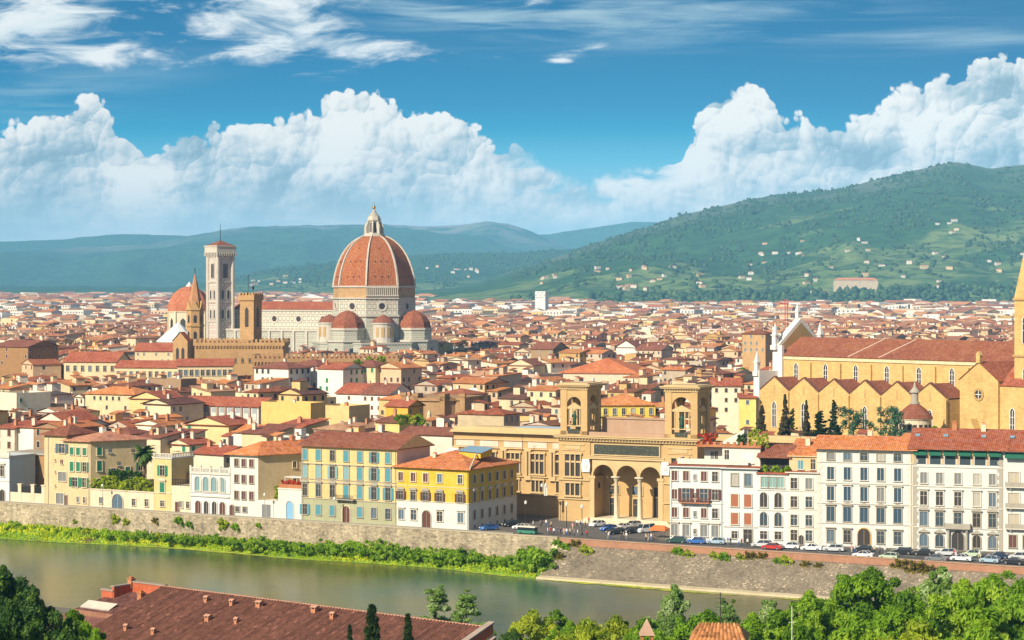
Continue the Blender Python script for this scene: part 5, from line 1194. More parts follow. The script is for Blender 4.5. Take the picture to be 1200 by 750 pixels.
# lantern
mb = MB(); mb.prism(octo(7.4), 89.6, 91.); mb.prism(octo(6.4), 91., 92.); mb.prism(octo(3.6), 92., 100.); mb.prism(octo(4.6), 100., 101.2); mb.prism(octo(4.2), 101.2, 102.6, taper=.9)
ln = mb.build('lantern', MARW, DU)
for i in range(8):
    an = R(-7 + 45 * i); mb = MB(); mb.plate([(2.8, 92.), (6.2, 92.), (6.2, 96.4), (4.6, 99.5), (2.8, 100)], -.4, .4); o = mb.build('buttress', MARW, ln); o.rotation_euler = (0, 0, an - math.pi / 2)
    an += R(22.5); mb = MB(); mb.box(-.6, .6, -3.5, -3.2, 92.8, 98.8); o = mb.build('window', DARK, ln); o.rotation_euler = (0, 0, an)
mb = MB(); mb.lathe([(3.6, 102.6), (1.7, 105), (.5, 107.3)], 16); mb.build('cone', GREYTRIM, ln)
mb = MB(); mb.lathe([(.1, 107.1), (.9, 107.6), (1.2, 108.4), (.9, 109.2), (.1, 109.7)], 12); mb.box(-.12, .12, -.12, .12, 109.6, 111.8); mb.box(-.7, .7, -.12, .12, 110.6, 110.9); mb.build('ball_and_cross', GOLD, ln, True)
# tribunes (half octagon chapels with tiled half domes) and small exedrae
def tribune(an, rho, rad, z_wall, z_top):
    cx, cy = rho * math.sin(R(an)), -rho * math.cos(R(an)); ob = []
    pl = lambda r, n=8: [(cx + r * math.sin(R(an + 22.5 + 45 * i)), cy - r * math.cos(R(an + 22.5 + 45 * i))) for i in range(n)]
    mb = MB(); mb.prism(pl(rad * 1.28), 0, z_wall - 8); mb.prism(pl(rad * 1.02), z_wall - 8, z_wall); t_ = mb.build('tribune_wall', MARS, DU)
    mb = MB(); mb.prism(pl(rad * 1.36), z_wall - 8.2, z_wall - 7); mb.prism(pl(rad * 1.08), z_wall - 1, z_wall + .4); mb.build('cornice', MARW, t_)
    mb = MB(); pf = [(z_wall + .4, 1.0), (z_wall + (z_top - z_wall) * .35, .93), (z_wall + (z_top - z_wall) * .65, .72), (z_wall + (z_top - z_wall) * .88, .42), (z_top, .06)]
    for i in range(8):
        for (z0, k0), (z1, k1) in zip(pf[:-1], pf[1:]):
            a, b = pl(rad * k0), pl(rad * k1); mb.add([(*a[i], z0), (*a[(i + 1) % 8], z0), (*b[(i + 1) % 8], z1), (*b[i], z1)], [(0, 1, 2, 3)])
    mb.build('half_dome', T_DOMS, DU)
    for k in (-1, 0, 1, 2, -2):
        a_ = R(an + 45 * k); ap = rad * 1.28 * math.cos(R(22.5)); mb = MB(); mb.box(-1., 1., -.1, .2, 12, 20); o = mb.build('window', DARK, t_); o.location = (cx + ap * math.sin(a_), cy - ap * math.cos(a_), 0); o.rotation_euler = (0, 0, a_)
tribune(-29.5, 30., 10.5, 32.2, 43.5); tribune(60.5, 30., 10.8, 32.2, 43.5); tribune(150.5, 30., 10.5, 32.2, 43.5)
for an in (15.5, 105.5, -74.5):
    cx, cy = 28.5 * math.sin(R(an)), -28.5 * math.cos(R(an)); mb = MB(); mb.lathe([(6.5, 0), (6.5, 35.)], 16, cx, cy); mb.lathe([(7., 35.), (7., 36)], 16, cx, cy); ex = mb.build('exedra', MARW, DU)
    mb = MB(); mb.lathe([(7.2, 36), (5.5, 38.4), (.1, 41.)], 16, cx, cy); mb.build('roof', T_BR, ex)
    for k in (-1.5, -.5, .5, 1.5):
        a_ = R(an + 32 * k); mb = MB(); mb.box(-1., 1., -.1, .1, 27, 33); o = mb.build('niche', SANDD, ex); o.location = (cx + 6.5 * math.sin(a_), cy - 6.5 * math.cos(a_), 0); o.rotation_euler = (0, 0, a_)
# nave to the west: local x' along (-.87,.49)
NA = math.atan2(-.49, .87)
def nloc(l, w): return (-.87 * l + .49 * -w * 1., .49 * l - .87 * w)   # l: distance west of the crossing, w: towards the camera
def nbox(mb, l0, l1, w0, w1, z0, z1, m=0): 
    a, b, c, d = nloc(l0, w0), nloc(l1, w0), nloc(l1, w1), nloc(l0, w1)
    mb.add([(*p, z0) for p in (a, b, c, d)] + [(*p, z1) for p in (a, b, c, d)], [(0, 1, 2, 3), (7, 6, 5, 4), (4, 5, 1, 0), (5, 6, 2, 1), (6, 7, 3, 2), (7, 4, 0, 3)], m)
mb = MB(); nbox(mb, 20, 102, -10, 10, 0, 43.6); nv = mb.build('nave_wall', MAR, DU)
mb = MB(); a = [nloc(20, 11), nloc(103, 11), nloc(103, 0), nloc(20, 0), nloc(103, -11), nloc(20, -11)]
mb.add([(*a[0], 43.7), (*a[1], 43.7), (*a[2], 48.8), (*a[3], 48.8), (*a[4], 43.7), (*a[5], 43.7)], [(0, 3, 2, 1), (3, 5, 4, 2)]); mb.add([(*a[1], 43.7), (*a[2], 48.8), (*a[4], 43.7)], [(0, 1, 2)], 1); mb.build('nave_roof', [T_RED, MARW], DU)
mb = MB(); nbox(mb, 24, 102, 9.5, 21, 0, 30.); nbox(mb, 24, 102, -21, -9.5, 0, 30); mb.build('aisle_wall', MARS, DU)
mb = MB(); nbox(mb, 24, 102, 9.6, 21.6, 30., 31.2); nbox(mb, 20, 102, 9.9, 10.6, 42.6, 43.8); mb.build('cornice', MARW, DU)
for l in (32, 51, 70, 88):
    mb = MB(); mb.lathe([(1.7, -.05), (1.9, .35), (2.9, .35), (3., -.1)], 18); mb.v = [(x, -z, y) for x, y, z in mb.v]; o = mb.build('oculus', MARW, DU); p = nloc(l, 10.03); o.location = (p[0], p[1], 37.6); o.rotation_euler = (0, 0, NA)
    mb = MB(); mb.add([(1.75 * math.cos(a * math.pi / 8), -.06, 1.75 * math.sin(a * math.pi / 8)) for a in range(16)], [tuple(range(16))]); mb.build('pane', DARK, o)
    for dl in (-4, 5):
        mb = MB(); nbox(mb, l + dl - .8, l + dl + .8, 21, 21.9, 0, 30); mb.build('buttress', MARW, DU)
# ---- campanile
CP = thing('campanile', 'tall square white marble bell tower with flat top beside the cathedral', 'tower', atY(258.2, 1385.), R(41))
MARC = marble('campanile marble', 3.2, 3.6, (.30, .22, .18), (.58, .53, .46), .13); a = 5.7
mb = MB(); mb.box(-a, a, -a, a, 0, 80.); mb.build('shaft', MARC, CP)
for sx in (-1, 1):
    for sy in (-1, 1): mb = MB(); mb.prism([(sx * a + 1.3 * math.cos(k * math.pi / 4 + .39), sy * a + 1.3 * math.sin(k * math.pi / 4 + .39)) for k in range(8)], 0, 80.); mb.build('corner_buttress', MARW, CP)
for zz in (23, 35.5, 48, 61): mb = MB(); mb.box(-a - .5, a + .5, -a - .5, a + .5, zz, zz + .9); mb.build('string_course', MARW, CP)
mb = MB(); mb.box(-a - 1., a + 1., -a - 1., a + 1., 79., 80.4); mb.box(-a - 1.6, a + 1.6, -a - 1.6, a + 1.6, 80.4, 84.2); mb.box(-a - 2, a + 2, -a - 2, a + 2, 84.2, 85.)
for k in range(9):
    x = -a - 1.3 + k * (2 * a + 2.6) / 8
    for q in ((x, -a - 1.7), (-a - 1.7, x), (x, a + 1.7), (a + 1.7, x)): mb.box(q[0] - .35, q[0] + .35, q[1] - .35, q[1] + .35, 78.2, 80.4)
mb.build('crown_cornice', MARW, CP)
mb = MB(); mb.prism([(-a - 1, -a - 1), (a + 1, -a - 1), (a + 1, a + 1), (-a - 1, a + 1)], 85., 88.4, taper=.02); mb.build('roof', T_BR, CP)
mb = MB(); mb.tube((0, 0, 88), (0, 0, 99), .28, .12); mb.build('pole', IRON, CP)
for i in range(4):
    an = i * math.pi / 2; rot = Matrix.Rotation(an, 4, 'Z')
    def cw(x, z, w, h, nm='window', gable=False):
        mb = MB(); mb.plate([(-w / 2 - .5, 0), (w / 2 + .5, 0), (w / 2 + .5, h - .3), (0, h + w * .55), (-w / 2 - .5, h - .3)], -.35, 0)
        if gable: mb.plate([(-w / 2 - 1.2, h), (w / 2 + 1.2, h), (0, h + 4.5)], -.3, .0)
        o = mb.build(nm, MARW, CP); o.rotation_euler = (0, 0, an); o.location = rot @ Vector((x, -a, z)); mb = MB()
        n_ = 3 if w > 3 else 1
        for k in range(n_): ww = w / n_; xx = -w / 2 + ww * (k + .5); mb.plate([(xx - ww * .4, .5), (xx + ww * .4, .5), (xx + ww * .4, h - .8), (xx, h), (xx - ww * .4, h - .8)], -.42, -.36)
        mb.build('pane', DARK, o)
    cw(0, 63.5, 3.6, 10., gable=True)
    for zz in (50., 37.3):
        for x in (-2.1, 2.1): cw(x, zz, 1.9, 6.2)
# ---- other towers and domes on the skyline
BT = thing('abbey_spire', 'slender brown hexagonal abbey tower with pointed tiled spire before the distant dome', 'tower', atY(228.5, 1050.), R(10))
hexa = lambda r: [(r * math.cos(math.pi / 3 * i), r * math.sin(math.pi / 3 * i)) for i in range(6)]
OST = stone('warm tower stone', (.40, .245, .11), 1., .45, .4)
mb = MB(); mb.prism(hexa(4.1), 0, 46.); mb.build('shaft', OST, BT)
for zz in (30, 38, 46): mb = MB(); mb.prism(hexa(4.7), zz, zz + .8); mb.build('string_course', SANDD, BT)
mb = MB(); mb.prism(hexa(4.), 46.8, 64., taper=.04); mb.build('spire', plaster('spire tiles', (.40, .20, .10), var=.3), BT)
mb = MB(); mb.tube((0, 0, 63.8), (0, 0, 66.8), .2); mb.build('finial', IRON, BT)
for i in range(6):
    an = math.pi / 3 * i + math.pi / 6
    for zz, hh in ((39.8, 4.), (31.6, 4.2)): mb = MB(); mb.plate([(-.8, 0), (.8, 0), (.8, hh - .8), (0, hh), (-.8, hh - .8)], -.08, .1); o = mb.build('window', DARK, BT); o.location = (3.55 * math.cos(an), 3.55 * math.sin(an), zz); o.rotation_euler = (0, 0, an + math.pi / 2)
    mb = MB(); mb.plate([(-1.6, 46.8), (1.6, 46.8), (0, 50.6)], -3.9, -3.); o = mb.build('gablet', SANDD, BT); o.rotation_euler = (0, 0, an + math.pi / 2)
bg = thing('bell_gable', 'small ochre stone gabled belfry just left of the hexagonal spire', 'belfry', atY(213.5, 1040.), R(-20))
mb = MB(); mb.plate([(-4, 0), (4, 0), (4, 31), (0, 35.2), (-4, 31)], -2, 2); mb.build('wall', OST, bg); mb = MB(); mb.add([(-4.6, -2.5, 30.9), (0, -2.5, 35.5), (0, 2.5, 35.5), (-4.6, 2.5, 30.9), (4.6, -2.5, 30.9), (4.6, 2.5, 30.9)], [(0, 1, 2, 3), (1, 4, 5, 2)]); mb.build('roof', T_RED, bg)
for x in (-1.5, 1.5): mb = MB(); mb.plate([(x - .8, 22), (x + .8, 22), (x + .8, 27), (x, 28), (x - .8, 27)], -2.1, -1.9); mb.build('opening', DARK, bg)
def crenel(mb, x0, x1, y0, y1, z, pitch=1.7, h=1.5, w=.95):
    n = max(2, int((x1 - x0) / pitch))
    for i in range(n):
        x = x0 + (i + .5) * (x1 - x0) / n; mb.box(x - w / 2, x + w / 2, y0, y0 + .7, z, z + h); mb.box(x - w / 2, x + w / 2, y1 - .7, y1, z, z + h)
    n = max(2, int((y1 - y0) / pitch))
    for i in range(n):
        y = y0 + (i + .5) * (y1 - y0) / n; mb.box(x0, x0 + .7, y - w / 2, y + w / 2, z, z + h); mb.box(x1 - .7, x1, y - w / 2, y + w / 2, z, z + h)
BG = thing('palace_tower', 'square ochre stone tower with crenellated top between campanile and dome', 'tower', atY(294., 1000.), R(-24))
mb = MB(); mb.box(-3.7, 3.7, -3.7, 3.7, 0, 51.); mb.build('shaft', OST, BG)
mb = MB(); mb.box(-4.3, 4.3, -4.3, 4.3, 51., 53.4); crenel(mb, -4.3, 4.3, -4.3, 4.3, 53.4, 1.6, 1.2, .9); mb.build('battlement', OST, BG)
for i in range(4):
    an = i * math.pi / 2; mb = MB(); mb.plate([(-.95, 0), (.95, 0), (.95, 8), (0, 9.4), (-.95, 8)], -.06, .1); o = mb.build('window', DARK, BG); o.rotation_euler = (0, 0, an); o.location = Matrix.Rotation(an, 4, 'Z') @ Vector((0, -3.7, 38.6))
mb = MB(); mb.tube((1.2, 0, 53), (1.2, 0, 60), .12); mb.lathe([(.1, 56), (.55, 56.2), (.6, 57.2), (.1, 58)], 8, 1.2, 0); mb.build('weathervane', IRON, BG)
mb = MB(); mb.tube((-2, 1, 53), (-2, 1, 63), .1); mb.build('pole', IRON, BG)
def castle(label, px0, px1, Y, zt, D, mat, rz=None):
    a = atY(px0, Y); b = atY(px1, Y); r, L = palazzo('crenellated_palace', label, a, b, D, zt, mat, roof='flat')
    mb = MB(); mb.box(-.6, L + .6, -.6, D + .6, zt, zt + 1.6); crenel(mb, -.6, L + .6, -.6, D + .6, zt + 1.6, 2., 1.5, 1.1)
    n = int(L / 1.4)
    for i in range(n): x = (i + .5) * L / n; mb.box(x - .3, x + .3, -.6, 0, zt - 1., zt)
    mb.build('battlement', mat, r); mb = MB(); mb.box(.3, L - .3, .3, D - .3, zt + 1.6, zt + 1.8); mb.build('roof', T_RED, r)
    return r, L
r, L = castle('brown stone palace with battlements below the square ochre tower', 228, 332, 995, 29.8, 24, OST)
for i in range(12): add_window(r, 2 + i * (L - 4) / 11, 22, 1.2, 2., 'bare', SANDD, DARK)
r, L = castle('long low brown battlemented palace in front of the cathedral nave', 296, 466, 905, 25.2, 20, BROWNST)
for i in range(20): add_window(r, 2 + i * (L - 4) / 19, 19, 1.1, 1.8, 'bare', SANDD, DARK)
# distant domed basilica behind the abbey spire
ML = thing('domed_basilica', 'distant octagonal red brick dome with cream drum, left of the campanile', 'church', atY(222., 1560.), R(12))
k = .624
mb = MB(); mb.prism(octo(15.3, 0), 0, 41.); mb.build('drum', PALE, ML); pf = [(41, 1.), (46, .96), (51, .84), (55, .63), (57.6, .4), (58.8, .18)]
mb = MB()
for i in range(8):
    for (z0, k0), (z1, k1) in zip(pf[:-1], pf[1:]):
        a_, b_ = octo(16. * k0, 0), octo(16. * k1, 0); mb.add([(*a_[i], z0), (*a_[(i + 1) % 8], z0), (*b_[(i + 1) % 8], z1), (*b_[i], z1)], [(0, 1, 2, 3)])
mb.build('dome', tiles('small dome tiles', (.40, .13, .055), pitch=1.), ML)
mb = MB(); mb.lathe([(2.6, 58.5), (2.4, 59.5), (1.2, 61.), (.1, 62.5)], 8); mb.build('lantern', WHITE, ML); mb = MB(); mb.prism(octo(15.9, 0), 40.4, 41.3); mb.build('cornice', PALE, ML)
for i in range(8):
    an = R(22.5 + 45 * i); ap = 15.3 * math.cos(R(22.5)); mb = MB(); mb.plate([(-2, 26), (2, 26), (2, 34), (0, 36), (-2, 34)], -.1, .3); o = mb.build('window', DARK, ML); o.location = (ap * math.sin(an), -ap * math.cos(an), 0); o.rotation_euler = (0, 0, an)
    mb = MB(); mb.box(-.9, .9, -.6, .2, 0, 41); o = mb.build('pilaster', PALE, ML); o.location = (15.3 * math.sin(an + R(22.5)), -15.3 * math.cos(an + R(22.5)), 0); o.rotation_euler = (0, 0, an + R(22.5))
BP = thing('baptistery', 'white pyramid roofed octagonal baptistery below the distant red dome', 'baptistery', atY(209, 1420.), 0)
mb = MB(); mb.prism(octo(14.5, 5), 0, 22.); mb.build('wall', MARS, BP); mb = MB(); mb.prism(octo(14.8, 5), 22., 34.5, taper=.04); mb.build('roof', plain('white marble roof', (.62, .63, .62), .5), BP)
# round brown church apse in the middle of the roofs
r = thing('church_apse', 'brown stone baroque church apse with niches above the library wing', 'church', atY(517, 745.), R(-20))
mb = MB(); mb.box(-11, 11, -7, 12, 0, 17.6); mb.prism([(-8, -7), (-5, -11), (5, -11), (8, -7)], 0, 17.4); mb.build('wall', plaster('brown church stone', (.34, .215, .11), var=.35), r)
mb = MB(); mb.box(-11.5, 11.5, -7.5, 12.5, 17.6, 18.6); mb.prism([(-8.5, -7.4), (-5.3, -11.6), (5.3, -11.6), (8.5, -7.4)], 17.4, 18.4); mb.build('cornice', BROWNST, r)
for x in (-11, -5, 5, 11): mb = MB(); mb.box(x - .9, x + .9, -7.9 if abs(x) > 6 else -11.6, -7, 4, 18.9); mb.box(x - 1.1, x + 1.1, -8.2 if abs(x) > 6 else -11.9, -7, 18.9, 20.); mb.build('pilaster', BROWNST, r)
for x, y in ((0, -11), (-8.2, -7), (8.2, -7)):
    mb = MB(); mb.plate([(x - 1.2, 7), (x + 1.2, 7), (x + 1.2, 12), (x, 13.2), (x - 1.2, 12)], y - .08, y + .1); mb.build('niche', SANDD, r)
for x in (-2.9, 2.9): mb = MB(); mb.lathe([(.9, 0), (.9, .2)], 12); mb.v = [(x + vx, -11.1 - vz, 8 + vy) for vx, vy, vz in mb.v]; mb.add([(x + .9 * math.cos(a * .5236), -11.2, 8 + .9 * math.sin(a * .5236)) for a in range(12)], [tuple(range(12))]); mb.build('round_window', DARK, r)
mb = MB(); mb.lathe([(.7, 9), (.7, 13), (.2, 14.2)], 8, 0, -11.2); mb.build('statue_niche', PALE, r)
# striped copper cone roof beside it
r = thing('glass_cone', 'pale green pyramidal metal roof between houses right of the brown apse', 'roof', atY(556, 790.))
mb = MB(); mb.prism([(-6, -5), (6, -5), (6, 5), (-6, 5)], 12, 19.5, taper=.25); mb.build('pyramid_roof', COPPER, r); mb = MB(); mb.box(-5.5, 5.5, -4.5, 4.5, 0, 12); mb.build('wall', PALE, r)
# pylon crane near the basilica
r = thing('tower_crane', 'tall thin red lattice crane rising left of the basilica gable', 'crane', atY(921.5, 1500.))
mb = MB(); 
for sx in (-1, 1):
    for sy in (-1, 1): mb.box(sx * .9 - .18, sx * .9 + .18, sy * .9 - .18, sy * .9 + .18, 0, 50)
for i in range(25): mb.tube((-.9, -.9, i * 2), (.9, -.9, i * 2 + 2), .12, n=4); mb.tube((.9, -.9, i * 2), (.9, .9, i * 2 + 2), .12, n=4)
mb.build('mast', plain('red crane paint', (.42, .07, .04)), r); mb = MB(); mb.box(-.7, .7, -9, 34, 46., 47.2); mb.build('jib', plain('red crane paint', (.42, .07, .04)), r)
# ------------------------------------------------------------------ the city
EXCL += [(LP[0], LP[1], LA, -36, 92, -30, 24), (SC0[0], SC0[1], SCA, -4, 125, -24, 24), (*atY(1212, 625.)[:2], 0, -7, 7, -7, 7), (*atY(1072, 640.)[:2], 0, -9, 9, -9, 9),
         (DX, DY, 0, -48, 48, -46, 44), (DX, DY, math.pi + math.atan2(-.49, .87), 20, 106, -24, 24), (*atY(258, 1385)[:2], 0, -10, 10, -10, 10), (*atY(228, 1050)[:2], 0, -6, 6, -6, 6),
         (*atY(222, 1560)[:2], 0, -20, 20, -20, 20), (*atY(209, 1420)[:2], 0, -16, 16, -16, 16), (*atY(517, 745)[:2], R(-20), -13, 13, -13, 13), (*atY(213, 1040)[:2], 0, -6, 6, -5, 5)]
# keep the landmarks clear: nothing nearer than Ymax may rise above picture row py between two columns
CLEAR = [(380, 506, 399, 1330), (240, 382, 402, 1380), (192, 242, 404, 1400), (228, 334, 418, 994), (296, 468, 425, 904), (478, 557, 492, 735), (540, 660, 496, 560), (884, 1192, 503, 716),
         (832, 1200, 510, 640), (832, 962, 531, 540), (630, 838, 500, 560), (653, 762, 442, 985), (704, 772, 488, 675), (834, 886, 498, 715), (372, 480, 456, 890), (75, 275, 440, 985), (210, 366, 496, 690),
         (868, 898, 420, 1040), (0, 34, 441, 1040), (95, 160, 480, 770), (395, 456, 484, 790), (700, 1200, 353, 4300), (626, 641, 362, 2950), (0, 1200, 372, 1900), (0, 1200, 358, 3000)]
def inside(x, y, r=0.):
    for ex, ey, a, x0, x1, y0, y1 in EXCL:
        dx, dy = x - ex, y - ey; c, s_ = math.cos(a), math.sin(a); lx, ly = dx * c + dy * s_, -dx * s_ + dy * c
        if x0 - r < lx < x1 + r and y0 - r < ly < y1 + r: return True
    return False
WCOL = [('cream', (.56, .45, .28), 32), ('white', (.60, .555, .45), 22), ('yellow', (.56, .40, .17), 8), ('peach', (.53, .37, .22), 13), ('beige', (.44, .36, .26), 15), ('brown', (.30, .20, .12), 6), ('ochre', (.48, .30, .11), 5)]
RCOL = [('red', (.30, .088, .038), 26), ('orange', (.46, .17, .052), 32), ('brown', (.20, .075, .04), 20), ('faded pink', (.40, .205, .11), 10), ('dark', (.14, .062, .045), 8)]
def pick(L, r):
    x = r.random() * sum(w for _, _, w in L)
    for n, c, w in L:
        x -= w
        if x <= 0: break
    k = .86 + .28 * r.random(); return n, tuple(min(.72, v * k * (1 + (r.random() - .5) * .10)) for v in c)
H_WALL = attrmat('house plaster'); H_ROOF = tiles('house roof tiles', (1, 1, 1), True, .5, .55); H_TRIM = plain('house trim', (.5, .44, .34))
RSHUT = [DARK, DARK, SH_R, SH_GR, SH_G, SH_DB]
def spec(r, L, D, ze, far=False):
    typ = r.choices(['gable', 'hip', 'shed', 'flat', 'gabley'], [34, 20, 14, 12, 20])[0]
    wn, wc = pick(WCOL, r); rn, rc = pick(RCOL, r)
    return dict(L=L, D=D, ze=ze, typ=typ, rh=min(D, L) * .5 * r.uniform(.22, .36), e=r.uniform(.3, .65), wn=wn, wc=wc, rn=rn, rc=rc, nch=r.choice([0, 1, 1, 2, 2, 3]), seed=r.random(), box=r.random() < .42)
def wall_roof(S, mw, mr):
    """walls into mw, roof into mr; local coordinates"""
    L, D, ze, typ, wc, rc, e, rh = (S[k] for k in ('L', 'D', 'ze', 'typ', 'wc', 'rc', 'e', 'rh'))
    mw.add([(0, 0, 0), (L, 0, 0), (L, D, 0), (0, D, 0), (0, 0, ze), (L, 0, ze), (L, D, ze), (0, D, ze)], [(0, 1, 5, 4), (1, 2, 6, 5), (2, 3, 7, 6), (3, 0, 4, 7), (4, 5, 6, 7)], 0, wc)
    a, b, c, d = (-e, -e, ze + .12), (L + e, -e, ze + .12), (L + e, D + e, ze + .12), (-e, D + e, ze + .12); M = 0
    def fascia(q): 
        n = len(q); lo = [(p[0], p[1], p[2] - .24) for p in q]; mr.add(list(q) + lo, [(n + i, n + (i + 1) % n, (i + 1) % n, i) for i in range(n)] + [tuple(range(n, 2 * n))[::-1]], M, tuple(v * .8 for v in rc))
    z = ze + .12
    if typ == 'gable':
        r0, r1 = (-e, D / 2, z + rh), (L + e, D / 2, z + rh)
        mr.add([a, b, r1, r0, c, d], [(0, 1, 2, 3), (4, 5, 3, 2)], M, rc); fascia((a, b, c, d))
        mw.add([(0, 0, ze), (0, D, ze), (0, D / 2, z + rh - .05)], [(0, 2, 1)], 0, wc); mw.add([(L, 0, ze), (L, D, ze), (L, D / 2, z + rh - .05)], [(0, 1, 2)], 0, wc)
        return lambda x, y: z + rh * (1 - abs(y - D / 2) / (D / 2 + e))
    if typ == 'gabley':
        r0, r1 = (L / 2, -e, z + rh), (L / 2, D + e, z + rh)
        mr.add([d, a, r0, r1, b, c], [(0, 1, 2, 3), (4, 5, 3, 2)], M, rc); fascia((a, b, c, d))
        mw.add([(0, 0, ze), (L, 0, ze), (L / 2, 0, z + rh - .05)], [(0, 1, 2)], 0, wc); mw.add([(0, D, ze), (L, D, ze), (L / 2, D, z + rh - .05)], [(0, 2, 1)], 0, wc)
        return lambda x, y: z + rh * (1 - abs(x - L / 2) / (L / 2 + e))
    if typ == 'hip':
        if L >= D: k = D / 2 + e; r0, r1 = (-e + k, D / 2, z + rh), (L + e - k - .01, D / 2, z + rh); mr.add([a, b, c, d, r0, r1], [(0, 1, 5, 4), (1, 2, 5), (2, 3, 4, 5), (3, 0, 4)], M, rc)
        else: k = L / 2 + e; r0, r1 = (L / 2, -e + k, z + rh), (L / 2, D + e - k - .01, z + rh); mr.add([a, b, c, d, r0, r1], [(0, 1, 4), (1, 2, 5, 4), (2, 3, 5), (3, 0, 4, 5)], M, rc)
        fascia((a, b, c, d)); return lambda x, y: z + rh * max(.1, 1 - 2 * max(abs(x - L / 2) / (L + 2 * e), abs(y - D / 2) / (D + 2 * e)))
    if typ == 'shed':
        c2, d2 = (L + e, D + e, z + rh), (-e, D + e, z + rh); mr.add([a, b, c2, d2], [(0, 1, 2, 3)], M, rc); fascia((a, b, c2, d2))
        mw.add([(0, 0, ze), (0, D, ze), (0, D, z + rh - .1), (L, 0, ze), (L, D, ze), (L, D, z + rh - .1)], [(0, 2, 1), (3, 4, 5), (1, 2, 5, 4)], 0, wc); return lambda x, y: z + rh * y / D
    g = (.5, .38, .27) if S['seed'] < .5 else (.42, .41, .38)
    p = .9
    for q in ((0, L, 0, .3), (0, L, D - .3, D), (0, .3, .3, D - .3), (L - .3, L, .3, D - .3)): mw.box(q[0], q[1], q[2], q[3], ze, ze + p, 0, wc)
    mr.add([(.3, .3, ze + .05), (L - .3, .3, ze + .05), (L - .3, D - .3, ze + .05), (.3, D - .3, ze + .05)], [(0, 1, 2, 3)], M, g); return lambda x, y: ze + .05
def win_spots(S, r, every=2.7, maxn=16):
    out = []; L, D, ze = S['L'], S['D'], S['ze']; nf = max(1, int(ze / 3.5))
    for face, W_ in (('f', L), ('r', D), ('l', D)):
        if face != 'f' and r.random() < .35: continue
        n = int((W_ - .8) / every)
        if n < 1: continue
        for k in range(max(0, nf - 3), nf):
            for i in range(n):
                if r.random() < .16: continue
                out.append((face, (i + .5) * W_ / n, ze - (nf - k) * 3.3 + 1.1))
    if len(out) > maxn: r.shuffle(out); out = out[:maxn]
    return out
HW = {}
def house_window_mesh(i, big):
    k = (i, big)
    if k not in HW:
        w, h = (1.15, 1.75) if big else (.95, 1.35); m = MB(); m.box(-w / 2 - .14, w / 2 + .14, -.07, 0, -.12, h + .14, 1); m.quad((-w / 2, -.075, 0), (w / 2, -.075, 0), (w / 2, -.075, h), (-w / 2, -.075, h), 0); m.box(-w / 2 - .2, w / 2 + .2, -.18, -.07, -.14, 0, 1)
        HW[k] = m.mesh('window', [RSHUT[i], H_TRIM])
    return HW[k]
CHM = {}
def chim_mesh(i):
    if i not in CHM:
        m = MB(); c = [(.62, .52, .4), (.45, .22, .12), (.6, .56, .48)][i % 3]; w = .42 + .12 * (i % 2); h = 1.3 + .4 * (i // 3)
        m.box(-w, w, -w * .8, w * .8, -1.2, h, 0, c); m.box(-w - .1, w + .1, -w * .8 - .1, w * .8 + .1, h, h + .14, 0, c); m.box(-w * .6, w * .6, -w * .5, w * .5, h + .14, h + .42, 0, (.4, .15, .08)); CHM[i] = m.mesh('chimney', H_WALL, colattr=True)
    return CHM[i]
HOUSES = []      # (thing, spec, screen x, distance) for the labels
def house_thing(S, x, y, rz, z=0., r=rnd, name='house', windows=True, nwin=14):
    root = thing(name, None, 'house', (x, y, z), rz, 'old town houses')
    mw, mr = MB(), MB(); hz = wall_roof(S, mw, mr); mw.build('wall', H_WALL, root, colattr=True)
    rf = mr.build('roof', H_ROOF if S['typ'] != 'flat' else H_WALL, root, colattr=True)
    L, D = S['L'], S['D']; ci = int(S['seed'] * 6)
    for k in range(S['nch']):
        cx, cy = L * r.uniform(.12, .88), D * r.uniform(.15, .85); link('chimney', chim_mesh((ci + k) % 6), rf, (cx, cy, hz(cx, cy)))
    if S['box'] and S['typ'] in ('gable', 'shed', 'flat', 'hip'):
        m = MB(); w_, d_, h_ = r.uniform(2, 3.6), r.uniform(2, 3.4), r.uniform(2., 3.); cx, cy = L * r.uniform(.2, .6), D * r.uniform(.25, .55); z0 = hz(cx, cy) - 1.2
        m.box(cx, cx + w_, cy, cy + d_, z0, z0 + 1.2 + h_, 0, S['wc']); m.quad((cx + .5, cy - .01, z0 + 1.7), (cx + 1.5, cy - .01, z0 + 1.7), (cx + 1.5, cy - .01, z0 + 2.9), (cx + .5, cy - .01, z0 + 2.9), 0, (.04, .04, .04)); db = m.build('roof_room', H_WALL, root, colattr=True)
        m = MB(); q = z0 + 1.2 + h_; m.add([(cx - .4, cy - .4, q), (cx + w_ + .4, cy - .4, q), (cx + w_ + .4, cy + d_ + .4, q + .8), (cx - .4, cy + d_ + .4, q + .8)], [(0, 1, 2, 3)], 0, S['rc']); m.build('roof_room_roof', H_ROOF, db, colattr=True)
    if windows:
        wi = int(S['seed'] * 97) % len(RSHUT); big = S['seed'] > .4
        for face, u, zz in win_spots(S, r, maxn=nwin):
            loc, a = {'f': ((u, 0, zz), 0.), 'r': ((L, u, zz), math.pi / 2), 'l': ((0, u, zz), -math.pi / 2)}[face]
            link('window', house_window_mesh(wi, big), root, loc, a)
    EXCL.append((x, y, rz, -.3, L + .3, -.3, D + .3)); HOUSES.append((root, S, x + L / 2 * math.cos(rz), y + L / 2 * math.sin(rz))); return root
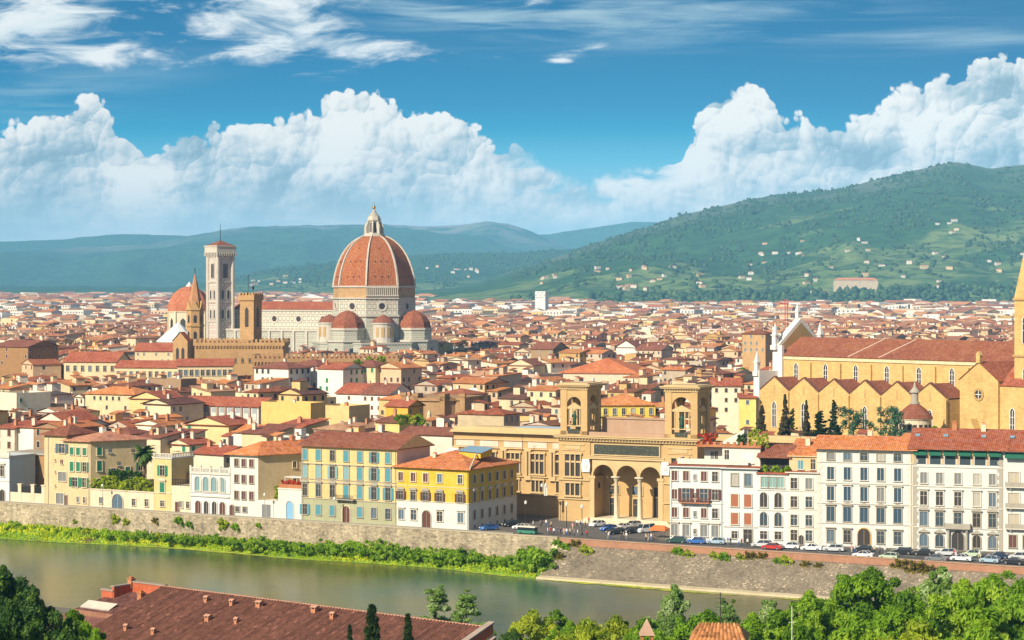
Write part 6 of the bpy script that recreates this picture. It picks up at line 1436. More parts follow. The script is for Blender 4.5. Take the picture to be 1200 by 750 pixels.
def manual(px0, px1, ye, Y, D, typ, wc, rc, wn, rn, label, rz=-.505, rh=None, win=True, name='house', nch=1, nwin=16, e=.6, box=False):
    """a house of the middle distance seen between two picture columns, eaves on row ye at the left corner"""
    x0, y0, _ = atY(px0, Y); k = (px1 - 600) / F; c, s_ = math.cos(rz), math.sin(rz); L = (k * y0 - x0) / (c - k * s_); ze = CAMZ - (ye - HZ) * Y / F
    S = dict(L=L, D=D, ze=ze, typ=typ, rh=rh or min(D, L) * .17, e=e, wn=wn, wc=wc, rn=rn, rc=rc, nch=nch, seed=rnd.random(), box=box)
    o = house_thing(S, x0, y0, rz, 0., rnd, name, win, nwin)
    if label: o['label'] = label
    return o, S
cW, cC, cY, cO, cB = (.68, .64, .55), (.60, .49, .29), (.64, .46, .13), (.60, .36, .09), (.32, .215, .12); rR, rO, rB, rD, rP = (.33, .09, .045), (.52, .19, .06), (.22, .08, .05), (.14, .06, .045), (.45, .21, .12)
o, S = manual(209, 303, 474, 700, 14, 'gable', (.6, .56, .48), rR, 'white', 'red', 'long hall with tall grey window bays under a dark red roof', rh=2.6, win=False, name='long_hall')
for i in range(10):
    m = MB(); x = S['L'] * (i + .5) / 10; m.box(x - .95, x + .95, -.1, 0, S['ze'] - 4.4, S['ze'] - .6, 0, (.30, .33, .34)); m.box(x - .75, x + .75, -.14, -.1, S['ze'] - 4.2, S['ze'] - 2.2, 0, (.6, .56, .48)); m.build('window_bay', H_WALL, o, colattr=True)
    if i: m = MB(); x = S['L'] * i / 10; m.box(x - .2, x + .2, -.5, 0, 0, S['ze'] - .2, 0, (.4, .24, .14)); m.build('pilaster', H_WALL, o, colattr=True)
manual(306, 364, 474, 655, 8, 'flat', (.62, .42, .14), rR, 'ochre', 'red', 'blank orange-yellow walled house at the end of the long hall', win=False)
manual(373, 409, 478, 670, 12, 'flat', (.60, .44, .20), rR, 'yellow', 'red', 'square blank yellow block behind the tall palazzo', win=False)
o, S = manual(368, 480, 443, 905, 16, 'hip', cC, rO, 'cream', 'orange', 'long cream palazzo with orange hip roof and large dark windows', rh=3.2, win=False, name='long_palazzo')
for i in range(7): add_window(o, S['L'] * (i + .5) / 7, S['ze'] - 4.2, 2.2, 2.8, 'plain', H_TRIM, DARK)
manual(394, 424, 461, 800, 16, 'gable', cW, rR, 'white', 'red', 'white house with red-brown gable roof, left of a pair', rh=3.6); manual(424, 456, 462, 785, 17, 'gable', cW, rB, 'white', 'brown', 'white gabled house with skylight, right of a pair', rh=3.8)
manual(452, 478, 476, 720, 10, 'gable', (.62, .36, .05), rR, 'orange', 'red', 'bright orange house with white framed windows beside the brown apse', rh=2.)
for a in ((75, 136, 424, 1000, 18, 4.5), (135, 210, 430.5, 975, 14, 3.), (208, 273, 429, 955, 14, 3.)):
    o, S = manual(a[0], a[1], a[2], a[3], a[4], 'gable', cC, rR, 'cream', 'red', None, rz=-.2 if a[0] < 200 else .12, rh=a[5], win=False, name='long_wing', nch=0)
    o['label'] = {75: 'left wing of the long cream palace, under a broad dark red roof', 135: 'middle wing of the long cream palace with ten small windows', 208: 'right wing of the long cream palace below the battlements'}[a[0]]
    for i in range(10 if a[0] > 100 else 7): add_window(o, S['L'] * (i + .5) / (10 if a[0] > 100 else 7), S['ze'] - 4.3, 1.5, 2.6, 'plain', H_TRIM, DARK)
manual(158, 208, 411.5, 1090, 15, 'gable', cC, rR, 'cream', 'red', 'cream house with deep red roof just left of the small belfry', rz=-.1, rh=4.)
manual(-6, 33, 406, 1050, 22, 'gable', (.30, .17, .075), rB, 'brown', 'brown', 'large dark brown stone palazzo at the left edge', rh=3., name='stone_palazzo')
manual(100, 158, 461, 780, 14, 'hip', cC, rO, 'cream', 'orange', 'cream house with orange hip roof and tall shaded windows, left town', rh=2.4)
manual(152, 190, 467, 745, 15, 'gabley', (.64, .49, .22), rR, 'yellow', 'red', 'yellow gabled house with red roof below the long cream palace', rz=-.35, rh=2.4)
manual(176, 212, 446, 840, 10, 'flat', (.30, .20, .12), rB, 'brown', 'brown', 'plain brown block with flat top among orange roofs', win=False)
manual(-8, 17, 501, 592, 14, 'shed', (.60, .53, .42), rR, 'beige', 'red', 'beige blank house at left edge above the villa'); manual(17, 43, 500, 590, 12, 'shed', cW, rR, 'white', 'red', 'white house with red shed roof above the brown house', nwin=4)
manual(43, 76, 494, 600, 14, 'gabley', (.62, .55, .43), rR, 'cream', 'red', 'big pale gabled house wall behind the tall narrow house', rh=2.6, nwin=2)
manual(217, 268, 497, 602, 12, 'gabley', (.62, .48, .24), rR, 'yellow', 'red', 'broad yellow-cream house wall with two small windows, behind the arcaded villa', rh=2.2, nwin=3)
manual(186, 217, 511, 585, 9, 'shed', (.60, .50, .33), rB, 'cream', 'brown', 'low cream house with three grey windows right of the palm', nwin=3); manual(268, 296, 506, 596, 12, 'gable', cW, rO, 'white', 'orange', 'white house with orange roof and open corner loggia', rh=1.8, nwin=4)
manual(283, 318, 507, 588, 13, 'shed', cC, rB, 'cream', 'brown', 'cream house with brown lean-to roof behind the white four-storey house', nwin=4); manual(320, 351, 500, 612, 13, 'shed', (.62, .45, .2), rR, 'yellow', 'red', 'tall yellow house with white terraces left of the palazzo', nwin=6)
manual(120, 152, 508, 600, 10, 'hip', (.62, .53, .36), rB, 'cream', 'brown', 'small cream tower house with brown pyramid roof left of the palm', nwin=2)
manual(200, 222, 533, 572, 12, 'flat', (.60, .48, .27), rB, 'cream', 'brown', 'long blank cream garden wall house between pavilion and arcaded villa', win=False)
manual(470, 530, 508, 560, 11, 'gable', (.64, .54, .44), rB, 'cream', 'brown', 'pinkish house with planted roof terrace between palazzo and library', rh=1.6, nwin=4); manual(440, 468, 494, 580, 10, 'shed', (.64, .47, .18), rB, 'yellow', 'brown', 'yellow house with terrace behind the tall palazzo', nwin=2)
manual(655, 748, 437, 1000, 44, 'hip', (.6, .5, .36), (.50, .15, .05), 'cream', 'orange', 'hall with one huge orange-red hip roof above the library towers', rz=-.25, rh=6.5, name='market_hall', nch=0, win=False)
o, S = manual(704, 768, 475, 680, 16, 'hip', (.70, .52, .07), rO, 'yellow', 'orange', 'bright yellow house with orange roof seen between the library towers', rz=.12, rh=3., win=False)
for i in range(6): add_window(o, S['L'] * (i + .5) / 6, S['ze'] - 3., 1.1, 2., 'plain', H_TRIM, DARK)
manual(834, 868, 452, 725, 14, 'gable', (.66, .60, .46), rR, 'white', 'red', 'tall cream-white house with four window rows left of the basilica', rz=-.1, rh=2.4, nwin=20); manual(866, 886, 466, 712, 10, 'shed', (.68, .55, .17), rR, 'yellow', 'red', 'narrow yellow house squeezed against the basilica facade', rz=-.1)
manual(870, 897, 391, 1060, 12, 'hip', (.44, .28, .13), rB, 'brown', 'brown', 'brown tower house with loggia left of the basilica gable', rh=2., name='tower_house'); manual(896, 912, 404, 1080, 10, 'flat', (.46, .3, .14), rB, 'brown', 'brown', 'brown annexe tower joined to the tower house', win=False)
for a_ in ((298, 338, 431, 868), (338, 372, 428, 880), (372, 402, 432, 862), (402, 440, 429, 872), (440, 470, 431, 866)): manual(*a_, 14, rnd.choice(['gable', 'hip', 'gabley']), rnd.choice([cC, cW, (.55, .4, .25)]), rnd.choice([rR, rB, rO]), 'cream', 'red', None, rz=-.6)
manual(627, 639, 342, 3000, 16, 'flat', (.58, .58, .57), rB, 'white', 'grey', 'tall white apartment tower block on the far side of town', rz=-.3, name='tower_block', nch=0)
manual(595, 625, 428, 1010, 16, 'gabley', (.62, .48, .3), rB, 'cream', 'brown', None, rh=3.); manual(622, 648, 409, 1200, 18, 'gable', cB, rB, 'brown', 'brown', 'wide brown-red roofed hall in the mid town', rh=4.)
manual(745, 775, 410, 1250, 16, 'gable', (.55, .42, .3), rB, 'beige', 'brown', None, rh=3.); manual(722, 745, 407, 1270, 20, 'gabley', cW, rB, 'white', 'brown', 'white gable-ended hall above the big orange-red roof', rh=4., nwin=3)
for a_ in ((160, 188, 512, 580, 10, 'shed', (.60, .50, .33), rB, 'cream', 'brown', 'low cream house with grey shutters just right of the palm crown'), (196, 222, 520, 578, 9, 'gabley', (.62, .52, .34), rR, 'cream', 'red', 'cream gabled house behind the balustraded pavilion'), (226, 262, 531, 566, 12, 'gable', (.63, .55, .40), rR, 'cream', 'red', 'low cream house with red roof above the arcaded villa balustrade'), (300, 330, 523, 566, 9, 'shed', (.62, .5, .28), rO, 'yellow', 'orange', 'yellow house with lean-to orange roof right of the white four-storey house'), (328, 352, 514, 572, 9, 'flat', cW, rR, 'white', 'red', 'white house with roof terrace just left of the tall palazzo'), (60, 100, 498, 618, 10, 'gable', cW, rR, 'white', 'red', 'white long house with red roof above the green-shuttered villa')):
    manual(*a_, rz=-.62, nwin=7, box=True, nch=2)
# ---- scattered town: rows of joined houses following the river's direction, bending from quarter to quarter
LIMIT = 300
frontrow = [(354, 509), (465, 509)]
def clear_h(px, Y, half):
    lim = 99.
    for a, b, py, ym in CLEAR:
        if Y < ym and a - half < px < b + half: lim = min(lim, CAMZ - (py - HZ) * Y / F)
    return lim
cand = []; rr_ = random.Random(23)
s_ = 22.
while s_ < 1750:
    d = rr_.uniform(9, 14) * (1 + s_ / 2600.); row_gap = 0 if rr_.random() < .45 else rr_.uniform(3, 6.5)
    t_ = -760. - s_ * .3 + rr_.uniform(0, 20); tmax = 640 + s_ * .5
    while t_ < tmax:
        w = rr_.uniform(5.5, 13) * (1 + s_ / 2600.); x, y, _ = Q(t_ + w / 2, s_ + d / 2)
        if y > 60 and -.27 < x / y < .33:
            wx = 16 * math.sin(y / 140. + x / 310.) ; cand.append((x + wx * .3, y + 14 * math.sin(x / 120.), w, d + rr_.uniform(-1, 1.5), .22 * math.sin(x / 170. + 1) + .2 * math.sin(y / 230.) + rr_.uniform(-.05, .05)))
        t_ += w + (rr_.uniform(2.5, 6) if rr_.random() < .16 else -.1)
    s_ += d + row_gap
good = []
for (x, y, w, d, da) in cand:
    r = random.Random(int(x * 7 + y * 13)); px = 600 + F * x / y; a = -.78 + da * .9
    if r.random() < .3: a += math.pi / 2; 
    h = r.choice([r.uniform(7, 13), r.uniform(10, 17), r.uniform(14, 21.5)]) if y < 1500 else r.uniform(8, 23); hw = w / 2 * F / y
    lim = clear_h(px, y, hw * .8) - 3.2
    if h > lim: h = lim - r.uniform(0, 1.5)
    if h < 4.5: continue
    L, D = w, d
    ox = x - (L / 2 * math.cos(a) - D / 2 * math.sin(a)); oy = y - (L / 2 * math.sin(a) + D / 2 * math.cos(a))
    if any(inside(ox + L * u * math.cos(a) - D * v * math.sin(a), oy + L * u * math.sin(a) + D * v * math.cos(a)) for u, v in ((.1, .1), (.9, .1), (.9, .9), (.1, .9), (.5, .5))): continue
    if ts(x, y)[1] < 32 and 560 < px < 800: continue
    good.append((y, x, ox, oy, a, L, D, h, r))
good.sort(key=lambda q: q[0])
# near houses that the picture can show become things, the rest one mass
def topline(px):   # picture row of the roofs of the river row
    return float(np.interp(px, [0, 50, 52, 78, 79, 105, 107, 180, 182, 200, 201, 268, 270, 302, 304, 352, 354, 465, 466, 603, 604, 784, 786, 957, 958, 1069, 1070, 1300], [545, 545, 518, 510, 520, 522, 575, 575, 538, 538, 568, 553, 540, 540, 590, 590, 512, 512, 530, 540, 640, 640, 545, 535, 512, 512, 503, 503]))
far = []; nthing = len(HOUSES)
for q in good:
    y, x, ox, oy, a, L, D, h, r = q; px = 600 + F * x / y; ytop = HZ + F * (CAMZ - h - 3) / y
    if ytop > topline(px) + 3: continue
    if -20 < px < 1220 and nthing < LIMIT:
        S = spec(r, L, D, h); house_thing(S, ox, oy, a, 0., r, nwin=10); nthing += 1
    else: far.append(q)
# ---- everything farther away
for (y0, y1, w0, w1, d0, h0, h1, dens) in ((1750, 2700, 11, 22, 15, 9, 22, .97), (2700, 4300, 17, 36, 24, 9, 24, .80), (4300, 7200, 30, 70, 46, 9, 20, .42)):
    yv = y0
    while yv < y1:
        xv = -.262 * yv + rr_.uniform(0, 20)
        while xv < .31 * yv:
            w = rr_.uniform(w0, w1); px = 600 + F * (xv + w / 2) / yv
            if rr_.random() < dens and not (yv > 4350 and px > 690) and not (yv > 4900 and px > 500):
                yy_ = yv + rr_.uniform(-6, 6) + 20 * math.sin(xv / 300.); h = rr_.uniform(h0, h1); r = random.Random(int(xv * 3 + yv * 11))
                z_ = float(gz(xv, yy_)); lim = clear_h(px, yy_, w / 2 * F / yv) - 3 - z_; h = min(h, lim)
                if h > 4 and not inside(xv + w / 2, yy_ + 8, 6): far.append((yy_, xv + w / 2, xv, yy_, rr_.uniform(-1.1, -.2), w, rr_.uniform(d0 * .7, d0), h, r))
            xv += w + rr_.uniform(1, 9)
        yv += d0 * rr_.uniform(1.0, 1.3)
mw, mr, mk = MB(), MB(), MB()
for (y, x, ox, oy, a, L, D, h, r) in far:
    S = spec(r, L, D, h)
    if y > 2200 and r.random() < .45: S['typ'] = 'flat'
    if y > 1900 and r.random() < (.3 if y < 2600 else .5): S['wc'] = r.choice([(.62, .61, .58), (.6, .55, .48), (.62, .58, .52)])
    if y > 1500: S['rc'] = tuple(v * .75 + q * .25 for v, q in zip(S['rc'], (.52, .28, .16)))
    tf = Matrix.Translation((ox, oy, float(gz(x, y)) if y > 1700 else 0.)) @ Matrix.Rotation(a, 4, 'Z'); mw.tf = mr.tf = tf
    hz = wall_roof(S, mw, mr); c, s2 = math.cos(a), math.sin(a); zb = tf.translation.z
    if y < 2600:
        for face, u, zz in win_spots(S, r, 2.9 if y < 1500 else 4., 12 if y < 1300 else 7):
            ww, hh = (.6, 1.6) if y < 1500 else (.9, 1.9)
            if face == 'f': p = [(u - ww, -.06), (u + ww, -.06)]
            elif face == 'r': p = [(L + .06, u - ww), (L + .06, u + ww)]
            else: p = [(-.06, u + ww), (-.06, u - ww)]
            p = [(ox + q[0] * c - q[1] * s2, oy + q[0] * s2 + q[1] * c) for q in p]; b = len(mk.v)
            mk.v.extend([(*p[0], zb + zz), (*p[1], zb + zz), (*p[1], zb + zz + hh), (*p[0], zb + zz + hh)]); mk.f.append((b, b + 1, b + 2, b + 3)); mk.m.append(0); v = .03 + .06 * S['seed']; mk.c.append((v, v * .95, v * .95))
    elif r.random() < .7:
        n = int(L / 5)
        for k in range(n):
            for zz in (h - 3.2, h - 7.):
                if zz < 1: continue
                u = (k + .5) * L / n; p = [(ox + q[0] * c - q[1] * s2, oy + q[0] * s2 + q[1] * c) for q in ((u - 1.1, -.1), (u + 1.1, -.1))]; b = len(mk.v)
                mk.v.extend([(*p[0], zb + zz), (*p[1], zb + zz), (*p[1], zb + zz + 2), (*p[0], zb + zz + 2)]); mk.f.append((b, b + 1, b + 2, b + 3)); mk.m.append(0); mk.c.append((.09, .09, .10))
    if y < 2000:
        for k in range(S['nch']):
            cx, cy = L * r.uniform(.1, .9), D * r.uniform(.1, .9); z0 = hz(cx, cy); w_ = r.uniform(.35, .6); mw.box(cx - w_, cx + w_, cy - w_, cy + w_, z0 - 1, z0 + r.uniform(1., 1.9), 0, r.choice([(.62, .52, .4), (.45, .22, .12), (.64, .6, .52)]))
        if S['box'] and S['typ'] != 'hip':
            cx, cy = L * r.uniform(.1, .6), D * r.uniform(.2, .5); z0 = hz(cx, cy); w_, h_ = r.uniform(2, 4), r.uniform(2, 3); mw.box(cx, cx + w_, cy, cy + w_, z0 - 1.2, z0 + h_, 0, S['wc']); mr.add([(cx - .4, cy - .4, z0 + h_ + .05), (cx + w_ + .4, cy - .4, z0 + h_ + .05), (cx + w_ + .4, cy + w_ + .4, z0 + h_ + .9), (cx - .4, cy + w_ + .4, z0 + h_ + .9)], [(0, 1, 2, 3)], 0, S['rc'])
mw.tf = mr.tf = None
# one mass: walls, roofs and windows of the distant town
def merge(parts):
    o = MB()
    for i, p in enumerate(parts):
        b = len(o.v); o.v.extend(p.v); o.f.extend([tuple(b + k for k in f) for f in p.f]); o.m.extend([i] * len(p.f)); o.c.extend(p.c)
    return o
# villas scattered over the hillsides belong to the same far mass
def hz_any(px, Y):
    z = float(gz(0, Y)); 
    for H_ in (H_R, H_M):
        if H_.Yf < Y <= H_.Yr * 1.01 and H_.rx[0] < px: z = max(z, float(H_.z(px, Y)))
    return z
rv = random.Random(5)
clusters = [(742, 326, 6150, 10), (757, 325, 6000, 4), (855, 326, 5600, 5), (905, 300, 6300, 7), (935, 299, 6300, 8), (1000, 290, 6500, 6), (1015, 331, 5000, 4), (1105, 288, 6500, 7), (1125, 280, 6700, 5), (880, 312, 6000, 4), (690, 320, 6600, 7),
            (640, 328, 6300, 9), (600, 330, 7600, 8), (420, 322, 8000, 8), (520, 318, 8300, 10), (560, 322, 8000, 9), (340, 330, 8000, 10), (300, 332, 7800, 9), (790, 320, 5900, 5), (960, 318, 5700, 5), (1060, 315, 5800, 5), (1160, 300, 6100, 6), (830, 335, 5000, 8), (960, 335, 4900, 6), (1100, 330, 5000, 5), (730, 337, 5000, 10)]
for px, py, Y, n in clusters:
    H_ = H_R if px > 600 else H_M
    ys = np.linspace(H_.Yf + 40, H_.Yr - 50, 120); zz = H_.z(np.full(120, float(px)), ys); rows = HZ + F * (CAMZ - zz) / ys; Yb = float(ys[int(np.argmin(abs(rows - py)))])
    for k in range((n * 3 + 3) // 5):
        p = px + rv.gauss(0, 11); Y = Yb + rv.gauss(0, 130); Y = max(H_.Yf + 30, min(H_.Yr - 60, Y)); z = float(H_.z(p, Y)); x = (p - 600) / F * Y; L, D, h = rv.uniform(8, 19), rv.uniform(8, 11), rv.uniform(5, 9)
        S = spec(rv, L, D, h + 6); S['wc'] = rv.choice([(.52, .46, .36), (.5, .38, .22), (.55, .53, .47)]); mw.tf = mr.tf = Matrix.Translation((x, Y, z - 6)) @ Matrix.Rotation(rv.uniform(-.6, .6), 4, 'Z'); S['typ'] = rv.choice(['gable', 'hip']); wall_roof(S, mw, mr)
mw.tf = mr.tf = None
o = merge([mw, mr, mk]).build('distant_houses', [H_WALL, H_ROOF, attrmat('dark panes', .5, .1)], colattr=True); tag(o, 'tightly packed red roofed houses of the town running to the far hills', 'houses', kind='stuff')
for (lx0, lx1, py, Yl, lab) in ((978, 1042, 328, 4900, 'long pale orange roofed villa on the wooded foot of the hill'),):
    z0 = hz_any(1010, Yl); x0, y0, _ = atY(lx0, Yl); S = dict(L=(lx1 - lx0) / F * Yl * .8, D=18, ze=CAMZ - (py - HZ) * Yl / F - z0 + 6, typ='hip', rh=5, e=1., wn='cream', wc=(.5, .4, .28), rn='orange', rc=(.5, .2, .08), nch=0, seed=.7, box=False); o = house_thing(S, x0, y0, .02, z0 - 6, rnd, 'hill_villa', True, 12); o['label'] = lab
# ------------------------------------------------------------------ labels of the houses
MARKS = [(260, 'the campanile', 1385), (294, 'the square crenellated tower', 1000), (228, 'the hexagonal spire', 1050), (438, 'the cathedral dome', 1350), (517, 'the brown apse', 745), (670, 'the left library tower', 515), (806, 'the right library tower', 500),
         (930, 'the basilica gable', 725), (1146, 'the basilica transept', 640), (168, 'the palm tree', 560), (410, 'the tall yellow palazzo', 505), (530, 'the yellow corner palazzo', 497), (700, 'the huge red hall roof', 1000), (255, 'the long grey-bayed hall', 700), (105, 'the long cream palace', 990), (737, 'the bright yellow house', 680), (860, 'the tall cream-white house', 720), (15, 'the brown stone palazzo', 1050), (1072, 'the domed chapel', 640)]
ORD = ['nearest', 'second', 'third', 'fourth', 'fifth', 'sixth', 'seventh', 'eighth', 'ninth', 'tenth', 'eleventh', 'twelfth']
def house_labels():
    groups = {}
    for o, S, x, y in HOUSES:
        if o.get('label'): continue
        px = 600 + F * x / y
        mpx, mk_, mY = min(MARKS, key=lambda m: abs(m[0] - px) + .02 * abs(m[2] - y))
        d = px - mpx
        rel = ('behind' if y > mY else 'in front of') if abs(d) < 14 else (('left of' if d < 0 else 'right of') if abs(d) < 70 else ('well left of' if d < 0 else 'well right of'))
        h = {'hip': 'hip', 'gable': 'gable', 'gabley': 'front-gabled', 'shed': 'lean-to', 'flat': None}[S['typ']]
        size = 'small' if S['L'] < 10 else ('broad' if S['L'] > 16 else '')
        rf = f"{S['rn']} {h} roof" if h else 'flat roof terrace'
        groups.setdefault(' '.join(f"{size} {S['wn']} house with {rf}, {rel} {mk_}".split()), []).append((y, o))
    for lab, L in groups.items():
        if len(lab.split()) > 13: lab = lab.replace('well ', '').replace('small ', '').replace('broad ', '')
        L.sort(key=lambda q: q[0])
        for i, (_, o) in enumerate(L):
            o['label'] = lab if len(L) == 1 else (lab + (', nearest' if i == 0 else f', {ORD[min(i, 11)]} nearest'))
house_labels()
# ------------------------------------------------------------------ vegetation
def leaf_mesh(name, clumps, nper, leaf, mat, seed, spread=.5, up=.35, base=.5, aspect=2.1):
    """clumps: (x,y,z,r); every clump holds nper leaf-sized faces spread through its volume; the tint holds a value per leaf"""
    g = np.random.RandomState(seed); C = np.array(clumps); n = len(C); N = n * nper
    cen = np.repeat(C[:, :3], nper, 0); rad = np.repeat(C[:, 3], nper)
    d = g.normal(size=(N, 3)); d /= np.linalg.norm(d, axis=1)[:, None]
    p = cen + d * (rad * (g.rand(N) ** (1 / 2.2)))[:, None] * np.array([1, 1, .85])
    nrm = d * .8 + g.normal(size=(N, 3)) * .65 + np.array([0, 0, up]); nrm /= np.linalg.norm(nrm, axis=1)[:, None]
    q = g.normal(size=(N, 3)) * .7 + np.array([0, 0, 1.]); a = q - nrm * (q * nrm).sum(1)[:, None]; a /= np.linalg.norm(a, axis=1)[:, None]; b = np.cross(nrm, a)
    s_ = leaf * (.6 + .8 * g.rand(N)); a = a * (s_ * aspect * .5)[:, None]; b = b * (s_ * .5)[:, None]
    V = np.stack([p - a, p + b * .9 - a * .1, p + a, p - b * .9 - a * .1], 1).reshape(-1, 3)
    cv = np.repeat(g.rand(n), nper) * spread + g.rand(N) * .3 + (base - .4)
    me = bpy.data.meshes.new(name); me.vertices.add(N * 4); me.vertices.foreach_set('co', V.astype(np.float32).ravel())
    me.loops.add(N * 4); me.loops.foreach_set('vertex_index', np.arange(N * 4, dtype=np.int32)); me.polygons.add(N)
    me.polygons.foreach_set('loop_start', np.arange(0, N * 4, 4, dtype=np.int32)); me.polygons.foreach_set('loop_total', np.full(N, 4, np.int32)); me.materials.append(mat); me.update(calc_edges=True)
    at_ = me.color_attributes.new('tint', 'FLOAT_COLOR', 'CORNER'); cc = np.ones((N * 4, 4), np.float32); cc[:, :3] = np.clip(np.repeat(cv, 4), 0, 1)[:, None]; at_.data.foreach_set('color', cc.ravel()); return me
BARK = plaster('bark', (.13, .095, .065), var=.4)
def limb_mesh(name, pts_list, mat=None):
    mb = MB()
    for pts in pts_list:
        for (a, ra), (b, rb) in zip(pts[:-1], pts[1:]): mb.tube(a, b, ra, rb, 7)
    return mb.mesh(name, mat or BARK, True)
LEAF = leafmat('broad leaves', (.05, .13, .006), (.20, .36, .012), (.42, .55, .05), .45); LEAFD = leafmat('dark leaves', (.014, .045, .010), (.045, .11, .014), (.15, .24, .02), .35)
LEAFY = leafmat('yellow green leaves', (.15, .22, .010), (.34, .42, .02), (.56, .58, .06), .42); LEAFS = leafmat('silvery poplar leaves', (.09, .18, .03), (.24, .37, .08), (.56, .64, .40), .42); CYP = leafmat('cypress needles', (.010, .030, .010), (.028, .058, .013), (.07, .11, .02), .15)
CYPB = leafmat('bronze cypress needles', (.03, .032, .012), (.075, .062, .022), (.13, .10, .04), .15)
def crown_clumps(h, w, z0, n, seed, kind='round'):
    g = random.Random(seed); out = []
    while len(out) < n:
        u = g.random(); a = g.uniform(0, 2 * math.pi)
        if kind == 'round': prof = math.sqrt(max(0, 1 - (2 * u - .9) ** 2)) if u > .02 else .3
        elif kind == 'poplar': prof = (.35 + .65 * math.sin(math.pi * min(1, u * 1.15 + .08))) * (1 if u < .6 else 1.2 - u * .5)
        else: prof = 1 - u
        if kind == 'cone': prof = (1.0 - u) * (.75 + .25 * min(1, u * 6))
        lob = 1 + .28 * math.sin(3 * a + seed) * math.sin(u * 7 + seed) + .16 * math.sin(5 * a + 2 * seed)
        if g.random() < .22 and kind != 'cone': lob *= 1.22; small = .5
        else: small = 1.
        rr = w / 2 * prof * lob * (g.random() ** .42); out.append((rr * math.cos(a), rr * math.sin(a), z0 + u * (h - z0) * (1.06 if small < 1 else 1.), g.uniform(.5, 1.2) * small * (max(w, 6.) / 8.) * (1 - .3 * u) if kind != 'cone' and w > 3 else g.uniform(.3, .5) * (1.2 - u) * (.5 + .16 * w)))
    return out
TREES = {}
def make_tree(key, h, w, z0, n, nper, leaf, mat, seed, kind='round'):
    g = random.Random(seed + 99); cl = crown_clumps(h, w, z0, n, seed, kind); crown = leaf_mesh('crown', cl, nper, leaf, mat, seed)
    top = (g.uniform(-.4, .4), g.uniform(-.4, .4), h * .82); br = [[((0, 0, -1.5), w * .045 + .08), ((.1, .05, z0 * .7), w * .035 + .06), (top, .05)]]
    for i in range(9):
        x, y, z, r_ = cl[i * 3 % n]; zz = z0 * .6 + (z - z0 * .6) * .45; br.append([((0.05, 0.03, zz * .8), .13), ((x * .55, y * .55, zz + (z - zz) * .5), .08), ((x * .95, y * .95, z), .03)])
    TREES[key] = (crown, limb_mesh('trunk', br)); return TREES[key]
make_tree('broad1', 14, 11, 1.5, 150, 330, .23, LEAF, 1); make_tree('broad2', 13, 9, 1.5, 130, 330, .22, LEAF, 2); make_tree('broad3', 15, 12, 1.5, 170, 330, .23, LEAF, 3)
make_tree('dark1', 14, 13, 1.2, 170, 300, .23, LEAFD, 4); make_tree('dark2', 12, 11, 1.2, 150, 300, .23, LEAFD, 5)
make_tree('silver1', 15, 10.5, 1.5, 150, 320, .21, LEAFS, 6, 'poplar'); make_tree('silver2', 13, 4.6, 2., 90, 240, .17, LEAFS, 7, 'poplar'); make_tree('yellow1', 11, 8, 1.5, 110, 260, .2, LEAFY, 8)
make_tree('cyp', 15, 3.6, .3, 260, 150, .15, CYP, 9, 'cone'); make_tree('cyp2', 14, 2.4, .3, 230, 130, .16, CYP, 10, 'poplar'); make_tree('cypb', 14, 5., .3, 240, 110, .2, CYPB, 12, 'cone')
def place_tree(key, loc, h=None, rz=0., name='tree', label=None, cat='tree', group=None, sw=None):
    crown, trunk = TREES[key]; o = thing(name, label, cat, loc, rz, group); link('crown', crown, o); link('trunk', trunk, o)
    zmax = TREES[key + '_h'] if key + '_h' in TREES else max(v.co.z for v in crown.vertices); TREES[key + '_h'] = zmax
    s_ = (h / zmax) if h else 1.; o.scale = (s_ * (sw or 1.), s_ * (sw or 1.), s_); return o
def ground_s(x, y):
    t_, s_ = ts(x, y); return south_z(s_)
# trees on the near bank: picture column, crown-top row, distance, kind
NEAR = [(625, 712, 300, 'yellow1', 'thin yellow-green tree at the water right of the red building'), (652, 713, 330, 'broad2', 'bright green round tree, lone on the near bank'), (688, 722, 262, 'yellow1', 'yellow-green tree low at the bottom, right of the lone round tree'), (722, 718, 285, 'yellow1', 'yellow-leaved bushy tree next to the tall silver poplar'),
        (788, 684, 305, 'silver1', 'large tree with silvery top standing alone before the bastion'), (852, 700, 330, 'silver1', 'grey-green willowy tree behind the tiled roof corner'), (905, 700, 280, 'silver1', 'wide silvery poplar right of the tiled roof'), (948, 690, 270, 'broad1', 'dense green tree beside the wide silvery poplar'),
        (988, 672, 292, 'silver1', 'tall poplar with pale top against the bastion wall'), (1022, 662, 275, 'broad3', 'tallest rounded green tree of the right bank'), (1060, 690, 250, 'broad2', 'mid green tree below the tallest tree'), (1096, 662, 285, 'silver1', 'slim silver-topped poplar between two dark green trees'), (1130, 676, 258, 'broad1', 'broad green tree near the right corner'),
        (1165, 670, 275, 'broad3', 'large leafy tree second from the right edge'), (1198, 676, 262, 'broad2', 'bright tree cut by the right edge'), (1000, 718, 225, 'broad2', 'low green tree at bottom edge under the tall poplar'), (1075, 722, 215, 'yellow1', 'pale yellow-green tree at the bottom edge right'), (1150, 722, 210, 'broad1', 'low dark-shadowed tree at bottom right'),
        (935, 728, 220, 'broad2', 'small tree at bottom edge under the silvery poplar'), (512, 684, 330, 'silver2', 'left of two slender silvery poplars behind the red building'), (547, 690, 322, 'silver2', 'right of two slender silvery poplars behind the red building'), (602, 735, 270, 'dark2', 'dark bush-like tree just right of the red gable'), (755, 722, 265, 'broad2', 'green tree at bottom edge, left of tiled roof'), (668, 726, 275, 'broad1', 'bright green tree between the lone round tree and yellow one'), (830, 712, 262, 'broad3', 'leafy green tree directly behind the tiled roof corner'), (882, 716, 245, 'broad1', 'green tree right of the tiled roof corner, low')]
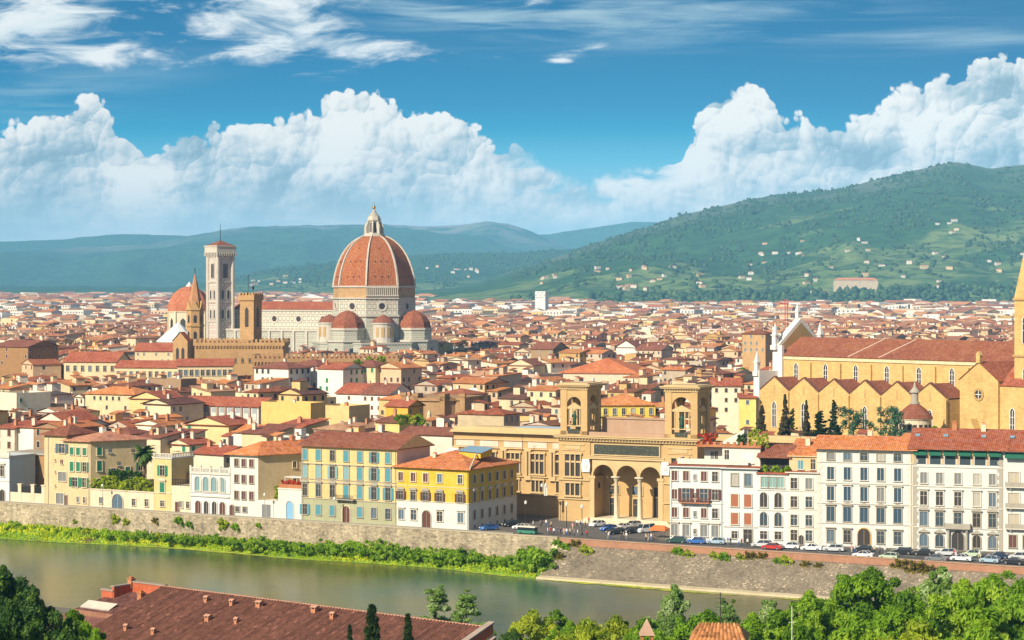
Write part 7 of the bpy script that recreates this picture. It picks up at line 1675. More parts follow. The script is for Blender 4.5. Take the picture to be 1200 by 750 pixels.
for i, (px, py, Y, key, lab) in enumerate(NEAR):
    ztop = CAMZ - (py - HZ) * Y / F; x = (px - 600) / F * Y; z0 = ground_s(x, Y) - .2
    place_tree(key, (x, Y, z0), ztop - z0, i * 1.7, 'poplar_tree' if 'silver' in key else 'tree', lab, 'tree', 'trees on the near bank', 1.7 if key == 'silver2' else None)
for i, (px, py, Y, key, lab) in enumerate([(4, 660, 275, 'dark2', 'dark round tree, highest in the left bottom corner'), (38, 692, 245, 'dark1', 'broad dark green tree with sunlit top in the left corner'), (12, 700, 215, 'dark2', 'dark shadowed tree at the very bottom left'), (85, 712, 250, 'broad2', 'green tree touching the red building on its left'), (78, 732, 200, 'dark2', 'low dark tree at bottom edge, left of the building'), (112, 742, 220, 'broad2', 'small bright green tree against the red building wall')]):
    ztop = CAMZ - (py - HZ) * Y / F; x = (px - 600) / F * Y; z0 = ground_s(x, Y) - .2; place_tree(key, (x, Y, z0), ztop - z0, i * 2.1, 'tree', lab, 'tree', 'trees at the left corner', .8)
for px, py, Y, sw, lab in ((436, 707, 215, 1.55, 'thickest cypress before the red roof'), (478, 718, 205, 1.1, 'right-hand slim cypress before the red roof'), (410, 731, 200, .8, 'thin small cypress tip left of the thick one')):
    ztop = CAMZ - (py - HZ) * Y / F; x = (px - 600) / F * Y; z0 = ground_s(x, Y) - .2; place_tree('cyp', (x, Y, z0), ztop - z0, px, 'cypress', lab, 'cypress', 'cypresses before the red roof', sw)
# cypresses and cedars by the basilica
for px, pt, pb, key, w, lab, nm in ((893, 474, 507, 'cypb', 1.3, 'bronze broad conifer at the left end of the basilica', 'conifer'), (920, 461, 507, 'cypb', 1., 'tall bronze-green cypress, largest before the chapels', 'cypress'), (928.5, 478, 507, 'cyp2', 1., 'thin dark cypress right behind the tallest bronze one', 'cypress'), (945, 468, 507, 'cypb', .85, 'pointed brownish cypress in the middle of the chapels', 'cypress'),
                              (961, 481, 506, 'cyp2', 2.2, 'short plump green cypress between two pointed ones', 'cypress'), (977, 468, 506, 'cyp2', 1.1, 'slim fresh green cypress, farthest right of the row', 'cypress')):
    Y = 640.; x, _, _ = atY(px, Y); zt = CAMZ - (pt - HZ) * Y / F; place_tree(key, (x, Y, 0), zt, px, nm, lab, 'cypress', None if nm == 'conifer' else 'cypresses before the basilica', w * (.9 if key != 'cyp2' else 1.25))
def cedar(px, py, Y, w, lab):
    x = (px - 600) / F * Y; zt = CAMZ - (py - HZ) * Y / F; g = random.Random(int(px)); cl = []; br = [[((0, 0, 0), .4), ((0, 0, zt - .5), .1)]]
    for k in range(5):
        z = zt - 1 - k * 2.6
        for j in range(13): a = g.uniform(0, 6.28); r_ = w * g.uniform(.08, .52) * (1 + .12 * k); cl.append((r_ * math.cos(a), r_ * math.sin(a), z + g.uniform(-1.4, .9), g.uniform(.8, 1.5))); br.append([((0, 0, z), .12), ((r_ * math.cos(a), r_ * math.sin(a), z), .04)])
    o = thing('cedar_tree', lab, 'tree', (x, Y, 0), 0, 'cedars before the basilica'); link('crown', leaf_mesh('crown', cl, 60, .4, leafmat('cedar needles', (.03, .09, .05), (.07, .18, .10), (.14, .28, .15)), int(px), up=1.5), o); link('trunk', limb_mesh('trunk', br), o)
cedar(1000, 478, 640, 9, 'blue-green cedar with flat layers left of the domed chapel'); cedar(1043, 478, 630, 8, 'open airy cedar touching the domed chapel')
place_tree('broad2', (*atY(1095, 632.)[:2], 0), 15.5, 1., 'tree', 'bright green tree right of the domed chapel', 'tree')
# trees of the middle distance
TOWN = [(1113, 393, 1900, 14, 'dark1', 'dark tree clump beyond the basilica roof'), (1005, 386, 2100, 17, 'dark2', 'dark green tree above the basilica roof ridge'), (733, 396, 1700, 14, 'dark2', 'dark tree among roofs left of the tower house'), (925, 362, 3000, 26, 'cyp', 'single dark cypress tip above the far roofs'), (742, 370, 2900, 26, 'dark1', 'tree clump on the far side of the town, mid right'), (118, 378, 2100, 16, 'dark1', 'green trees beyond town left of the domed basilica'), (150, 379, 2050, 15, 'broad1', 'lighter green tree in the far left grove'), (165, 376, 2200, 16, 'dark2', 'dark tree just left of the red dome'),
        (432, 417, 880, 9, 'yellow1', 'bright yellow-green roof garden tree under the cathedral'), (447, 416, 885, 9, 'yellow1', 'second yellow-green roof garden tree under the cathedral'), (420, 420, 870, 8, 'broad2', 'green roof garden bush under the cathedral'), (955, 390, 2000, 14, 'dark1', 'hedge-like tree mass over the basilica roof, left'), (975, 390, 2020, 14, 'dark2', 'hedge-like tree mass over the basilica roof, right'), (1050, 392, 1950, 12, 'broad1', 'light green tree over the basilica roof'), (600, 376, 2500, 15, 'broad2', 'light green tree near the white tower block'), (560, 372, 2800, 16, 'broad1', 'green tree left of the white tower block'), (30, 388, 1800, 13, 'dark2', 'dark tree at far left of the town'), (870, 430, 1000, 9, 'broad2', 'green garden tree left of the basilica facade')]
for i, (px, py, Y, w, key, lab) in enumerate(TOWN):
    x = (px - 600) / F * Y; g0 = float(gz(x, Y)) if Y > 1700 else 0; zt = CAMZ - (py - HZ) * Y / F; zt = max(zt, g0 + 12); g0 = zt - 6.5 if Y < 1000 else g0; place_tree(key, (x, Y, g0), zt - g0, i, 'tree', lab, 'tree', 'trees among the roofs', 1.25)
# palm
p = thing('palm_tree', 'tall date palm with drooping dark fronds before the cream villa wall', 'palm', (*at(169, 598, 0.)[:2], 0)); px_, py_ = p.location.x, p.location.y
q = on_left(169, 15); p.location = (q[0], q[1], 4.); ht = 55 - (531 - 342) * q[1] / F - 4.
mb = MB()
for k in range(14): z0, z1 = ht * k / 14, ht * (k + 1) / 14; mb.tube((0, 0, z0), (0, 0, z1), .34 - .004 * k, .30, 8)
mb.build('trunk', plaster('palm bark', (.16, .11, .07), var=.4), p)
FR = leafmat('palm fronds', (.03, .07, .012), (.09, .17, .025), (.34, .27, .06), .35); g = random.Random(3); mb = MB()
for k in range(70):
    a = g.uniform(0, 6.28); el = g.uniform(-.6, 1.35); Ln = g.uniform(3., 4.1); prev = Vector((0, 0, ht)); tint = g.random() * .7 + (.3 if el < -.2 else 0)
    n = 7
    for j in range(n):
        e = el - (j / n) * 1.5; nx = prev + Vector((math.cos(a) * math.cos(e), math.sin(a) * math.cos(e), math.sin(e))) * Ln / n; sd = Vector((-math.sin(a), math.cos(a), 0)); w_ = .62 * math.sin(math.pi * (j + .6) / (n + .6))
        for sg in (-1, 1): mb.add([tuple(prev), tuple(nx), tuple(nx + sd * sg * w_ - Vector((0, 0, w_ * .55))), tuple(prev + sd * sg * w_ - Vector((0, 0, w_ * .55)))], [(0, 1, 2, 3)], 0, (min(1, tint),) * 3)
        prev = nx
mb.build('crown', FR, p, colattr=True)
# the bright hedge on the terrace wall
def hedge(p0, p1, h, w, mat, seed, dome=True):
    g = random.Random(seed); a, b = Vector(p0), Vector(p1); L = (b - a).length; d = (b - a) / L; n_ = Vector((-d.y, d.x, 0)); cl = []
    for i in range(int(L * 11)):
        u = g.random(); k = math.sin(math.pi * min(1, max(.08, u))) ** .4 if dome else 1; v = g.uniform(-1, 1); zz = g.random() ** .7 * h * k; q = d * L * u + n_ * v * w * .5; cl.append((q.x, q.y, zz, g.uniform(.35, .6)))
    return leaf_mesh('foliage', cl, 46, .3, mat, seed)
for px0, px1, lab, mat, sd in ((105.5, 146, 'left half of the green hedge on the terrace wall', LEAFY, 31), (145, 180, 'rounded yellow-green hedge right half on the terrace wall', LEAFY, 32)):
    a, b = on_left(px0, 10.6), on_left(px1, 10.6); o = thing('hedge', lab, 'hedge', (a[0], a[1], 4.6), 0, 'hedges on the terrace'); link('foliage', hedge((0, 0, 0), (b[0] - a[0], b[1] - a[1], 0), 3.3, 3., mat, sd), o)
a, b = on_left(108, 14), on_left(166, 14); o = thing('hedge', 'dark pergola foliage behind the bright terrace hedges', 'hedge', (a[0], a[1], 4.6)); link('foliage', hedge((0, 0, 0), (b[0] - a[0], b[1] - a[1], 0), 4.4, 2., LEAFD, 33, False), o)
# bushes on the green bank
BUSH = []
for k in range(5):
    g = random.Random(50 + k); cl = [(g.gauss(0, .85), g.gauss(0, .7), abs(g.gauss(.8, .6)), g.uniform(.35, .65)) for _ in range(30)]; BUSH.append(leaf_mesh('foliage', cl, 55, .26, LEAF if k != 3 else LEAFY, 60 + k, base=.5 + .1 * (k % 2)))
bl = []; g = random.Random(77)
for px in list(range(8, 300, 12)) + list(range(300, 560, 9)) + [570, 588, 600, 612]:
    px += g.uniform(-4, 4); big = .55 + .45 * min(1, max(0, (px - 130) / 250.)); bl.append((px, g.uniform(-5.6, -2.6), g.uniform(.75, 1.25) * big, g.choice([0, 1, 2, 0, 4, 3 if px < 330 else 1])))
bl += [(622, -4.2, 2.0, 0), (636, -3.4, 2.1, 2), (628, -6, 1.5, 1), (640, -5, 1.4, 4)]
WHERE = [(0, 'far left, below the brown house'), (78, 'below the green-shuttered villa'), (150, 'below the terrace hedge'), (200, 'below the arcaded villa'), (270, 'below the white four-storey house'), (310, 'below the garages'), (354, 'below the tall yellow palazzo'), (465, 'below the yellow corner palazzo'), (560, 'below the piazza'), (615, 'against the bastion corner')]
cnt = {}
for px, s_, sc_, k in sorted(bl):
    t_ = t_at(px, s_); q = Q(t_, s_, -5.3 + (s_ + 4) * .25); w_ = [n for a, n in WHERE if a <= px][-1]; lab0 = f"{'large' if sc_ > 1.3 else 'small' if sc_ < .7 else 'rounded'} {'yellow-green' if k == 3 else 'green'} bush on the bank {w_}"; cnt[lab0] = cnt.get(lab0, 0) + 1
    o = thing('bush', lab0 if cnt[lab0] == 1 else f"{lab0}, {ORD[min(11, cnt[lab0] - 1)]} from left", 'bush', q, px, 'bushes on the river bank'); link('foliage', BUSH[k], o); o.scale = (sc_ * 1.15, sc_, sc_ * g.uniform(.8, 1.1))
# long grass on the bank
g = np.random.RandomState(5); mb = MB()
for i in range(5200):
    px = g.uniform(-30, 640); t_ = t_at(px, -4); e = edge_s(t_); f = g.rand(); s_ = -1.3 + (e + .2 + 1.3) * f; z = -4.5 + (WZ + 4.6) * f; q = Q(t_, s_, z); h = g.uniform(.35, 1.0) * (1.25 - f); a = g.rand() * 6.28; w_ = g.uniform(.15, .4); c_, s2 = math.cos(a) * w_, math.sin(a) * w_; tn = float(np.clip(fbm(t_ / 12., s_ / 4., 3, 8) * 1.3 - .15 + (f - .4) * .4 + g.rand() * .2, 0, 1))
    mb.add([(q[0] - c_, q[1] - s2, q[2] - .1), (q[0] + c_, q[1] + s2, q[2] - .1), (q[0] + c_ * .3 + g.normal() * .2, q[1] + s2 * .3 + g.normal() * .2, q[2] + h), (q[0] - c_ * .5 + g.normal() * .2, q[1] - s2 * .5, q[2] + h * .8)], [(0, 1, 2, 3)], 0, (tn,) * 3)
tag(mb.build('grass', leafmat('bank grass blades', (.12, .20, .010), (.30, .44, .015), (.60, .62, .03), .45), colattr=True), 'long grass and weeds covering the river bank', 'grass', kind='stuff')
# tufts growing out of the walls
TUF = []
for k in range(3):
    g = random.Random(150 + k); cl = [(g.gauss(0, .55), g.gauss(-.2, .22), g.gauss(0, .5), g.uniform(.25, .5)) for _ in range(16)]; TUF.append(leaf_mesh('foliage', cl, 45, .22, [LEAF, LEAFY, leafmat('dry yellow green leaves', (.10, .085, .012), (.20, .17, .02), (.34, .27, .04))][k], 160 + k))
tl = [(654, 638, 1), (663, 642, .9), (674, 640, .9), (688, 646, 1.2), (656, 654, .8), (795, 648, 1.1), (808, 650, .9), (838, 652, .9), (849, 654, 1.1), (868, 653, .8), (878, 654, .9), (893, 654, .8), (912, 658, .8), (922, 658, 1.1), (944, 663, .7), (959, 664, .6), (1055, 665, 1.1), (1073, 669, 1.3), (1088, 670, .9), (1182, 675, 1.),
      (136, 608, .9), (148, 611, .7), (182, 611, .6), (210, 611, 1.), (222, 615, .8), (262, 614, 1.1), (276, 618, .9), (303, 616, .6), (88, 611, .5)]
seen = {}
for px, py, sc_ in tl:
    right = px > 650
    # find the wall point under this picture row
    best = None
    for z in np.arange(.6, -5.5, -.1):
        s_ = (-.85 if z > -.7 else -1.1 - 8.1 * (-.75 - z) / 6.) if right else -.8 - .06 * (.8 - z); q = Q(t_at(px, s_), s_, z); d = abs(scr(*q)[1] - py)
        if best is None or d < best[0]: best = (d, q)
    where = 'below the apartment houses' if 780 < px < 960 else 'below the white palaces' if px > 960 else 'near the bastion corner' if right else 'below the ' + ('arcaded villa' if px > 200 else 'terrace wall' if px > 100 else 'tall house')
    lab = f"{'large' if sc_ > .95 else 'small'} leafy tuft growing on wall {where}"; seen[lab] = seen.get(lab, 0) + 1
    o = thing('wall_plant', lab if seen[lab] == 1 else f"{lab}, {ORD[min(11, seen[lab] - 1)]} from left", 'wall plant', best[1], math.atan2(TY, TX), 'plants growing from the river walls'); link('foliage', TUF[int(px) % 3], o); o.scale = (sc_ * 1.2,) * 3
# plants on roof terraces
def pot_plant(name, lab, loc, w, h, mat, seed, n=26, cat='plant'):
    g = random.Random(seed); cl = [(g.uniform(-w / 2, w / 2), g.uniform(-.5, .5), g.uniform(0, h), g.uniform(.3, .5)) for _ in range(n)]; o = thing(name, lab, cat, loc, math.atan2(TY, TX)); link('foliage', leaf_mesh('foliage', cl, 40, .24, mat, seed), o); return o
REDF = leafmat('red flowers', (.25, .02, .01), (.5, .05, .02), (.6, .2, .05)); r_ = TERR.matrix_basis
tm = Matrix.Translation(TERR.location) @ Matrix.Rotation(TERR.rotation_euler.z, 4, 'Z')
pot_plant('flowering_shrub', 'red flowering shrub on the white roof terrace', tm @ Vector((-5, 5.5, 21.2)), 4., 2.2, REDF, 201); pot_plant('terrace_bush', 'bright yellow bush on the white roof terrace', tm @ Vector((6.6, 6, 20.8)), 4.4, 3.6, LEAFY, 202, 46); pot_plant('terrace_bush', 'dark green bush on the white roof terrace', tm @ Vector((3., 5, 21.)), 1.6, 2.4, LEAFD, 203)
o, L = LOGG; tm = Matrix.Translation(o.location) @ Matrix.Rotation(o.rotation_euler.z, 4, 'Z')
for i in range(3): pot_plant('terrace_bush', ['left', 'middle', 'right'][i] + ' potted green plant on the loggia terrace', tm @ Vector((1.2 + i * 2.4, 1.6, 15.6)), 1.6, 1.2, LEAF, 210 + i, 14)
o, x0, L = FLOWER; tm = Matrix.Translation(o.location) @ Matrix.Rotation(o.rotation_euler.z, 4, 'Z'); pot_plant('flower_box', 'row of orange flowers on the white garage terrace', tm @ Vector(((x0 + L) / 2, .9, 8.3)), L - x0 - .8, .8, REDF, 220, 40, 'flowers'); pot_plant('climbing_plant', 'yellow green climber at the corner of the garage terrace', tm @ Vector((x0 - .7, .8, 4.3)), 1.2, 3.4, LEAFY, 221, 24)
for i, px in enumerate((468, 482, 494)): pot_plant('terrace_bush', ['left', 'middle', 'right'][i] + ' bush of the roof garden behind the tall palazzo', (*atY(px, 572.)[:2], 19.6), 3., 2.4, LEAF if i != 1 else LEAFY, 230 + i, 26)
# far woods: belt at the foot of the hill and the wooded slopes
def blob_mass(spots, seed):
    g = np.random.RandomState(seed); ico = bmesh.new(); bmesh.ops.create_icosphere(ico, subdivisions=1, radius=1.); bv = np.array([v.co for v in ico.verts]); bf = np.array([[v.index for v in f.verts] for f in ico.faces]); ico.free()
    n = len(spots); S = np.array(spots); V = bv[None] * (1 + .28 * g.normal(size=(n, len(bv), 1))) * S[:, None, 3:4] * np.stack([np.ones(n), np.ones(n), S[:, 4]], 1)[:, None, :] + S[:, None, :3]
    fcs = (bf[None] + (np.arange(n) * len(bv))[:, None, None]).reshape(-1, 3); me = bpy.data.meshes.new('woods'); nf = len(fcs)
    me.vertices.add(n * len(bv)); me.vertices.foreach_set('co', V.astype(np.float32).ravel()); me.loops.add(nf * 3); me.loops.foreach_set('vertex_index', fcs.astype(np.int32).ravel()); me.polygons.add(nf); me.polygons.foreach_set('loop_start', np.arange(0, nf * 3, 3, dtype=np.int32)); me.polygons.foreach_set('loop_total', np.full(nf, 3, np.int32))
    me.materials.append(leafmat('far foliage', (.014, .042, .014), (.04, .085, .02), (.10, .16, .04), .15)); me.update(calc_edges=True)
    a = me.color_attributes.new('tint', 'FLOAT_COLOR', 'CORNER'); t_ = np.repeat(S[:, 5] , len(bf) * 3); c = np.ones((nf * 3, 4), np.float32); c[:, :3] = t_[:, None]; a.data.foreach_set('color', c.ravel()); return me
g = np.random.RandomState(9); sp_ = []
for i in range(2600):       # belt
    px = g.uniform(690, 1230); Y = g.uniform(4250, 4900); dn = float(fbm(px / 25., Y / 160., 3, 4))
    if dn < .40 - .12 * (px > 850): continue
    r = g.uniform(4, 8.5); z = hz_any(px, Y); sp_.append(((px - 600) / F * Y, Y, z + r * .8, r, g.choice([.8, 1., 1.3]) , np.clip(g.rand() * .6 + (dn - .5), 0, 1)))
for i in range(9000):       # slopes
    H_ = H_R if g.rand() < .72 else H_M; px = g.uniform(600 if H_ is H_R else 250, 1230 if H_ is H_R else 760); v = g.rand() ** .8; Y = H_.Yf + (H_.Yr - H_.Yf) * v
    d_ = float(fbm(px / 22., Y / 300., 4, 12)); 
    if d_ < .58 - v * .2: continue
    z = float(H_.z(px, Y)); r = g.uniform(3.5, 7); sp_.append(((px - 600) / F * Y, Y, z + r * .3, r, g.choice([.8, 1., 1.4]), np.clip(g.rand() * .55 + .05, 0, 1)))
for i in range(700):        # trees in the far plain
    px = g.uniform(-20, 1220); Y = g.uniform(2000, 6500)
    if fbm(px / 40., Y / 350., 3, 17) < .55: continue
    x = (px - 600) / F * Y; r = g.uniform(5, 8); sp_.append((x, Y, float(gz(x, Y)) + r * 1.2, r, 1.2, g.rand() * .6))
o = link('woods', blob_mass(sp_, 3)); tag(o, 'far woods along the foot and slopes of the hills', 'woods', kind='stuff')
# ------------------------------------------------------------------ cars, people, street furniture
CAR = {}
PAINTS = {'white': (.75, .75, .73), 'silver': (.48, .50, .51), 'black': (.02, .022, .025), 'dark blue': (.02, .035, .075), 'blue': (.03, .13, .42), 'grey': (.16, .17, .18), 'red': (.42, .03, .025), 'pale green': (.42, .52, .36), 'dark green': (.02, .07, .055), 'pale blue': (.30, .42, .50)}
def paint(c):
    nm = c + ' car paint'
    if nm not in MATS:
        m, t, b = newmat(nm); b.inputs['Base Color'].default_value = (*PAINTS[c], 1); b.inputs['Roughness'].default_value = .28; b.inputs['Coat Weight'].default_value = .6; b.inputs['Coat Roughness'].default_value = .06; MATS[nm] = m
    return MATS[nm]
RUBBER = plain('tyre rubber', (.02, .02, .02), .8); RIM = plain('wheel rim', (.45, .46, .47), .3, .8); CGL = plain('car glass', (.02, .028, .035), .06, 0., .7); LAMP = plain('headlight glass', (.75, .75, .7), .1); TAIL = plain('tail lamp', (.4, .01, .01), .2)
SHAPES = {'hatchback': (4.0, 1.72, 1.48, [(-2., .42), (-1.98, .72), (-1.35, .92), (-1.1, .95)], [(-1.05, .95), (-.45, 1.42), (.9, 1.48), (1.55, 1.36), (1.92, .95)], [(1.95, .95), (2., .5)]),
          'saloon': (4.5, 1.76, 1.45, [(-2.25, .42), (-2.22, .70), (-1.4, .90)], [(-1.2, .92), (-.5, 1.40), (.7, 1.44), (1.45, .98)], [(1.5, .98), (2.2, .94), (2.25, .5)]),
          'estate': (4.5, 1.76, 1.52, [(-2.25, .42), (-2.22, .74), (-1.4, .95)], [(-1.25, .95), (-.6, 1.45), (1.6, 1.52), (2.1, .98)], [(2.2, .98), (2.25, .5)]),
          'van': (4.9, 1.9, 2.0, [(-2.45, .45), (-2.42, .95), (-1.9, 1.1)], [(-1.85, 1.12), (-1.2, 1.95), (2.2, 2.02), (2.38, 1.2)], [(2.42, 1.15), (2.45, .5)])}
def car_meshes(kind):
    if kind in CAR: return CAR[kind]
    L, W_, H, fr, cab, bk = SHAPES[kind]; low = [(-L / 2, .24)] + fr + [cab[0]]; belt = [cab[0], cab[-1]]; body = MB()
    side = [(-L / 2 + .02, .26)] + fr + [cab[0], cab[-1]] + bk + [(L / 2 - .02, .28)]
    secs = [(-W_ / 2, .94, 0.), (-W_ / 2 + .12, 1., .03), (W_ / 2 - .12, 1., .03), (W_ / 2, .94, 0.)]
    pts = []; n = len(side)
    for y, k, up in secs: pts += [(x * (.985 if k < 1 else 1.), y, z + (up if z > .6 else 0)) for x, z in side]
    f = [(j * n + i, (j + 1) * n + i, (j + 1) * n + (i + 1) % n, j * n + (i + 1) % n) for j in range(3) for i in range(n)]; body.add(pts, f); body.add(pts[:n], [tuple(range(n))]); body.add(pts[-n:], [tuple(range(n))[::-1]])
    # roof and pillars
    gl = MB(); m_ = len(cab); ins = .17
    def cp(sg, o): return [(x, sg * (W_ / 2 - (.03 if i in (0, m_ - 1) else ins) - o), z + .0) for i, (x, z) in enumerate(cab)]
    a, b = cp(-1, 0), cp(1, 0); gl.add(a + b, [(i, m_ + i, m_ + i + 1, i + 1) for i in range(m_ - 1)] + [tuple(range(m_))[::-1], tuple(range(m_, 2 * m_))])
    rf = MB(); top = [p for i, p in enumerate(cab) if 0 < i < m_ - 1]; k = len(top)
    q = [(x, -(W_ / 2 - ins + .01), z + .015) for x, z in top] + [(x, (W_ / 2 - ins + .01), z + .015) for x, z in top]; rf.add(q, [(i, k + i, k + i + 1, i + 1) for i in range(k - 1)])
    for sg in (-1, 1):
        for (i0, i1) in ((0, 1), (m_ - 1, m_ - 2)):
            p0, p1 = cp(sg, -.015)[i0], cp(sg, -.015)[i1]; rf.tube(p0, p1, .045, n=5)
        mid = (cab[1][0] + cab[-2][0]) / 2; rf.tube((mid, sg * (W_ / 2 - .04), cab[0][1]), (mid, sg * (W_ / 2 - ins + .01), cab[1][1] + .02), .045, n=5)
    wh = MB(); wh.lathe([(.05, -.1), (.31, -.1), (.33, -.07), (.33, .07), (.31, .1), (.05, .1)], 14); wh.v = [(x, z, y) for x, y, z in wh.v]; rm = MB(); rm.lathe([(.01, -.108), (.2, -.112), (.21, -.1)], 10); rm.lathe([(.01, .108), (.2, .112), (.21, .1)], 10); rm.v = [(x, z, y) for x, y, z in rm.v]
    hl = MB(); hl.box(-.05, .05, -.19, .19, -.08, .08); CAR[kind] = (body, gl, rf, wh.mesh('wheel', RUBBER, True), rm.mesh('rim', RIM), hl.mesh('headlight', LAMP), hl.mesh('tail_light', TAIL), L, W_, {}); return CAR[kind]
def car(kind, col, lab, loc, rz):
    body, gl, rf, wh, rm, hl, tl, L, W_, cache = car_meshes(kind)
    if col not in cache: cache[col] = (body.mesh('body', paint(col)), gl.mesh('windows', CGL), rf.mesh('car_roof', paint(col)))
    b_, g_, r_ = cache[col]; o = thing('car' if kind != 'van' else 'van', lab, 'car' if kind != 'van' else 'van', loc, rz, 'cars by the river road'); link('body', b_, o); link('windows', g_, o); link('car_roof', r_, o)
    for sx in (-1, 1):
        for sy in (-1, 1): w = link('wheel', wh, o, (sx * L * .315, sy * (W_ / 2 - .09), .33)); link('rim', rm, w)
        link('headlight', hl, o, (-L / 2 + .03, sx * W_ * .34, .66)); link('tail_light', tl, o, (L / 2 - .03, sx * W_ * .36, .76))
    return o
ra = math.atan2(TY, TX); fa = math.atan2(-.309, 1)
def rp(px, py, z=.03): return at(px, py, z)
CARS = [ # column, row of the wheels, kind, colour, heading, label
 (612, 620.5, 'saloon', 'white', ra, 'white car beside the bus behind the long river wall'), (573, 621, 'saloon', 'blue', ra + 1.15, 'blue car parked along the side of the yellow corner palazzo'), (598, 617, 'hatchback', 'black', ra + 1.15, 'black car at the piazza corner of the yellow palazzo'),
 (700, 617, 'hatchback', 'white', ra + 1.2, 'white car parked at the back of the piazza'), (713, 622, 'hatchback', 'blue', ra + 1.2, 'blue hatchback in the parked row on the piazza'), (721, 626, 'estate', 'black', ra + 1.2, 'black car between white ones on the piazza'), (731, 620, 'saloon', 'white', ra + 1.2, 'white saloon in the parked row before the porch'), (740, 625, 'estate', 'black', ra + 1.2, 'black estate before the white van on the piazza'), (742, 617.5, 'hatchback', 'silver', ra + 1.2, 'silver car nearest the library steps'), (756, 624, 'van', 'white', ra + 1.2, 'white van parked before the library steps'),
 (793, 636, 'estate', 'dark green', fa, 'dark green car parked under the pale blue apartment house'), (816, 637, 'hatchback', 'blue', fa, 'bright blue hatchback parked under the pale blue apartment house'), (839, 637.5, 'hatchback', 'pale blue', fa, 'pale grey-blue hatchback at the corner of the apartment houses'), (893, 641, 'estate', 'silver', fa, 'silver estate in front of the arched house'), (926, 643, 'hatchback', 'white', fa, 'white hatchback in front of the plain white house'),
 (951, 645, 'saloon', 'white', fa, 'white saloon between plain house and first palace'), (977, 646, 'estate', 'silver', fa, 'silver estate under the left windows of the first palace'), (1011, 646.5, 'hatchback', 'black', fa, 'black car at the gilded doorway of the first palace'), (1057, 649.5, 'estate', 'black', fa, 'black estate under the right windows of the first palace'), (1082, 650.5, 'saloon', 'black', fa, 'black saloon between the two white palaces'), (1109, 651, 'estate', 'silver', fa, 'silver car left of the balconied portal'), (1139, 652.5, 'hatchback', 'pale green', fa, 'pale green hatchback right of the balconied portal'), (1170, 654.5, 'saloon', 'dark blue', fa, 'dark blue saloon under the second palace, far right'), (1195, 655.5, 'estate', 'silver', fa, 'silver car cut by the right edge'),
 (1012, 653.5, 'saloon', 'white', ra, 'white saloon driving along the parapet, left'), (1042, 655.5, 'hatchback', 'pale green', ra, 'greenish hatchback driving by the parapet'), (1098, 657.5, 'saloon', 'grey', ra, 'dark grey car by the parapet under the two palaces'), (1127, 657.2, 'saloon', 'white', ra, 'white saloon driving by the parapet, right'), (1160, 659.5, 'hatchback', 'pale blue', ra, 'grey-blue hatchback by the parapet near the right edge'), (1188, 661.3, 'saloon', 'black', ra, 'black car at the parapet under the right edge'), (905, 643.8, 'saloon', 'red', ra, 'low red car beside the silver estate'), (240, 598.3, 'hatchback', 'red', ra, 'red car under the arcaded villa'), (488, 614.2, 'hatchback', 'silver', ra, 'silver car top showing over the wall by the corner palazzo')]
for px, py, kind, col, rz, lab in CARS:
    q = rp(px, py)
    if ts(q[0], q[1])[1] < 2.9 and px < 640: q = Q(t_at(px, 5.), 5., .03)
    elif ts(q[0], q[1])[1] < 3.2: q = Q(t_at(px, 3.3), 3.3, .03)
    car(kind, col, lab, q, rz)
# the small white-topped bus
b = thing('minibus', 'green and cream minibus behind the river wall at the piazza', 'bus', Q(t_at(618, 9), 9., .03), ra)
mb = MB(); mb.box(-3.4, 3.4, -1.05, 1.05, .35, 1.3); mb.build('body', plain('bus green paint', (.05, .2, .13), .3), b); mb = MB(); mb.box(-3.3, 3.3, -1., 1., 1.3, 2.3); mb.build('windows', CGL, b); mb = MB(); mb.box(-3.4, 3.4, -1.05, 1.05, 2.3, 2.65); mb.build('bus_roof', plain('cream bus paint', (.66, .62, .5), .3), b)
for sx in (-1, 1):
    for sy in (-1, 1): w = link('wheel', car_meshes('van')[3], b, (sx * 2.1, sy * .95, .38)); w.scale = (1.15,) * 3
b.scale = (.68,) * 3
# orange awning of a kiosk on the piazza
k = thing('awning_tent', 'orange canvas awning beside the pale blue apartment house on the piazza', 'awning', rp(773, 630), ra)
mb = MB(); mb.add([(-2.6, -1.8, 2.6), (2.6, -1.8, 2.6), (2.6, 1.8, 2.6), (-2.6, 1.8, 2.6), (-1.6, 0, 3.7), (1.6, 0, 3.7)], [(0, 1, 5, 4), (1, 2, 5), (2, 3, 4, 5), (3, 0, 4)]); mb.add([(-2.6, -1.8, 2.6), (2.6, -1.8, 2.6), (2.6, -1.8, 2.2), (-2.6, -1.8, 2.2), (2.6, 1.8, 2.6), (2.6, 1.8, 2.2), (-2.6, 1.8, 2.6), (-2.6, 1.8, 2.2)], [(0, 3, 2, 1), (1, 2, 5, 4), (4, 5, 7, 6), (6, 7, 3, 0)]); mb.build('canopy', plain('orange canvas', (.55, .15, .04), .8), k)
for sx in (-1, 1):
    for sy in (-1, 1): mb = MB(); mb.tube((sx * 2.5, sy * 1.7, 0), (sx * 2.5, sy * 1.7, 2.6), .05); mb.build('leg', IRON, k)
k.scale = (.75,) * 3
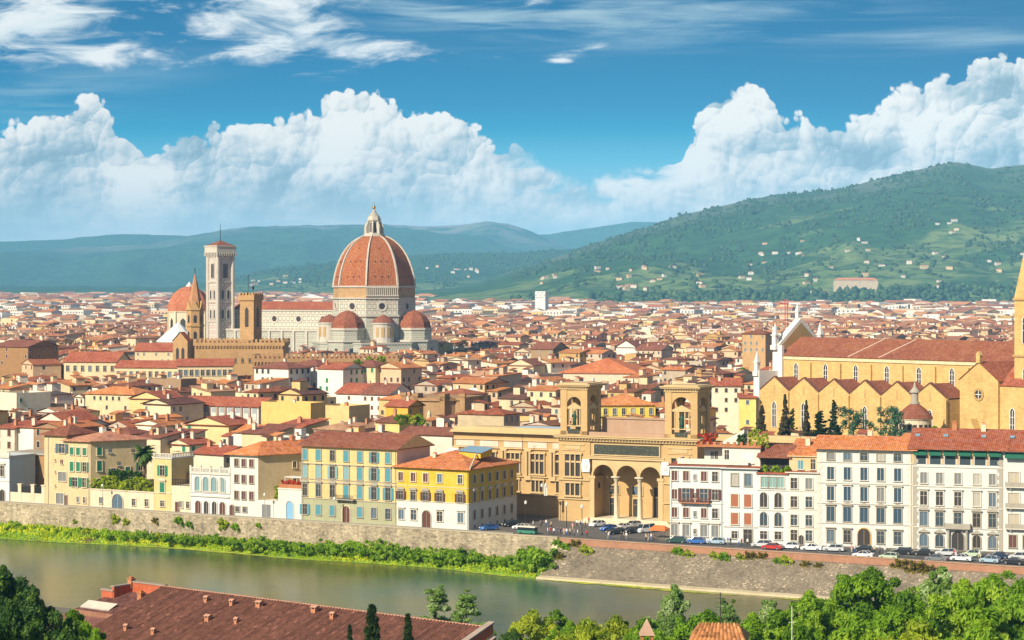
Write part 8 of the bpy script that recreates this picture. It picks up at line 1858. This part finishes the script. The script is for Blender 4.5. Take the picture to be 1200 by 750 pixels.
# street lamps
def lamp(px, py, h, lab, flag=None):
    o = thing('street_lamp', lab, 'street lamp', rp(px, py), 0, 'street lamps'); mb = MB(); mb.lathe([(.2, 0), (.2, .5), (.09, .7), (.07, h)], 8); mb.build('post', IRON, o); mb = MB(); mb.lathe([(.05, h), (.28, h + .15), (.34, h + .65), (.1, h + .8), (.02, h + 1.)], 8); mb.build('lamp_head', plain('lamp glass', (.7, .7, .66), .2), o)
    if flag: mb = MB(); mb.box(-.35, .35, -.05, .05, h - 2., h + .2); mb.build('banner', plain('banner white', (.7, .68, .6), .8), o)
lamp(616, 616, 5., 'left white-headed street lamp on the piazza before the library wing'); lamp(635, 613, 8.5, 'tall street lamp on the piazza with pale head'); lamp(639.5, 613, 8.5, 'yellow-white sign post beside the tall piazza lamp', True); lamp(664, 624, 6, 'street lamp in the middle of the piazza'); lamp(682, 627, 6., 'street lamp before the projecting library tower')
for px, lab in ((120, 'street lamp on the quay by the terrace wall'), (310, 'street lamp on the quay by the garages'), (392, 'street lamp before the tall yellow palazzo')):
    o = thing('street_lamp', lab, 'street lamp', Q(t_at(px, 6.), 6., .03), 0, 'street lamps'); mb = MB(); mb.lathe([(.15, 0), (.08, .6), (.06, 5.5)], 8); mb.build('post', GREYTRIM, o); mb = MB(); mb.lathe([(.05, 5.5), (.25, 5.7), (.28, 6.1), (.02, 6.4)], 8); mb.build('lamp_head', plain('lamp glass', (.7, .7, .66), .2), o)
# people: one continuous skinned body per pose, clothes by height on it
SKIN = plain('skin', (.50, .30, .21), .6); HAIRM = plain('dark hair', (.04, .025, .018), .7)
def person_mesh(pose, shirt, trousers, key):
    J = {'pel': (0, 0, .95), 'ch': (0, 0, 1.35), 'nk': (0, 0, 1.5), 'hd': (0, -.02, 1.63), 'tp': (0, 0, 1.76)}
    st = .22 if pose == 'walk' else .03; legs = {}
    for s, n in ((-1, 'l'), (1, 'r')):
        f = s * st if pose == 'walk' else 0
        legs[n] = [(s * .1, 0, .9), (s * .11, -f * .6 - .02, .5), (s * .11, -f + .03, .09), (s * .12, -f - .13, .04)]
    arms = {n: [(s * .2, 0, 1.42), (s * .27, s * st * .4 + .02, 1.14), (s * .27, s * st * .8 - .08, .9), (s * .26, s * st * .9 - .1, .80)] for s, n in ((-1, 'l'), (1, 'r'))}
    vs = [J['pel'], J['ch'], J['nk'], J['hd'], J['tp']]; rad = [(.155, .11), (.17, .115), (.06, .06), (.098, .11), (.06, .07)]; ed = [(0, 1), (1, 2), (2, 3), (3, 4)]
    for n in 'lr':
        p = 0
        for c, r_ in zip(legs[n], (.095, .07, .045, .04)): vs.append(c); rad.append((r_, r_)); ed.append((p, len(vs) - 1)); p = len(vs) - 1
        p = 1
        for c, r_ in zip(arms[n], (.06, .045, .033, .038)): vs.append(c); rad.append((r_, r_)); ed.append((p, len(vs) - 1)); p = len(vs) - 1
    me = bpy.data.meshes.new('person'); me.from_pydata(vs, ed, []); ob = bpy.data.objects.new('tmp', me); COL.objects.link(ob)
    m = ob.modifiers.new('s', 'SKIN')
    for i, sv in enumerate(me.skin_vertices[0].data): sv.radius = rad[i]; sv.use_root = (i == 0)
    sub = ob.modifiers.new('d', 'SUBSURF'); sub.levels = 1
    dg = bpy.context.evaluated_depsgraph_get(); me2 = bpy.data.meshes.new_from_object(ob.evaluated_get(dg)); bpy.data.objects.remove(ob)
    me2.name = 'person'; me2.materials.clear()
    for mt in (SKIN, shirt, trousers, HAIRM, IRON): me2.materials.append(mt)
    for p in me2.polygons:
        c = p.center; x = abs(c.x)
        p.material_index = 3 if (c.z > 1.70 or (c.z > 1.56 and c.y > .03)) else 0 if c.z > 1.47 else (0 if (x > .21 and c.z < 1.12) else 1) if (c.z > .93 or x > .21) else 4 if c.z < .07 else 2; p.use_smooth = True
    return me2
CL = {'white': (.72, .71, .68), 'red': (.5, .04, .04), 'blue': (.05, .12, .35), 'dark': (.03, .03, .04), 'pink': (.6, .3, .3), 'beige': (.5, .42, .3), 'grey': (.2, .2, .22)}
PM = {}
def person(px, py, shirt, tr, pose, rz, lab):
    k = (pose, shirt, tr)
    if k not in PM: PM[k] = person_mesh(pose, plain(shirt + ' cloth', CL[shirt], .9), plain(tr + ' cloth', CL[tr], .9), k)
    q = rp(px, py); 
    if ts(q[0], q[1])[1] < .7: q = Q(t_at(px, .9), .9, .14)
    elif ts(q[0], q[1])[1] < 1.9: q = (q[0], q[1], .14)
    tag(link('person', PM[k], None, q, rz), lab, 'person', 'people on the piazza and quay')
sh = ['white', 'red', 'white', 'blue', 'dark', 'pink', 'white', 'beige', 'grey']; trs = ['dark', 'blue', 'beige', 'dark', 'grey', 'dark']; g = random.Random(4); seen = {}
spots = [(642, 626.5), (645, 626.6), (649, 627), (653, 626.5), (657, 627), (661, 627.2), (664, 627.5), (668, 627.3), (673, 628.5), (677, 628.6), (688, 629.6), (713, 631.5), (715, 631.7), (728, 632), (731, 632), (734, 632.4), (757, 634), (760, 634.5), (763, 633.5), (766, 634.4), (676, 617), (680, 618.5), (686, 619), (671, 621), (640, 617), (646, 619.5), (634, 618), (625, 618.5), (690, 614), (672, 603.5), (669, 606), (708, 606.5), (712, 608), (727, 605), (730, 607), (760, 607), (866, 639.5), (869, 640), (876, 639.8), (853, 638.6), (856, 638.8), (998, 647.5), (1002, 648), (1025, 648.8), (1031, 649), (1037, 649.4), (1118, 653), (1148, 654.5)]
for i, (px, py) in enumerate(spots):
    s_, t_ = sh[i % 9], trs[(i * 5 + 1) % 6]; w = 'at the parapet by the piazza' if py > 626 and px < 780 else 'on the library steps' if py < 610 else 'crossing the shaded piazza' if px < 780 else 'by the apartment houses' if px < 950 else 'before the white palaces'; pose = 'walk' if i % 2 else 'stand'
    lab = f"{'walking' if pose == 'walk' else 'standing'} person, {s_} top, {t_} trousers, {w}"; seen[lab] = seen.get(lab, 0) + 1
    person(px, py, s_, t_, pose, g.uniform(0, 6.28), lab if seen[lab] == 1 else f"{lab}, {ORD[seen[lab] - 1]} from left")
# roof antennas near the river
for i, (px, py, Y, lab) in enumerate(((884, 500, 505, 'thin aerial mast behind the white roof terrace'), (915, 492, 500, 'tall aerial mast left of the first white palace'), (938, 500, 480, 'aerial over the plain white house'), (612, 508, 522, 'aerial pole on the library wing roof'), (207, 497, 600, 'aerial pole left of the broad yellow house'))):
    x, _, _ = atY(px, Y); zt = CAMZ - (py - HZ) * Y / F; o = thing('aerial', lab, 'aerial', (x, Y, 14 if Y < 510 else 16)); mb = MB(); h = zt - o.location.z; mb.tube((0, 0, 0), (0, 0, h), .06, .04); mb.build('mast', IRON, o); mb = MB()
    for k in range(4): mb.tube((-.7, 0, h - .2 - k * .35), (.7, 0, h - .2 - k * .35), .025, n=4)
    mb.tube((0, -.02, h - 1.4), (0, -.02, h), .02, n=4); mb.build('crossbars', IRON, o)
# ------------------------------------------------------------------ the red building in front
F_RED = tiles('old dark tiles', (.20, .085, .065), pitch=.42, patch=.8)
A = Vector((-51.0, 311.)); B = Vector((-3.2, 273.)); RA_ = math.atan2(B.y - A.y, B.x - A.x); RL = (B - A).length
fb = thing('red_building', 'long red walled building with dark brown barrel tiled roof on the near bank', 'building', (A.x, A.y, 0), RA_)
DR_ = 17.; ZR = 12.; ZE = 6.4
mb = MB(); mb.plate([(0, -4), (DR_, -4), (DR_, ZE - .3), (.0, ZR - .35)], .4, RL - .4); mb.v = [(y, -x, z) for x, y, z in mb.v]; mb.f = [f[::-1] for f in mb.f]; mb.build('wall', REDP, fb)
# real barrel tiles: half-round ridges down the slope with a step at every course
mb = MB(); pit = .56; nx = int(RL / pit); ncs = 34; g = random.Random(6); slope = (ZR - ZE) / DR_
prof = [(0, 0), (.1, .16), (.24, .22), (.38, .16), (.48, 0)]
for i in range(nx):
    x0 = i * pit; tint = g.uniform(.8, 1.2)
    for c in range(ncs):
        v0 = -.3 + (DR_ + .9) * c / ncs; v1 = -.3 + (DR_ + .9) * (c + 1) / ncs + .06; zz0 = ZR - slope * max(0, v0) + .0; zz1 = ZR - slope * v1 + .045; k = tint * g.uniform(.75, 1.2) * (1.5 if g.random() < .05 else 1); cl_ = (.155 * k, .066 * k, .044 * k)
        dx = g.uniform(-.015, .015); pts = [(x0 + px_ + dx, -v0, zz0 + h) for px_, h in prof] + [(x0 + px_ + dx, -v1, zz1 + h) for px_, h in prof]
        mb.add(pts, [(j, 5 + j, 6 + j, j + 1) for j in range(4)] + [(5, 6, 7, 8, 9)[::-1]], 0, cl_)
mb.add([(0, .3, ZR - .12), (RL, .3, ZR - .12), (RL, -DR_ - .6, ZR - .12 - slope * (DR_ + .6)), (0, -DR_ - .6, ZR - .12 - slope * (DR_ + .6))], [(3, 2, 1, 0)], 0, (.05, .022, .017)); mb.build('roof', attrmat('barrel tiles', .9, .35, 1.6), fb, colattr=True)
mb = MB()
for i in range(int(RL / .5)): mb.tube((i * .5, .05, ZR + .06), (i * .5 + .54, .05, ZR + .06), .17, .14, 7)
mb.build('ridge_tiles', plaster('ridge tile clay', (.45, .24, .16), var=.4), fb)
for xx in (RL + .02, ):
    mb = MB(); mb.plate([(-.6, ZR - .9), (DR_, ZE - .9), (DR_, ZE + .55), (-.6, ZR + .55)], xx - .3, xx + .5); mb.v = [(y, -x, z) for x, y, z in mb.v]; mb.f = [f[::-1] for f in mb.f]; mb.build('gable_parapet', REDP, fb)
    mb = MB(); mb.plate([(-.8, ZR + .55), (DR_, ZE + .55), (DR_, ZE + .75), (-.8, ZR + .75)], xx - .4, xx + .6); mb.v = [(y, -x, z) for x, y, z in mb.v]; mb.f = [f[::-1] for f in mb.f]; mb.build('coping', plaster('grey coping', (.32, .25, .2), var=.3), fb)
    mb = MB(); mb.plate([(-.5, ZR - 1.6), (DR_, ZE - 1.6), (DR_, ZE - 1.1), (-.5, ZR - 1.1)], xx + .4, xx + 1.1); mb.v = [(y, -x, z) for x, y, z in mb.v]; mb.f = [f[::-1] for f in mb.f]; mb.build('cornice', plaster('grey coping', (.32, .25, .2), var=.3), fb)
# chimneys: small brick stacks with tile caps, each with its own place on the slope
def loc_roof(px, py):
    best = None
    for v in np.arange(0, DR_, .25):
        z = ZR - slope * v + .1; c, s_ = math.cos(RA_), math.sin(RA_); k = (px - 600) / F; ox, oy = A.x + v * s_, A.y - v * c; u = (k * oy - ox) / (c - k * s_); q = (ox + u * c, oy + u * s_, z); d = abs(scr(*q)[1] - py)
        if best is None or d < best[0]: best = (d, u, v, z)
    return best[1:]
for px, py, w in ((242, 706, .6), (272, 709, .6), (304, 711.5, .8), (244, 728, .75), (277, 731, .5), (369, 718, .8), (390, 725, .6), (148, 739, .55), (180, 743, .55)):
    u, v, z = loc_roof(px, py); mb = MB(); mb.box(-w / 2, w / 2, -w / 2, w / 2, -.5, .45); c_ = mb.mesh('chimney', CH_OR); o = link('chimney', c_, fb, (u, -v, z)); mb = MB()
    for sx in (-1, 1): mb.box(sx * w * .4 - .08, sx * w * .4 + .08, -w / 2, w / 2, .45, .7)
    mb.add([(-w * .7, -w * .7, .7), (w * .7, -w * .7, .7), (w * .7, w * .7, .7), (-w * .7, w * .7, .7), (-w * .7, 0, .95), (w * .7, 0, .95)], [(0, 1, 5, 4), (2, 3, 4, 5), (1, 2, 5), (3, 0, 4), (3, 2, 1, 0)]); mb.build('chimney_cap', plaster('ridge tile clay', (.45, .24, .16), var=.4), o)
# the lower wing on the left with its red parapets
mb = MB(); mb.box(-9, .38, -9, .3, -4, 9.0); mb.build('wing_wall', plaster('old red brown plaster', (.26, .13, .08), var=.4), fb)
mb = MB(); g = random.Random(8)
for i in range(16):
    for c in range(16):
        k = g.uniform(.65, 1.3); x0 = -8.9 + i * .56; v0, v1 = .1 + c * .55, .1 + (c + 1) * .55 + .05; z0, z1 = 10.6 - v0 * .2, 10.6 - v1 * .2 + .04
        mb.add([(x0 + a_, -v0, z0 + h) for a_, h in prof] + [(x0 + a_, -v1, z1 + h) for a_, h in prof], [(j, 5 + j, 6 + j, j + 1) for j in range(4)], 0, (.19 * k, .082 * k, .066 * k))
mb.add([(-9, .2, 10.5), (0, .2, 10.5), (0, -9, 8.7), (-9, -9, 8.7)], [(3, 2, 1, 0)], 0, (.05, .022, .017)); mb.build('wing_roof', attrmat('barrel tiles', .9, .35, 1.6), fb, colattr=True)
for q in ((-6.9, .3, 0.1, .6, 8.8, 12.1), (-9.4, -6.9, -3.4, -2.9, 8.4, 11.1), (-7.3, -6.7, -3.3, .6, 8.8, 11.7)):
    mb = MB(); mb.box(*q); mb.build('parapet', REDP, fb); mb = MB(); mb.box(q[0] - .12, q[1] + .12, q[2] - .12, q[3] + .12, q[5], q[5] + .2); mb.build('coping', plaster('grey coping', (.32, .25, .2), var=.3), fb)
chimney(fb, -.5, -3.6, 10.2, .8, 1.2); chimney(fb, -6.9, .2, 12., .8, .5, CH_OR)
mb = MB(); mb.add([(-8.9, -8.6, 8.9), (-2.6, -8.6, 8.9), (-2.6, -6.2, 10.0), (-8.9, -6.2, 10.0), (-8.9, -8.6, 8.75), (-2.6, -8.6, 8.75)], [(0, 1, 2, 3), (4, 5, 1, 0)]); mb.build('sheet_roof', plaster('pale old sheet', (.52, .47, .38), var=.3), fb)
mb = MB(); mb.box(-10.2, -.2, -14., -9.2, -4, 7.2); mb.build('annex_wall', plaster('old brown plaster', (.22, .14, .1), var=.4), fb); mb = MB(); mb.add([(-10.7, -14.4, 7.3), (0, -14.4, 7.3), (0, -9.1, 8.3), (-10.7, -9.1, 8.3)], [(0, 1, 2, 3)]); mb.build('annex_roof', F_RED, fb)
# the tiled roof corner and the little chimney at the bottom edge
h_ = thing('hillside_house', 'ochre house with weathered barrel tile hip roof at the bottom edge', 'house', (*atY(842, 140.)[:2], 28.0), R(-8)); g = random.Random(12)
mb = MB(); mb.box(-1.7, 1.7, -1.2, 3, -3, 4.1); mb.build('wall', OCHRE, h_); mb = MB()
for i in range(13):
    for c in range(7):
        k = g.uniform(.6, 1.5); x0, x1 = -1.95 + i * .3, -1.95 + (i + 1) * .3; f0, f1 = c / 7., (c + 1) / 7. + .02; sx = lambda x, f: x * (1 - .32 * f); y = lambda f: -1.6 + 2.2 * f; z = lambda f: 4.1 + 1. * f
        mb.add([(sx(x0, f0), y(f0), z(f0) + .03), (sx(x0 + .09, f0), y(f0), z(f0) + .12), (sx(x0 + .18, f0), y(f0), z(f0) + .12), (sx(x1, f0), y(f0), z(f0) + .03), (sx(x0, f1), y(f1), z(f1)), (sx(x0 + .09, f1), y(f1), z(f1) + .09), (sx(x0 + .18, f1), y(f1), z(f1) + .09), (sx(x1, f1), y(f1), z(f1))], [(0, 1, 5, 4), (1, 2, 6, 5), (2, 3, 7, 6), (0, 3, 2, 1)], 0, (.42 * k, .19 * k, .075 * k))
mb.add([(1.95, -1.6, 4.1), (1.95, 3.4, 4.1), (1.33, .6, 5.1), (-1.33, .6, 5.1), (-1.95, 3.4, 4.1), (-1.95, -1.6, 4.1)], [(0, 1, 2), (1, 4, 3, 2), (4, 5, 3), (5, 4, 1, 0)], 0, (.42, .2, .08)); mb.build('roof', attrmat('weathered tiles', .9, .3, 3.), h_, colattr=True)
for f in range(12): pass
mb = MB(); mb.tube((.1, .6, 5.05), (.1, .6, 7.2), .03); 
for k in range(3): mb.tube((-.25, .6, 6.2 + k * .3), (.45, .6, 6.2 + k * .3), .015, n=4)
mb.build('aerial', IRON, h_)
c_ = thing('chimney_stack', 'small pointed brick chimney with arched openings at the bottom edge', 'chimney', (*atY(758, 150.)[:2], 24.)); mb = MB(); mb.box(-.42, .42, -.42, .42, -1, 6.3); mb.build('stack', plaster('pale brick', (.42, .28, .2), var=.3), c_); mb = MB(); mb.prism([(-.55, -.55), (.55, -.55), (.55, .55), (-.55, .55)], 6.9, 8.0, taper=.05); mb.build('chimney_cap', plaster('pale brick', (.42, .28, .2), var=.3), c_)
for sx in (-1, 1):
    for sy in (-1, 1): mb = MB(); mb.box(sx * .34 - .09, sx * .34 + .09, sy * .34 - .09, sy * .34 + .09, 6.3, 6.9); mb.build('pier', CH_OR, c_)
m_ = thing('mast', 'thin white aerial mast among the right bank trees', 'mast', (*atY(928, 160.)[:2], 22.)); mb = MB(); mb.tube((0, 0, 0), (0, 0, 9.4), .028); mb.build('pole', SHEETW, m_); mb = MB(); mb.tube((-.25, 0, 8.2), (.25, 0, 8.2), .015, n=4); mb.build('crossbar', SHEETW, m_)
